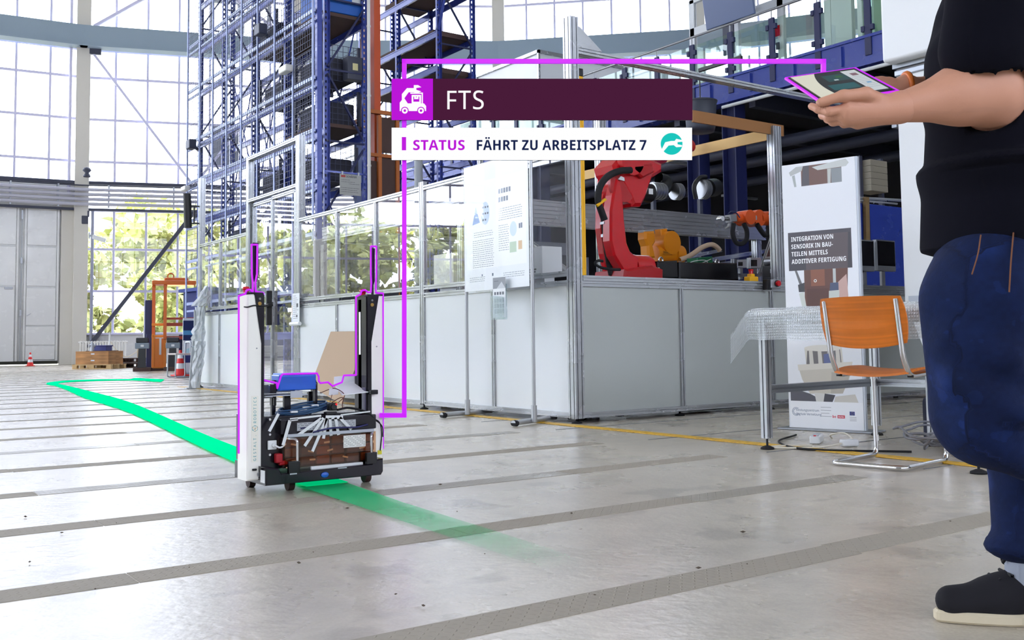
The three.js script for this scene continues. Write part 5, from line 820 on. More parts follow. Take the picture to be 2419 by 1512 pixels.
{ // slotted work table draped with bubble film
  const t = thing('work_table', 'aluminium work table wrapped in clear bubble film beside the banner', 'table', [0, 0, 0]);
  const leg = (x, z) => { const l = part('leg', [prof(v(x, 0.06, z), v(x, 0.73, z), 0.045, 0.045)], M.alu, t); part('foot', [cy(0.006, 0.006, 0.07, x, 0.04, z, 8), lathe([[0, 0], [0.038, 0], [0.036, 0.01], [0.014, 0.02], [0, 0.02]], 16).translate(x, 0, z)], M.rubber, l); };
  leg(-0.27, 2.022); leg(0.845, 1.941); leg(0.525, 2.528); leg(-0.354, 3.3); leg(0.8, 3.22);
  part('stretcher', [prof(v(-0.25, 0.33, 2.02), v(0.82, 0.33, 1.945), 0.045, 0.045)], M.aluDark, t); part('stretcher', [prof(v(0.845, 0.33, 1.96), v(0.8, 0.33, 3.2), 0.045, 0.045)], M.alu, t); part('stretcher', [prof(v(0.525, 0.42, 2.53), v(0.83, 0.36, 2.5), 0.045, 0.045)], M.alu, t);  // darker aluminium stands in for shade on the first stretcher
  part('apron', [prof(v(-0.27, 0.72, 2.04), v(-0.354, 0.72, 3.28)), prof(v(-0.25, 0.72, 2.022), v(0.82, 0.72, 1.945)), prof(v(0.845, 0.72, 1.96), v(0.8, 0.72, 3.2)), prof(v(-0.33, 0.72, 3.3), v(0.78, 0.72, 3.22))], M.alu, t);
  part('table_top', [poly([[-0.31, -1.99], [0.9, -1.9], [0.86, -3.28], [-0.395, -3.36]], 0.025, 0.003).rotateX(-PI / 2).translate(0, 0.742, 0)], std(0xe9e8e4, 0.45), t);
}
{ // bubble film: crumpled sheet over the table with hanging corner
  const film = phy({ color: 0xf4f8fa, roughness: 0.22, transmission: 0.72, thickness: 0, ior: 1.45, bumpMap: tex(128, (a, b) => { const x = a * 8 % 1 - 0.5, y = b * 8 % 1 - 0.5; return g8(255 * Math.max(0, 1 - (x * x + y * y) * 5)); }, 0.12, false), bumpScale: 0.004, side: THREE.DoubleSide });
  const f = thing('bubble_film', 'clear crumpled bubble film draped over the work table corner', 'film', [0, 0, 0]);
  const NU = 60, NV = 46, pos = [], uv = [], idx = []; const U = v(-0.065, 0, 1.0).normalize(), Vd = v(1, 0, -0.07).normalize(), O = v(-0.33, 0.773, 1.97);
  for (let j = 0; j <= NV; j++) for (let i = 0; i <= NU; i++) {
    const u = -0.14 + 1.5 * i / NU, w = -0.17 + 1.25 * j / NV;                 // u along the front edge, w to the back
    let p = O.clone().addScaledVector(U, u).addScaledVector(Vd, Math.max(w, -0.012)), n = fbm(i / NU, j / NV, 12, 55, 3) - 0.5;
    if (w < 0) p.y += w * (1 + 0.15 * n) + (u < 0.03 ? -0.0 : 0); if (w < 0) p.addScaledVector(Vd, -0.008 + 0.03 * (fbm(i / NU, j / NV, 16, 58, 3) - 0.5));
    if (u < 0) { p.addScaledVector(U, -u * 0.55); p.y += u * 0.95; if (w < 0.05) p.addScaledVector(Vd, u * 0.55); }
    p.y += 0.01 * n + (w > 0 && u > 0 ? 0.006 : 0);
    pos.push(p.x, p.y, p.z); uv.push(u, w);
  }
  for (let j = 0; j < NV; j++) for (let i = 0; i < NU; i++) { const a = j * (NU + 1) + i; idx.push(a, a + 1, a + NU + 1, a + 1, a + NU + 2, a + NU + 1); }
  const g = new THREE.BufferGeometry(); g.setAttribute('position', new THREE.Float32BufferAttribute(pos, 3)); g.setAttribute('uv', new THREE.Float32BufferAttribute(uv, 2)); g.setIndex(idx); g.computeVertexNormals(); g.userData.done = true;
  part('sheet', g, film, f);
}
{ // cantilever chair
  const c = thing('cantilever_chair', 'orange plywood cantilever chair with chromed tube frame at the work table', 'chair', [-0.6, 0, 2.7], 8 * PI / 180);
  const ply = std(0xffffff, 0.35, 0, { map: tex(256, (a, b) => { const t = 0.5 * fbm(a, b, 6, 71, 4) + 0.5 * vnoise(a * 3, b * 48, 48, 72), s = 0.86 + 0.28 * t; return [206 * s, 112 * s, 30 * s]; }, 0.7) });
  const W2 = 0.36, R0 = 0.0125;
  const run = (z) => [v(-0.02, 0.79, z), v(0.03, 0.52, z), v(0.09, 0.43, z), v(0.44, 0.445, z), v(0.45, 0.0145, z)];
  const a = run(0), b = run(W2);
  part('tube_frame', [bendTube([a[0], a[1], a[2], a[3], a[4], v(0, 0.0145, 0), v(0, 0.0145, W2), b[4], b[3], b[2], b[1], b[0]], R0, 0.045, 12)], M.chrome, c);
  const curve = (nx, nz, f) => { const p = [], uv = [], id = []; for (const s of [0, 1]) for (let j = 0; j <= nz; j++) for (let i = 0; i <= nx; i++) { const q = f(i / nx, j / nz, s); p.push(q.x, q.y, q.z); uv.push(i / nx * 0.4, j / nz * 0.4); }
    const n = (nx + 1) * (nz + 1); for (let j = 0; j < nz; j++) for (let i = 0; i < nx; i++) { const k = j * (nx + 1) + i; id.push(k, k + 1, k + nx + 1, k + 1, k + nx + 2, k + nx + 1, n + k, n + k + nx + 1, n + k + 1, n + k + 1, n + k + nx + 1, n + k + nx + 2); }
    const rim = []; for (let i = 0; i <= nx; i++) rim.push(i); for (let j = 1; j <= nz; j++) rim.push(j * (nx + 1) + nx); for (let i = nx - 1; i >= 0; i--) rim.push(nz * (nx + 1) + i); for (let j = nz - 1; j > 0; j--) rim.push(j * (nx + 1));
    rim.forEach((k, i) => { const m = rim[(i + 1) % rim.length]; id.push(k, n + k, m, m, n + k, n + m); });
    const g = new THREE.BufferGeometry(); g.setAttribute('position', new THREE.Float32BufferAttribute(p, 3)); g.setAttribute('uv', new THREE.Float32BufferAttribute(uv, 2)); g.setIndex(id); const r = g.toNonIndexed(); r.computeVertexNormals(); r.userData.done = true; return r; };
  const sq = (s, t) => { const a2 = 2 * s - 1, b2 = 2 * t - 1; const k = 1 - 0.07 * a2 * a2 * b2 * b2; return [a2 * k, b2 * k]; };
  part('backrest', curve(14, 10, (s, t, f) => { const [x, y] = sq(s, t); return v(-0.03 - 0.035 * (1 - x * x) + 0.06 * (1 - y) / 2 * 0.9 + f * 0.009 + 0.012, 0.695 + y * 0.115 - 0.02 * (1 - x * x) * (y < 0 ? 1 : 0.2), W2 / 2 + x * 0.215); }), ply, c);
  part('seat', curve(14, 12, (s, t, f) => { const [x, y] = sq(s, t); return v(0.265 + y * 0.215, 0.462 + f * 0.011 - 0.016 * (1 - x * x) - 0.02 * Math.max(0, -y) ** 2 - 0.02 * Math.max(0, y) ** 4, W2 / 2 + x * 0.2); }), ply, c);
  part('rivet', [0, W2].flatMap((z) => [0.6, 0.74].map((y) => cyx(0.008, 0.006, 0.016 + (0.79 - y) * 0.1, y, z, 10))), M.steel, c); part('glide', [0, W2].map((z) => cy(0.014, 0.014, 0.01, 0.1, 0.43, z, 10)), M.rubber, c); part('white_tape', [cyx(0.0, 0.0, 0, 0, 0, 3), cy(0.0135, 0.0135, 0.03, 0.45, 0.1, 0, 12)].slice(1), M.white, c);
}
{ // on the floor below the table
  const p = thing('power_strip', 'white power strip lying on the floor under the work table', 'power strip', [0.21, 0, 1.98], 0.55);
  part('body', [rb(0.2, 0.045, 0.06, 0, 0.024, 0, 0.008)], M.white, p); part('socket', [-0.06, 0, 0.06].map((x) => cy(0.018, 0.018, 0.004, x, 0.047, 0, 16)), M.galv, p); part('rocker', [rb(0.02, 0.006, 0.016, -0.085, 0.048, 0, 0.002)], M.red, p);
  const a = thing('power_adapter', 'small white power adapter with looping white cable near the chair base', 'adapter', [0.16, 0, 2.24], -0.5);
  part('body', [rb(0.1, 0.04, 0.055, 0, 0.022, 0, 0.012)], M.white, a); part('cable', [tube([[-0.05, 0.02, 0.01], [-0.2, 0.008, 0.05], [-0.36, 0.008, 0.06], [-0.46, 0.008, 0.0], [-0.38, 0.008, -0.05], [-0.2, 0.008, -0.04]], 0.006, 50, 6), tube([[0.04, 0.03, -0.01], [0.0, 0.07, -0.05], [-0.06, 0.06, -0.1], [-0.02, 0.03, -0.18]], 0.005, 30, 6)], std(0xe2dccb, 0.5), a);
  const k = thing('equipment_bag', 'dark blue equipment bag with a pile of grey cables under the table', 'bag', [0.8, 0, 2.55], 0.1);
  part('bag_body', [rb(0.42, 0.26, 0.3, 0, 0.14, 0, 0.03)], std(0x101830, 0.7), k); part('blue_strap', [tube([[-0.2, 0.26, 0.12], [-0.22, 0.15, 0.17], [-0.15, 0.06, 0.18], [-0.05, 0.05, 0.17]], 0.012, 24, 6), tube([[-0.21, 0.28, 0.1], [0, 0.32, 0.12], [0.2, 0.28, 0.1]], 0.01, 24, 6)], std(0x1f4aa0, 0.6), k); part('lid', [rb(0.3, 0.03, 0.2, 0.02, 0.285, 0, 0.01)], std(0xc9d4dc, 0.4), k);
  seed = 44; const cs = []; for (let i = 0; i < 7; i++) { const P = []; for (let j = 0; j < 14; j++) { const q = j / 14 * 2 * PI; P.push([(0.14 + 0.03 * i) * Math.cos(q) + rr(-0.03, 0.03), 0.012 + 0.014 * i + rr(0, 0.05), (0.1 + 0.02 * i) * Math.sin(q) + rr(-0.03, 0.03)]); } cs.push(tube(P, 0.0065, 60, 6, true)); }
  const cl = thing('cable_pile', 'tangle of grey cables on the floor behind the chair leg', 'cables', [0.33, 0, 2.75]); part('loops', cs, std(0x77777c, 0.5), cl); part('lead', [tube([[-0.2, 0.008, -0.1], [-0.5, 0.008, -0.55], [-0.3, 0.008, -0.9], [0.1, 0.008, -1.1]], 0.006, 40, 6)], M.rubber, cl);
}
{ // two monitors on the rail and the blue sheet steel machine with cable chain behind
  for (const [x0, x1, lab] of [[2028, 2062, 'black monitor on the cell bench, left of its twin beside the white cabinet'], [2065, 2112, 'black monitor on the cell bench, right one half behind the white cabinet']]) {
    const a = onZ(x0, 566, -0.5), b = onZ(x1, 642, -0.5), t = thing('monitor', lab, 'monitor', [0, 0, 0], 0, undefined);
    part('casing', [rb(b.x - a.x, a.y - b.y, 0.05, (a.x + b.x) / 2, (a.y + b.y) / 2, -0.5, 0.006)], M.aluDark, t); part('screen', [bx(b.x - a.x - 0.03, a.y - b.y - 0.07, 0.003, (a.x + b.x) / 2, (a.y + b.y) / 2 + 0.02, -0.474)], M.blackGloss, t); part('stand', [rb(0.06, b.y - 0.99, 0.03, (a.x + b.x) / 2, (b.y + 0.99) / 2, -0.53, 0.005), cy(0.12, 0.13, 0.02, (a.x + b.x) / 2, 1.01, -0.5, 24)], M.aluDark, t);
  }
  const m = thing('machine_hood', 'dark blue sheet steel machine hood with cable chain behind the banner', 'machine', [0, 0, 0]), a = onZ(1960, 468, -1.3), b = onZ(2130, 585, -1.3);
  part('sheet_panel', [rb(b.x + 0.8 - a.x, a.y - 1.0, 0.8, (a.x + b.x + 0.8) / 2, (a.y + 1.0) / 2, -1.75, 0.02)], M.blue, m); part('top_pipe', [rod(v(a.x, a.y + 0.03, -1.36), v(b.x + 0.6, a.y + 0.1, -1.36), 0.018, 8), rod(v(a.x, a.y + 0.01, -1.34), v(b.x, a.y + 0.03, -1.34), 0.012, 8)], M.galv, m);
  const ch = [], q = onZ(2044, 468, -1.33), q2 = onZ(2046, 566, -1.33); for (let i = 0; i < 26; i++) { const t = i / 25; ch.push(rb(0.07, 0.02, 0.04, q.x + (q2.x - q.x) * t, q.y + (q2.y - q.y) * t, -1.32, 0.003)); } part('cable_chain', ch, std(0x8a7048, 0.6), m); part('toothed_strip', [...Array(24)].map((_, i) => bx(0.02, 0.018, 0.02, q.x + 0.055, q.y - 0.03 + (q2.y - q.y) * i / 24, -1.33)), M.blueDark, m);
  part('rivet', [[2027, 475], [2030, 485], [2028, 520], [2028, 558], [2065, 480], [2095, 475]].map(([x, y]) => { const e = onZ(x, y, -1.345); return cyz(0.008, 0.008, e.x, e.y, -1.345, 8); }), M.chrome, m);
  const sh = thing('parts_shelf', 'dim shelf with stacked pale trays below the gallery', 'shelf', [0, 0, 0]), s0 = onZ(2030, 385, -3), s1 = onZ(2072, 455, -3); part('post', [bx(0.06, 3.2, 0.06, s0.x, 1.6, -3), bx(0.06, 3.2, 0.06, s1.x + 0.1, 1.6, -3)], M.darkSteel, sh); for (let i = 0; i < 5; i++) part('tray', [rb(s1.x - s0.x, 0.09, 0.3, (s0.x + s1.x) / 2 + 0.05, s1.y + 0.03 + i * (s0.y - s1.y) / 4.4, -3, 0.006)], std(0x8f8878, 0.7), sh);
}
{ // poster on a two legged tube stand with a leaflet holder, in front of the cell
  const cover = phy({ color: 0xffffff, roughness: 0, transmission: 1, thickness: 0, ior: 1.22 });
  const s = thing('poster_stand', 'tube stand holding a large scientific poster before the cell wall', 'poster stand', [0, 0, 0]);
  const a = v(-0.2, 0, -1.17), b = v(-0.245, 0, -0.19);
  const tubeM = std(0xb4b6b8, 0.35, 0.6);
  for (const [p, f0, f1] of [[a, v(-0.43, 0, -1.2), v(0.12, 0, -1.3)], [b, v(-0.47, 0, -0.14), v(0.08, 0, -0.36)]]) {
    part('leg', [rod(v(p.x, 0.03, p.z), v(p.x, 2.05, p.z), 0.014, 12), rod(v(p.x, 0.02, p.z), v(p.x, 0.14, p.z), 0.022, 12)], tubeM, s); part('foot', [rod(f0.clone().setY(0.026), f1.clone().setY(0.026), 0.02, 12)], tubeM, s); part('end_cap', [rod(f0.clone().setY(0.026), f0.clone().lerp(f1, 0.08).setY(0.022), 0.0225, 12)], M.rubber, s);
  }
  part('top_tube', [rod(v(a.x, 2.04, a.z), v(b.x, 2.04, b.z), 0.012, 10)], tubeM, s);
  const w = a.distanceTo(b) - 0.03, h = 1.02, ang = Math.atan2(-(b.z - a.z), b.x - a.x);
  const map = canvasTex(900, 930, (q, W2, H2) => {
    q.fillStyle = '#eef2f6'; q.fillRect(0, 0, W2, H2); q.fillStyle = '#f6f8fa'; q.fillRect(30, 130, 840, 640); seed = 3;
    const lines = (x0, y0, x1, n, st, col = '#8a93a0') => { q.fillStyle = col; for (let i = 0; i < n; i++) { let x = x0; while (x < x1 - 10) { const l = rr(10, 36); q.fillRect(x, y0 + i * st, Math.min(l, x1 - x), 4); x += l + 7; } } };
    q.fillStyle = '#7f9fdc'; q.beginPath(); q.moveTo(120, 440); q.lineTo(170, 300); q.lineTo(230, 430); q.closePath(); q.fill(); q.fillStyle = '#c4d6f0'; q.beginPath(); q.ellipse(310, 370, 62, 84, 0, 0, 7); q.fill(); q.fillStyle = '#33415e'; for (let i = 0; i < 8; i++) q.fillRect(268 + (i % 3) * 34, 318 + (i / 3 | 0) * 46, 22, 14);
    q.fillStyle = '#5a6478'; for (let i = 0; i < 9; i++) q.fillRect(500 + (i % 5) * 36, 218 + (i / 5 | 0) * 60, 26, 34); lines(500, 360, 820, 6, 16); lines(140, 500, 420, 3, 16); lines(120, 560, 430, 14, 15); lines(500, 480, 640, 12, 16); q.fillStyle = '#cfe0ea'; q.beginPath(); q.ellipse(700, 520, 46, 52, 0, 0, 7); q.fill(); q.fillStyle = '#56607a'; q.fillRect(775, 490, 20, 34); q.fillRect(800, 488, 20, 36); q.fillStyle = '#b9cfb6'; q.fillRect(650, 610, 90, 74); q.fillStyle = '#d9b68a'; q.fillRect(765, 610, 50, 60); lines(70, 830, 300, 3, 14); lines(560, 820, 840, 3, 14); q.fillStyle = '#3d5878'; q.fillRect(250, 812, 14, 14); q.fillRect(400, 812, 20, 20);
  });
  part('poster', [sheet(w, h, 0.004).rotateY(ang).translate((a.x + b.x) / 2 - 0.016, 1.53, (a.z + b.z) / 2)], std(0xffffff, 0.3, 0, { map }), s, true);
  part('clear_cover', [bx(0.002, h, w, (a.x + b.x) / 2 - 0.022, 1.53, (a.z + b.z) / 2)], cover, s);
  const hz = -0.56, hx = -0.25; const holder = part('leaflet_holder', [poly([[-0.09, 0.78], [0.09, 0.78], [0.09, 1.05], [-0.09, 1.08]], 0.003).rotateY(-PI / 2).translate(hx - 0.03, 0, hz), poly([[-0.09, 0.78], [0.09, 0.78], [0.09, 0.95], [-0.09, 0.97]], 0.003).rotateY(-PI / 2).translate(hx - 0.06, 0, hz)], phy({ color: 0xeef4f6, transmission: 0.85, roughness: 0.05, thickness: 0, ior: 1.5, side: THREE.DoubleSide }), s); 
  part('leaflet', [sheet(0.17, 0.31, 0.002).rotateY(-PI / 2).translate(hx - 0.04, 0.95, hz)], std(0xffffff, 0.5, 0, { map: canvasTex(200, 360, (q, w2, h2) => { q.fillStyle = '#e8eaec'; q.fillRect(0, 0, w2, h2); q.fillStyle = '#8e9298'; q.fillRect(0, 0, w2, 100); q.fillStyle = '#c9ccd0'; q.beginPath(); q.moveTo(60, 100); q.lineTo(140, 40); q.lineTo(200, 100); q.fill(); q.fillStyle = '#62666e'; q.fillRect(20, 30, 70, 6); for (let i = 0; i < 4; i++) q.fillRect(20 + i * 42, 130, 30, 26); q.fillStyle = '#b9bdc4'; for (let j = 0; j < 3; j++) for (let i = 0; i < 4; i++) q.fillRect(20 + i * 42, 190 + j * 48, 32, 34); }) }), s, true);
}
{ // notice folder on the door post, cardboard leaning on the cell
  const n = thing('notice_folder', 'white notice folder with curled lower edge on the cell door post', 'notice', [-0.02, 1.02, -5.07]);
  part('page', [sheet(0.2, 0.34, 0.004).rotateY(-PI / 2).translate(-0.012, 0, 0)], std(0xffffff, 0.5, 0, { map: canvasTex(120, 204, (q, w, h) => { q.fillStyle = '#e3e5e8'; q.fillRect(0, 0, w, h); q.fillStyle = '#73767c'; for (let i = 0; i < 12; i++) q.fillRect(14, 16 + i * 14, 50 + (i * 17) % 40, 3); q.fillStyle = '#2c2e34'; q.fillRect(70, 70, 30, 26); q.fillRect(64, 150, 26, 14); }) }), n, true);
  part('curl', [cyz(0.022, 0.26, -0.03, -0.18, 0.02, 14)], M.white, n);
  const c = thing('cardboard_sheet', 'brown cardboard sheet leaning against the cell wall behind the robot', 'cardboard', [0, 0, 0]);
  const P = [[781, 784], [872, 783], [806, 968], [733, 912]].map(([x, y], i) => onX(x, y, [-0.03, -0.03, -0.3, -0.24][i])); for (const q of P.slice(2)) if (q.y < 0.012) q.y = 0.012;
  const pts = [], N = P.length; const a = P[0]; for (let i = 1; i + 1 < N; i++) pts.push(a, P[i], P[i + 1]);
  const off = v(0.008, 0.003, 0), g = new THREE.BufferGeometry(), A = []; const push = (...q) => q.forEach((e) => A.push(e.x, e.y, e.z)); for (let i = 1; i + 1 < N; i++) { push(a, P[i], P[i + 1]); push(a.clone().add(off), P[i + 1].clone().add(off), P[i].clone().add(off)); } for (let i = 0; i < N; i++) { const b = P[i], d = P[(i + 1) % N], b2 = b.clone().add(off), d2 = d.clone().add(off); push(b, b2, d, d, b2, d2); }
  g.setAttribute('position', new THREE.Float32BufferAttribute(A, 3)); g.computeVertexNormals(); part('board', [g], std(0xb99f84, 0.8), c);
}
// ---------------------------------------------------------------- person with a tablet, walking to the left at the right edge
{
  const yaw = camera.rotation.y, base = EYE.clone().add(v(1.06, 0, -2.1).applyAxisAngle(v(0, 1, 0), yaw)).setY(0);
  const p = thing('person', 'person in black T-shirt and blue jeans holding a tablet in both hands', 'person', [base.x, 0, base.z], yaw);
  const FW = v(0, 0, -1).applyQuaternion(EYEQ), inv = new THREE.Matrix4().compose(p.position, new THREE.Quaternion().setFromEuler(p.rotation), v(1, 1, 1)).invert();
  const pd = (x, y, d) => { const s = sight(x, y); return EYE.clone().addScaledVector(s, d / s.dot(FW)).applyMatrix4(inv); };   // a sight line met at a distance, in the person's own frame
  const skin = phy({ color: 0xd69c80, roughness: 0.55, sheen: 0.2, sheenRoughness: 0.6, bumpMap: bumpFine, bumpScale: 0.0004 });
  const hipN = pd(2342, 655, 2.02), hipF = pd(2352, 655, 2.2), kneeN = pd(2325, 985, 2.02), kneeF = pd(2428, 1030, 2.19), ankN = pd(2700, 1165, 2.1), ankF = pd(2425, 1345, 2.17);
  const waist = pd(2352, 520, 2.1), chest = pd(2362, 120, 2.1), shN = pd(2348, -60, 1.93), shF = pd(2372, -60, 2.28), neck = pd(2380, -130, 2.1);
  const elN = pd(2326, 214, 1.97), wrN = pd(2122, 254, 1.95), elF = pd(2345, 235, 2.28), wrF = pd(2140, 212, 2.14);
  const head = neck.clone().add(v(-0.045, 0.185, 0));
  // body: one skin surface
  const B = [cap(waist, chest, 0.1, 0.1, 0.08, [1.05, 1, 1.45]), cap(chest, neck, 0.09, 0.055, 0.06), cap(neck, head, 0.055, 0.058, 0.04), ball(head.clone().add(v(0, 0.02, 0)), 0.098, [1.02, 1.14, 0.84], 0.03), ball(head.clone().add(v(-0.05, -0.055, 0)), 0.056, [1, 1, 0.9], 0.04),
    cap(head.clone().add(v(-0.098, 0.012, 0)), head.clone().add(v(-0.118, -0.018, 0)), 0.008, 0.014, 0.016), cap(head.clone().add(v(-0.1, -0.05, 0.014)), head.clone().add(v(-0.1, -0.05, -0.014)), 0.008, 0.008, 0.01), ball(head.clone().add(v(-0.09, -0.093, 0)), 0.018, undefined, 0.02),
    ball(head.clone().add(v(0.005, -0.01, 0.088)), 0.026, [0.7, 1.2, 0.4], 0.012), ball(head.clone().add(v(0.005, -0.01, -0.088)), 0.026, [0.7, 1.2, 0.4], 0.012),
    cap(head.clone().add(v(-0.09, 0.028, 0.05)), head.clone().add(v(-0.1, 0.032, 0.016)), 0.008, 0.008, 0.01), cap(head.clone().add(v(-0.09, 0.028, -0.05)), head.clone().add(v(-0.1, 0.032, -0.016)), 0.008, 0.008, 0.01),
    cap(chest.clone().add(v(0, 0.06, 0.1)), shN, 0.07, 0.062, 0.06), cap(chest.clone().add(v(0, 0.06, -0.1)), shF, 0.07, 0.062, 0.06),
    cap(shN, elN, 0.06, 0.056, 0.04), cap(shF, elF, 0.06, 0.05, 0.04),
    cap(elN, elN.clone().lerp(wrN, 0.3), 0.052, 0.053, 0.035), cap(elN.clone().lerp(wrN, 0.3), wrN, 0.053, 0.029, 0.03), ball(elN.clone().add(v(0.012, -0.008, 0)), 0.05, undefined, 0.03), cap(elF, elF.clone().lerp(wrF, 0.3), 0.048, 0.05, 0.03), cap(elF.clone().lerp(wrF, 0.3), wrF, 0.05, 0.027, 0.03),
    cap(waist, hipN, 0.085, 0.06, 0.04), cap(waist, hipF, 0.085, 0.06, 0.04), cap(hipN, kneeN, 0.065, 0.055, 0.03), cap(hipF, kneeF, 0.065, 0.055, 0.03), cap(kneeN, ankN, 0.05, 0.034, 0.03), cap(kneeF, ankF, 0.05, 0.034, 0.03)];
  const hand = (W, K, fingers, thumb) => [cap(W, K[0], 0.025, 0.013, 0.014), cap(W, K[1], 0.025, 0.013, 0.014), cap(W, K[2], 0.025, 0.0125, 0.014), cap(W, K[3], 0.022, 0.012, 0.014), ...fingers.flatMap((f, i) => f.slice(1).map((b, j) => cap(f[j], b, (i === 3 ? 0.0082 : 0.0096) - j * 0.0007, (i === 3 ? 0.0074 : 0.0088) - j * 0.0008, 0.005))), ...thumb.slice(1).map((b, j) => cap(thumb[j], b, 0.0145 - j * 0.002, 0.0125 - j * 0.002, 0.007))];
  const kN = [pd(2003, 256, 1.925), pd(1996, 272, 1.93), pd(2004, 284, 1.94), pd(2026, 291, 1.955)];
  const hN = hand(wrN, kN, [[kN[0], pd(1958, 264, 1.93), pd(1934, 258, 1.945), pd(1917, 251, 1.96)], [kN[1], pd(1958, 277, 1.95), pd(1944, 272, 1.98), pd(1940, 262, 2.0)], [kN[2], pd(1968, 287, 1.96), pd(1956, 281, 1.99), pd(1954, 270, 2.01)], [kN[3], pd(1994, 293, 1.975), pd(1982, 288, 2.0), pd(1980, 278, 2.02)]],
    [pd(2085, 240, 1.94), pd(2046, 222, 1.915), pd(1992, 226, 1.912), pd(1938, 242, 1.925)]);
  const kF = [pd(2085, 214, 2.12), pd(2082, 224, 2.11), pd(2084, 232, 2.1), pd(2090, 240, 2.09)];
  const hF = hand(wrF, kF, [[kF[0], pd(2058, 222, 2.13), pd(2038, 224, 2.12)], [kF[1], pd(2052, 232, 2.11), pd(2030, 232, 2.1)], [kF[2], pd(2056, 240, 2.09), pd(2036, 240, 2.08)], [kF[3], pd(2064, 246, 2.07), pd(2048, 246, 2.06)]], [pd(2122, 206, 2.13), pd(2100, 197, 2.12), pd(2082, 193, 2.115), pd(2070, 190, 2.11)]);
  const body = part('body', [bodyMesh(B, 0.012, 0.03), bodyMesh([cap(elN.clone().lerp(wrN, 0.72), wrN, 0.034, 0.027, 0.02), ...hN], 0.003, 0.008, 0.012), bodyMesh([cap(elF.clone().lerp(wrF, 0.8), wrF, 0.031, 0.026, 0.02), ...hF], 0.003, 0.008, 0.012)], skin, p);
  const hair = part('hair', [bodyMesh([ball(head.clone().add(v(0.016, 0.045, 0)), 0.1, [1.02, 1.08, 0.9], 0.02), ball(head.clone().add(v(0.05, -0.02, 0)), 0.08, [0.8, 1.1, 0.95], 0.03)], 0.008)], std(0x3a2a1e, 0.8), p);
  part('eye', [1, -1].map((s) => new THREE.SphereGeometry(0.011, 12, 8).translate(head.x - 0.094, head.y + 0.012, head.z + s * 0.033)), M.white, p); part('iris', [1, -1].map((s) => new THREE.SphereGeometry(0.0055, 10, 8).translate(head.x - 0.1025, head.y + 0.011, head.z + s * 0.033)), M.rubber, p); part('mouth', [bx(0.004, 0.005, 0.04, head.x - 0.107, head.y - 0.052, head.z)], std(0x8e4a40, 0.6), p);
  // clothes
  const cloth = phy({ color: 0x0b0b16, roughness: 0.95, sheen: 0.15, sheenRoughness: 0.5, sheenColor: 0x202038, specularIntensity: 0.3, bumpMap: tex(128, (a, b) => g8(128 + 60 * Math.sin(a * 400) * Math.sin(b * 400) + 80 * (fbm(a, b, 8, 3, 3) - 0.5)), 0.2, false), bumpScale: 0.001 });
  const hem = pd(2358, 582, 2.1), belly = pd(2346, 400, 2.1);
  part('shirt', [bodyMesh([cap(hem, belly, 0.145, 0.132, 0.04, [1, 0.15, 1.32]), cap(belly, pd(2352, 220, 2.1), 0.132, 0.13, 0.05, [1, 0.5, 1.2]), cap(pd(2352, 220, 2.1), chest, 0.13, 0.12, 0.05, [1, 0.6, 1.35]), cap(chest, chest.clone().add(v(0.005, 0.12, 0)), 0.125, 0.09, 0.06, [1, 0.8, 1.4]), cap(chest.clone().add(v(0, 0.08, 0.08)), shN, 0.085, 0.078, 0.06), cap(chest.clone().add(v(0, 0.08, -0.08)), shF, 0.085, 0.078, 0.06),
    cap(shN, shN.clone().lerp(elN, 0.62), 0.08, 0.084, 0.03), cap(shF, shF.clone().lerp(elF, 0.62), 0.08, 0.082, 0.03), cap(shN.clone().lerp(elN, 0.35), shN.clone().lerp(elN, 0.66).add(v(-0.012, 0, 0.008)), 0.07, 0.074, 0.03), { a: shN.clone().lerp(elN, 0.9), b: elN, ra: 0.074, rb: 0.08, cut: true }, { a: shF.clone().lerp(elF, 0.9), b: elF, ra: 0.074, rb: 0.08, cut: true }], 0.0075, 0.04)], cloth, p);
  const denim = phy({ color: 0xffffff, roughness: 0.85, sheen: 0.15, sheenColor: 0x405080, specularIntensity: 0.4, map: tex(256, (a, b) => { const n = fbm(a, b, 5, 81, 4), w = vnoise(a * 60, b * 60, 60, 82), q = 0.75 + 0.5 * n + 0.12 * (w - 0.5), f = fbm(a, b, 14, 88, 3) > 0.7 ? 1.18 : 1; const g3 = 0.8 + 0.9 * Math.max(0, fbm(a, b, 3, 95, 3) - 0.5) * 3; return [20 * q * f * g3, 36 * q * f * g3, 78 * q * f * g3]; }, 0.5), bumpMap: bumpFine, bumpScale: 0.0012 });
  const jm = (q) => q;
  part('jeans', [bodyMesh([cap(pd(2360, 605, 2.1), pd(2352, 690, 2.1), 0.122, 0.134, 0.03, [1, 0.55, 1.25]), cap(hipN.clone().lerp(kneeN, 0.14), kneeN, 0.128, 0.094, 0.05), cap(hipF.clone().lerp(kneeF, 0.14), kneeF, 0.122, 0.09, 0.05), cap(kneeN, kneeN.clone().lerp(ankN, 0.9), 0.09, 0.072, 0.03), cap(kneeF, pd(2428, 1288, 2.175), 0.083, 0.07, 0.04, [1, 0.6, 1]),
    cap(pd(2232, 720, 2.02), pd(2265, 960, 2.02), 0.03, 0.03, 0.06), cap(pd(2262, 905, 1.96), pd(2420, 985, 1.9), 0.018, 0.012, 0.05), cap(pd(2300, 1010, 1.96), pd(2430, 1110, 1.98), 0.02, 0.014, 0.05), cap(pd(2250, 800, 1.97), pd(2390, 850, 1.905), 0.014, 0.012, 0.05), ball(pd(2395, 1290, 2.175), 0.05, [1.2, 0.5, 1.1], 0.03)], 0.011, 0.03)], denim, p);
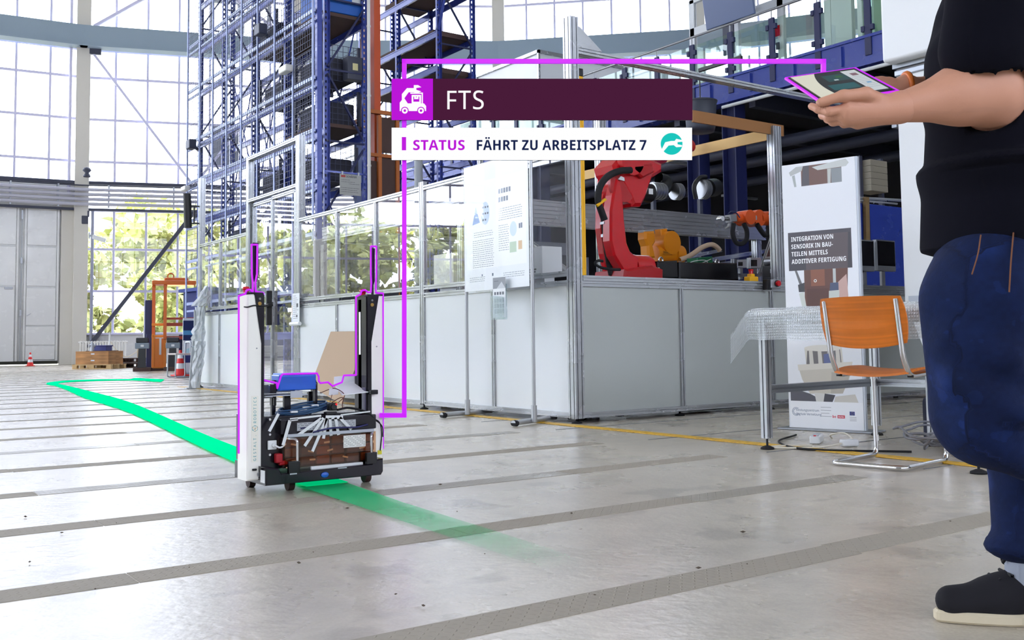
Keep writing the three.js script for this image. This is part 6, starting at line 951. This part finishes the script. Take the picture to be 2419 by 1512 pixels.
  part('seam', [tube([pd(2317, 555, 1.945), pd(2310, 600, 1.925), pd(2296, 648, 1.91)], 0.0014, 16, 5), tube([pd(2394, 550, 1.95), pd(2388, 620, 1.9), pd(2384, 690, 1.888)], 0.0016, 16, 5)], std(0x7a4c30, 0.8), p); part('patch', [rb(0.05, 0.02, 0.006, pd(2419, 570, 1.955).x, pd(2419, 570, 1.955).y, pd(2419, 570, 1.955).z, 0.002)], std(0x7a4a30, 0.8), p);
  // socks and shoes
  const sock = std(0x9aa0ac, 0.9, 0, { bumpMap: bumpFine, bumpScale: 0.001 });
  const shoe = (heel, toe, y) => {
    const dir = toe.clone().sub(heel).setY(0).normalize(), L = heel.distanceTo(toe), side = v(-dir.z, 0, dir.x), q = (t, s, h) => heel.clone().addScaledVector(dir, t * L).addScaledVector(side, s).setY(y + h);
    const outline = []; for (let i = 0; i < 40; i++) { const a = i / 40 * 2 * PI, t = 0.5 - 0.5 * Math.cos(a), wd = (0.031 + 0.012 * Math.sin(PI * Math.min(1, t * 1.05)) * (t > 0.4 ? 1.15 : 0.8)) * Math.sqrt(Math.max(0, Math.sin(a) * Math.sin(a))) ** 0.5; outline.push([t * L, Math.sign(Math.sin(a)) * wd]); }
    const sg = poly(outline, 0.025, 0.005); sg.rotateX(PI / 2); X.makeBasis(dir, v(0, 1, 0), side); X.setPosition(heel.x, y + 0.026, heel.z); sg.applyMatrix4(X);
    const s = part('shoe', [bodyMesh([cap(q(0.14, 0, 0.055), q(0.5, 0, 0.055), 0.036, 0.038, 0.03), cap(q(0.5, 0, 0.048), q(0.87, 0, 0.043), 0.041, 0.033, 0.03), cap(q(0.14, 0, 0.075), q(0.3, 0, 0.078), 0.034, 0.034, 0.03), cap(q(0.34, 0, 0.085), q(0.6, 0, 0.062), 0.03, 0.028, 0.03), { a: q(0.2, 0, 0.145), b: q(0.26, 0, 0.145), ra: 0.036, rb: 0.036, cut: true }], 0.006, 0.02, 0.03)], phy({ color: 0x14131a, roughness: 0.9, sheen: 0.4 }), p);
    part('sole', [sg], std(0xd8cbae, 0.7), s);
    part('lace', [tube([q(0.38, 0.01, 0.12), q(0.45, 0.03, 0.135), q(0.42, 0.05, 0.115), q(0.36, 0.015, 0.125)], 0.004, 24, 6), tube([q(0.38, 0.0, 0.12), q(0.46, -0.02, 0.15), q(0.5, -0.01, 0.13)], 0.004, 20, 6), tube([q(0.46, -0.03, 0.105), q(0.48, 0.03, 0.105)], 0.004, 8, 6), tube([q(0.54, -0.028, 0.095), q(0.56, 0.028, 0.095)], 0.004, 8, 6)], M.rubber, s);
    part('pull_loop', [tube([q(0.34, 0, 0.13), q(0.4, 0, 0.165), q(0.43, 0.004, 0.178), q(0.41, 0.006, 0.165), q(0.35, 0.004, 0.125)], 0.005, 24, 6)], std(0x6a645c, 0.8), s);
    return s;
  };
  const toeF = pd(2206, 1440, 2.19).setY(0), heelF = toeF.clone().add(v(0.285, 0, 0.035)); shoe(heelF, toeF, 0.0);
  part('sock', [bodyMesh([cap(ankF.clone().setY(0.19), ankF.clone().setY(0.07), 0.043, 0.043, 0.02)], 0.006)], sock, p);
  const s2 = shoe(v(0, 0, 0).add(v(0.0, 0, 0)), v(-0.285, 0, 0), 0); s2.position.copy(ankN.clone().add(v(0.03, -0.07, 0))); s2.rotation.z = 1.05; part('sock', [bodyMesh([cap(ankN, ankN.clone().add(v(-0.0, -0.03, 0)), 0.043, 0.043, 0.02)], 0.006)], sock, p);
  part('bracelet', [new THREE.TorusGeometry(0.034, 0.006, 8, 24).rotateY(PI / 2).translate(wrF.x + 0.0, wrF.y, wrF.z)], std(0xd8701c, 0.4), p);
  // the tablet: a thing of its own, lying in both hands
  const toW = (q) => q.clone().applyMatrix4(p.matrixWorld);
  p.updateMatrixWorld(true);
  const A = toW(pd(1858, 187, 2.15)), Bq = toW(pd(2020, 164, 2.15)), Cq = toW(pd(1925, 245, 1.945));
  const ex = Bq.clone().sub(A), w = ex.length(); ex.normalize(); let ez = Cq.clone().sub(A); ez.addScaledVector(ex, -ez.dot(ex)); const h = ez.length(); ez.normalize(); const ey = ez.clone().cross(ex);
  const t = thing('tablet', 'tablet computer with glowing screen and magenta rim in the person\u2019s hands', 'tablet'); X.makeBasis(ex, ey, ez); X.setPosition(A.clone().addScaledVector(ex, w / 2).addScaledVector(ez, h / 2)); t.applyMatrix4(X);
  part('casing', [rb(w, 0.008, h, 0, 0, 0, 0.004, 2)], M.blackGloss, t);
  const m = canvasTex(400, 560, (q, W2, H2) => { q.fillStyle = '#0e1524'; q.fillRect(0, 0, W2, H2); q.fillStyle = '#f4f2e0'; q.beginPath(); q.moveTo(0, 0); q.lineTo(150, 0); q.quadraticCurveTo(60, 260, 110, 560); q.lineTo(0, 560); q.fill(); q.fillStyle = '#0f4c52'; q.fillRect(160, 80, 140, 150); q.fillStyle = '#116068'; q.fillRect(120, 300, 160, 120); q.fillStyle = '#2a6a2a'; q.fillRect(230, 120, 40, 40); q.fillStyle = '#c9d8da'; q.fillRect(200, 190, 26, 26); q.fillStyle = '#dfe6ec'; q.fillRect(300, 30, 90, 500); q.fillStyle = '#8c6a7a'; q.fillRect(330, 100, 40, 60); q.fillStyle = '#3aa0e0'; q.fillRect(340, 330, 26, 26); q.fillStyle = '#9fb0bc'; for (let i = 0; i < 8; i++) q.fillRect(312, 190 + i * 36, 66, 6); });  // cream area at the left is a window reflection painted into the screen
  part('screen', [new THREE.PlaneGeometry(w - 0.012, h - 0.016).rotateX(-PI / 2).translate(0, 0.0046, 0)], phy({ color: 0x080808, roughness: 0.2, specularIntensity: 0.3, emissive: 0xffffff, emissiveMap: m, emissiveIntensity: 0.7 }), t, true);
  const c4 = [[-1, -1], [1, -1], [1, 1], [-1, 1]].map(([a, b]) => v(a * (w / 2 + 0.001), 0.001, b * (h / 2 + 0.001))); part('rim', sweepSharp([...c4, c4[0]], 0.0034), MAG, t);  // magenta rim is an overlay outline added round the tablet
}
// ---------------------------------------------------------------- left background: cones, crates, stacker truck, stool, wrapped frame
{
  const cone = (lab, x, z, s) => {
    const t = thing('traffic_cone', lab, 'cone', [x, 0, z]); const red = std(0xe02a22, 0.5), wh = M.white, h = 0.47 * s, R0 = 0.115 * s, R1 = 0.022 * s, at2 = (q) => R0 + (R1 - R0) * q;
    part('base_plate', [rb(0.29 * s, 0.03 * s, 0.29 * s, 0, 0.016 * s, 0, 0.01)], red, t);
    [[0, 0.24, red], [0.24, 0.46, wh], [0.46, 0.66, red], [0.66, 0.84, wh], [0.84, 1, red]].forEach(([a, b, m]) => part('band', [cy(at2(b), at2(a), (b - a) * h, 0, 0.03 * s + h * (a + b) / 2, 0, 20)], m, t));
  };
  cone('red and white traffic cone standing before the hall gate', 1.19, -28.7, 0.86); cone('red and white traffic cone behind the tube stool near the cell', 1.42, -14.15, 1.02);
  const st = thing('tube_stool', 'low steel tube stool with pale seat in front of the traffic cone', 'stool', [1.16, 0, -13.3], 0.2);
  part('seat', [rb(0.36, 0.03, 0.32, 0, 0.44, 0, 0.012)], std(0xd8c4c0, 0.5), st); for (const z of [-0.15, 0.15]) part('runner', [bendTube([v(-0.17, 0.43, z), v(-0.18, 0.012, z), v(0.18, 0.012, z), v(0.17, 0.43, z)], 0.012, 0.05, 8)], M.galv, st);
  part('backrest', [bendTube([v(0.15, 0.44, 0.1), v(0.16, 0.66, 0.1), v(0.16, 0.66, -0.1), v(0.15, 0.44, -0.1)], 0.02, 0.04, 8)], M.galv, st);
  // pallets and stacked crate collars
  const pallet = (lab, x, z, turn, mat) => { const t = thing('pallet', lab, 'pallet', [x, 0, z], turn); for (const dz of [-0.34, 0, 0.34]) part('runner', [bx(1.1, 0.022, 0.1, 0, 0.011, dz)], mat, t); for (const dz of [-0.34, 0, 0.34]) for (const dx of [-0.48, 0, 0.48]) part('block', [bx(0.13, 0.078, 0.1, dx, 0.061, dz)], mat, t); for (let i = 0; i < 5; i++) part('deck_board', [bx(1.1, 0.022, 0.12, 0, 0.111, -0.34 + i * 0.17)], mat, t); return t; };
  const cr = (lab, y) => { const t = thing('crate_collar', lab, 'crate', [1.85, y, -22.6], -0.75, 'wooden crate collars'); t.userData.group = undefined; delete t.userData.group; const w = 0.92, d = 0.72; part('side_board', [bx(w, 0.17, 0.02, 0, 0.085, d / 2)], M.wood, t); part('side_board', [bx(w, 0.17, 0.02, 0, 0.085, -d / 2)], M.wood, t); part('side_board', [bx(0.02, 0.17, d, w / 2, 0.085, 0)], M.wood, t); part('side_board', [bx(0.02, 0.17, d, -w / 2, 0.085, 0)], std(0xcfae84, 0.7), t); part('hinge', [bx(0.1, 0.03, 0.004, 0.02, 0.1, d / 2 + 0.012)], M.galv, t); };
  pallet('pale wooden pallet under the two crate collars beside the first pillar', 1.85, -22.6, -0.75, std(0xc9aa78, 0.75)); cr('lower wooden crate collar on the pallet beside the first pillar', 0.125); cr('upper wooden crate collar on the pallet beside the first pillar', 0.298);
  const bl = thing('plastic_bin', 'blue plastic bin standing on the stacked wooden crate collars', 'bin', [1.95, 0.47, -22.75], -0.75); part('tub', [rb(0.4, 0.14, 0.3, 0, 0.07, 0, 0.012), rb(0.44, 0.03, 0.34, 0, 0.14, 0, 0.008)], std(0x3a3f80, 0.5), bl); part('board_under', [bx(0.6, 0.02, 0.6, 0, -0.0, 0)], M.woodDark, bl);
  const va = thing('valve_bundle', 'grey pipe valve standing at the downpipe foot on the crates', 'valve', [1.62, 0.47, -22.45]); part('body', [cy(0.05, 0.06, 0.2, 0, 0.1, 0, 12), cyx(0.04, 0.16, 0, 0.14, 0, 12), cy(0.03, 0.03, 0.06, 0, 0.23, 0, 10)], M.galv, va);
  pallet('brown pallet stack at the radiator, dark and worn', 2.72, -23.3, -0.62, M.woodDark); const pl2 = pallet('upper brown pallet of the stack at the radiator', 2.72, -23.3, -0.62, M.woodDark); pl2.position.y = 0.14;
  const pb = thing('pale_box', 'pale chipboard box standing on the pallets near the radiator', 'box', [3.05, 0.28, -22.75], -0.6); part('box_body', [rb(0.28, 0.3, 0.3, 0, 0.15, 0, 0.006)], std(0xc9b79c, 0.7), pb);
  const ra = thing('radiator', 'cream ribbed radiator below the lower hall windows', 'radiator', [3.1, 0.14, -27.6], -0.32); const fin = shared([rb(0.045, 0.6, 0.12, 0, 0.32, 0, 0.012)]); for (let i = 0; i < 17; i++) part('rib', fin, M.cream, ra).position.x = -0.66 + i * 0.082; part('header_pipe', [cyx(0.03, 1.45, 0, 0.06, 0, 10), cyx(0.03, 1.45, 0, 0.58, 0, 10)], M.cream, ra); part('bracket', [bx(0.04, 0.3, 0.06, -0.5, -0.0, 0), bx(0.04, 0.3, 0.06, 0.5, -0.0, 0)], M.cream, ra);
  const rp = thing('barrier_post', 'white barrier post with slack rope before the radiator', 'barrier', [3.0, 0, -24.9]); part('post', [cy(0.025, 0.025, 1.0, -0.35, 0.5, 0, 10), cy(0.025, 0.025, 1.05, 0.55, 0.52, 0.25, 10), cy(0.1, 0.12, 0.03, -0.35, 0.015, 0, 16), cy(0.1, 0.12, 0.03, 0.55, 0.015, 0.25, 16)], M.white, rp); part('rope', [tube([[-0.35, 0.75, 0], [-0.1, 0.4, 0.08], [0.1, 0.28, 0.13], [0.35, 0.42, 0.2], [0.55, 0.62, 0.25]], 0.014, 40, 6)], std(0xd8cdb8, 0.7), rp);
  // orange order picker truck
  const f = thing('stacker_truck', 'orange stacker truck with driver guard and black mast near the far windows', 'forklift', [2.43, 0, -19.05], -0.28);
  const O = std(0xd86a1c, 0.45), Or = std(0xf08a1a, 0.45);
  const post = (x, z, y0, y1, w = 0.075) => bx(w, y1 - y0, w, x, (y0 + y1) / 2, z);
  part('guard_post', [post(-0.16, 0.2, 0.1, 2.08), post(0.1, 0.45, 0.75, 2.08)], O, f); part('roof', [rb(1.0, 0.09, 0.75, 0.3, 2.1, 0.2, 0.02), rb(0.55, 0.09, 0.4, 0.35, 2.18, 0.2, 0.03), new THREE.TorusGeometry(0.07, 0.014, 8, 18).translate(0.22, 2.27, 0.2)], O, f); part('lamp_strip', [bx(0.6, 0.03, 0.05, 0.45, 2.03, 0.42)], std(0xffe0b0, 0.5, 0, { emissive: 0xffd890, emissiveIntensity: 1.2 }), f);
  part('front_frame', [rb(0.34, 0.06, 0.05, -0.03, 1.1, 0.36, 0.01), rb(0.34, 0.06, 0.05, -0.03, 0.82, 0.36, 0.01), rb(0.07, 0.85, 0.05, -0.16, 0.45, 0.36, 0.01), rb(0.07, 0.85, 0.05, 0.1, 0.45, 0.36, 0.01), rb(0.3, 0.05, 0.2, -0.03, 0.07, 0.4, 0.01)], Or, f); part('front_panel', [bx(0.2, 0.7, 0.03, -0.03, 0.42, 0.33)], Or, f); part('white_strip', [rb(0.05, 0.4, 0.01, 0.0, 0.58, 0.36, 0.004)], M.white, f);
  part('rail', [bx(0.9, 0.05, 0.05, 0.5, 1.24, 0.4), bx(0.7, 0.08, 0.05, 0.42, 1.1, 0.4), bx(0.7, 0.08, 0.3, 0.42, 0.78, 0.3)], std(0xa83a1c, 0.5), f); part('mast', [rb(0.24, 1.0, 0.3, -0.24, 1.2, -0.1, 0.02)], M.blueDark, f); part('mast_foot', [rb(0.16, 0.86, 0.2, -0.24, 0.45, 0.1, 0.02)], M.blueDark, f); part('side_leg', [rb(0.16, 0.84, 0.2, 0.5, 0.44, 0.2, 0.02)], M.blueDark, f);
  for (const x of [-0.4, 0.28]) { part('fork_leg', [poly([[-0.12, 0.06], [0.12, 0.06], [0.08, 0.14], [0.08, 0.55], [-0.08, 0.55], [-0.1, 0.14]], 0.16).translate(x, 0, 0.55)], M.blackGloss, f); part('fork_head', [rb(0.32, 0.14, 0.2, x, 0.6, 0.62, 0.02)], std(0x7f8c96, 0.45), f); part('fork_top', [rb(0.28, 0.12, 0.18, x, 0.73, 0.6, 0.02)], M.blackGloss, f); part('plate', [bx(0.07, 0.05, 0.004, x, 0.6, 0.725)], M.white, f); part('skid', [rb(0.4, 0.09, 0.35, x, 0.045, 0.58, 0.01)], M.woodDark, f); }
  part('skid', [rb(0.4, 0.08, 0.3, -0.1, 0.04, 0.35, 0.01)], M.woodDark, f);
  const cb = thing('site_cabin', 'dark blue cabin with notices seen through the stacker truck guard', 'cabin', [5.9, 0, -23.6], 0.1); part('wall', [rb(2.6, 1.6, 1.4, 0, 1.35, 0, 0.02)], std(0x243070, 0.5), cb); part('roof', [bx(2.8, 0.1, 1.6, 0, 2.2, 0)], std(0x3a4a90, 0.5), cb); part('lower_sheet', [...Array(6)].map((_, i) => rb(2.56, 0.08, 1.38, 0, 0.06 + i * 0.085, 0, 0.01)), M.galv, cb); part('window', [bx(0.3, 0.5, 0.02, -0.75, 1.3, 0.71), bx(0.3, 0.5, 0.02, -0.3, 1.3, 0.71)], std(0x6b7cb8, 0.3), cb); part('notice', [bx(0.2, 0.42, 0.01, -0.1, 1.38, 0.725)], M.white, cb);
  const dr = thing('display_stand', 'blue and white roll-up display half hidden behind the stacked frames', 'display', [1.86, 0, -14.65], 0.1); part('panel', [sheet(0.5, 1.1, 0.02).translate(0, 0.6, 0)], std(0xffffff, 0.4, 0, { map: canvasTex(100, 220, (q, w, h) => { q.fillStyle = '#e8ecf2'; q.fillRect(0, 0, w, h); q.fillStyle = '#1b2a5c'; q.fillRect(0, 10, w, 80); q.fillStyle = '#5aa0d0'; q.fillRect(0, 50, w, 18); q.fillStyle = '#bfe4ec'; q.beginPath(); q.moveTo(0, 130); q.lineTo(w, 96); q.lineTo(w, 130); q.lineTo(0, 150); q.fill(); q.fillStyle = '#28306e'; q.fillRect(0, 150, w, 30); }) }), dr, true); part('foot', [rb(0.52, 0.05, 0.2, 0, 0.025, 0, 0.01)], M.galv, dr);
  // black loudspeaker column fixed to the end post of the cell
  const ls = thing('column_speaker', 'black cylindrical column speaker fixed to the far cell post', 'speaker', [0, 0, 0]); part('housing', [rod(v(-0.14, 2.3, -8.72), v(-0.16, 2.8, -8.72), 0.055, 20)], M.black, ls); part('bracket', [bar(v(-0.1, 2.37, -8.7), v(0.01, 2.37, -8.68), 0.02), bar(v(-0.1, 2.62, -8.7), v(0.01, 2.62, -8.68), 0.02), bar(v(-0.06, 2.37, -8.7), v(-0.06, 2.62, -8.7), 0.02)], M.black, ls);
  // frame wrapped in clear film leaning at the end of the cell
  const w = thing('wrapped_stand', 'tall folded metal stand wrapped in cloudy film beside the far cell post', 'stand', [0, 0, 0]);
  const Z = -8.3, fm = phy({ color: 0xdfe3e6, roughness: 0.45, transmission: 0.35, thickness: 0, ior: 1.4, side: THREE.DoubleSide }), pale = std(0xb9bcc0, 0.5, 0.3);
  part('leg', [bar(onZ(452, 916, Z), onZ(474, 700, Z), 0.05, 0.03), bar(onZ(470, 912, Z), onZ(484, 700, Z), 0.03, 0.03)], pale, w);
  part('slat', [lump(Z + 0.03, 0.02, 0.003, 446, 918, 458, 918, 466, 820, 452, 820), lump(Z + 0.03, 0.03, 0.003, 453, 818, 466, 818, 470, 790, 456, 788), lump(Z + 0.05, 0.02, 0.003, 458, 786, 466, 786, 468, 732, 458, 732), lump(Z, 0.02, 0.003, 460, 900, 472, 890, 476, 830, 466, 830)], pale, w);
  const crump = (rows, sd) => { const P = [], id = [], nx = 9; rows = rows.flatMap((r, i) => i + 1 < rows.length ? [0, 0.34, 0.67].map((t) => r.map((q, k) => q + (rows[i + 1][k] - q) * t)) : [r]); rows.forEach(([y, x0, x1], j) => { for (let i = 0; i <= nx; i++) { const q = onZ(x0 + (x1 - x0) * i / nx, y, Z), n = hash(i, j, sd) - 0.5; P.push(q.x + 0.02 * (hash(i, j, sd + 1) - 0.5), q.y, Z + 0.1 + 0.09 * n + 0.06 * Math.sin(i / nx * PI)); } }); for (let j = 0; j + 1 < rows.length; j++) for (let i = 0; i < nx; i++) { const a = j * (nx + 1) + i; id.push(a, a + nx + 1, a + 1, a + 1, a + nx + 1, a + nx + 2); } const g = new THREE.BufferGeometry(); g.setAttribute('position', new THREE.Float32BufferAttribute(P, 3)); g.setIndex(id); const r = g.toNonIndexed(); r.computeVertexNormals(); return r; };
  part('film', [crump([[676, 478, 484], [700, 464, 494], [724, 446, 492]], 3)], fm, w); part('film', [crump([[726, 456, 480], [760, 458, 476], [784, 446, 482], [806, 450, 476]], 5)], fm, w); part('film', [crump([[806, 454, 478], [830, 452, 480], [870, 450, 472], [916, 446, 466]], 7)], fm, w); part('red_band', [lump(Z + 0.02, 0.01, 0, 490, 688, 497, 690, 494, 720, 488, 718)], std(0xb0655a, 0.6), w); part('foot', [bx(0.2, 0.02, 0.12, onZ(455, 916, Z).x, 0.01, Z)], M.galv, w);
  // dry leaves and crumbs on the floor
  seed = 66; const lf = []; for (const [px, py] of [[225, 1391], [447, 1340], [146, 1258], [1350, 1212], [1405, 1405], [1650, 1341], [1765, 1332], [740, 1304], [706, 1329], [275, 1235], [1145, 1308], [820, 1200], [1040, 1144], [70, 1327], [60, 1220], [905, 1180], [1755, 1256], [935, 1403], [2245, 1231], [1080, 1208], [1000, 1430]]) { const p = onY(px, py, 0.006), s = rr(0.004, 0.011); const g = new THREE.OctahedronGeometry(s, 0); g.scale(1, 0.35, 0.55); g.rotateY(rr(0, 6)); lf.push(g.translate(p.x, 0.006, p.z)); }
  tag(part('floor_litter', lf, std(0x5c5044, 0.9)), 'small dry leaf crumbs scattered on the concrete floor', 'litter', null, 'stuff');
}
{ // CCTV camera at the pillar and small box lamp, gallery offices
  const c = thing('security_camera', 'white security camera on the pillar edge before the lower windows', 'camera', [2.95, 4.15, -28.6], -0.4); part('housing', [rot(rb(0.42, 0.14, 0.14, 0.22, 0, 0, 0.02), 0, 0, -0.3)], M.white, c); part('arm', [bx(0.1, 0.06, 0.06, -0.02, 0.03, 0), bx(0.04, 0.2, 0.2, -0.08, 0.03, 0)], M.galv, c);
  const b = thing('sensor_box', 'black sensor box on the pillar below the pipe band', 'sensor', [2.75, 4.7, -28.75], -0.25); part('body', [rb(0.2, 0.26, 0.2, 0, 0, 0, 0.02), bx(0.06, 0.2, 0.06, 0.1, 0.2, 0)], M.darkSteel, b);
  const b2 = thing('beacon_lamp', 'dark beacon on the pillar above the pipe band', 'lamp', [2.8, 6.25, -28.8], -0.25); part('dome', [lathe([[0, 0.2], [0.1, 0.16], [0.14, 0.08], [0.06, 0.0], [0.12, -0.1], [0.1, -0.14], [0, -0.14]], 16)], M.darkSteel, b2);
}
// ---------------------------------------------------------------- overlay graphic added as a glowing display, turned to face the camera
{
  const D = 4.45, k = D / FOCAL, s = thing('overlay_display', 'added overlay graphic reading FTS on a magenta bar frame beside the transport robot', 'display', [0, 0, 0]);
  const c = EYE.clone().addScaledVector(v(0, 0, -1).applyQuaternion(EYEQ), D); s.position.copy(c); s.quaternion.copy(EYEQ);
  const x = (p) => (p - W / 2) * k, y = (p) => (650 - p) * k, b = 10 * k;
  const hb = (x0, x1, yy) => bx((x1 - x0) * k + b, b, b, (x(x0) + x(x1)) / 2, y(yy), 0), vb = (xx, y0, y1) => bx(b, (y1 - y0) * k + b, b, x(xx), (y(y0) + y(y1)) / 2, 0);
  part('frame', [hb(955, 1945, 145), vb(955, 145, 981), hb(902, 955, 981), vb(1945, 145, 182)], MAG, s).userData.label = 'magenta bar frame of the added overlay';
  const panel = (name, x0, y0, x1, y1, z, draw, glow) => { const w = x1 - x0, h = y1 - y0, m = canvasTex(w * 2, h * 2, (q) => { q.scale(2, 2); draw(q, w, h); });
    const p = part(name, [bx(w * k, h * k, 0.014, x((x0 + x1) / 2), y((y0 + y1) / 2), z - 0.0085)], M.black, s);
    part('screen', [new THREE.PlaneGeometry(w * k, h * k).translate(x((x0 + x1) / 2), y((y0 + y1) / 2), z)], phy({ color: 0x000000, roughness: 1, specularIntensity: 0, emissive: 0xffffff, emissiveMap: m, emissiveIntensity: glow }), p, true); return p; };
  panel('header_panel', 1024, 189, 1633, 286, 0.03, (q, w, h) => { q.fillStyle = '#491c39'; q.fillRect(0, 0, w, h); q.fillStyle = '#ffffff'; q.font = '60px sans-serif'; q.save(); q.translate(28, 71); q.scale(0.98, 1); [...'FTS'].reduce((a, ch) => { q.fillText(ch, a, 0); return a + q.measureText(ch).width + 2; }, 0); q.restore(); }, 0.98);
  panel('icon_panel', 927, 189, 1024, 286, 0.03, (q, w, h) => { q.fillStyle = '#bb17d8'; q.fillRect(0, 0, w, h); q.fillStyle = '#fff'; q.strokeStyle = '#fff';
    q.beginPath(); q.moveTo(19, 68); q.lineTo(19, 56); q.lineTo(24, 50); q.lineTo(24, 36); q.lineTo(36, 22); q.lineTo(52, 22); q.lineTo(52, 15); q.lineTo(62, 15); q.lineTo(70, 20); q.lineTo(58, 22); q.lineTo(58, 26); q.lineTo(70, 30); q.lineTo(60, 34); q.lineTo(52, 32); q.lineTo(40, 32); q.lineTo(30, 46); q.lineTo(38, 58); q.lineTo(76, 58); q.lineTo(81, 64); q.lineTo(81, 76); q.lineTo(19, 76); q.closePath(); q.fill();
    q.lineWidth = 4; q.strokeRect(49, 40, 18, 16); q.strokeRect(55, 40, 6, 6); q.beginPath(); q.moveTo(44, 34); q.lineTo(72, 34); q.lineTo(72, 58); q.lineWidth = 3; q.stroke();
    for (const a of [31, 69]) { q.fillStyle = '#bb17d8'; q.beginPath(); q.arc(a, 75, 9, 0, 7); q.fill(); q.fillStyle = '#fff'; q.beginPath(); q.arc(a, 75, 7, 0, 7); q.fill(); q.fillStyle = '#bb17d8'; q.beginPath(); q.arc(a, 75, 3, 0, 7); q.fill(); } }, 0.98);
  panel('status_panel', 927, 304, 1632, 380, 0.03, (q, w, h) => { q.fillStyle = '#ffffff'; q.fillRect(0, 0, w, h); q.fillStyle = '#c01fe0'; q.fillRect(24, 22, 10, 31);
    const fit = (t, x0, x1, col) => { q.fillStyle = col; q.font = 'bold 33px sans-serif'; const m2 = q.measureText(t).width; q.save(); q.translate(x0, 52); q.scale((x1 - x0) / m2, 1); q.fillText(t, 0, 0); q.restore(); };
    fit('STATUS', 49, 173, '#bb17d8'); fit('FÄHRT ZU ARBEITSPLATZ 7', 197, 599, '#17224a');
    q.fillStyle = '#1cc6bd'; q.beginPath(); q.arc(657, 38, 25.5, 0, 7); q.fill(); q.fillStyle = '#fff'; q.beginPath(); q.moveTo(634, 50); q.lineTo(642, 34); q.lineTo(656, 31); q.lineTo(664, 31); q.lineTo(668, 26); q.lineTo(682, 29); q.lineTo(682, 33); q.lineTo(671, 34); q.lineTo(671, 39); q.lineTo(682, 41); q.lineTo(681, 45); q.lineTo(668, 46); q.lineTo(662, 41); q.lineTo(650, 42); q.lineTo(638, 56); q.closePath(); q.fill(); }, 0.98);
}
renderer.render(scene, camera);
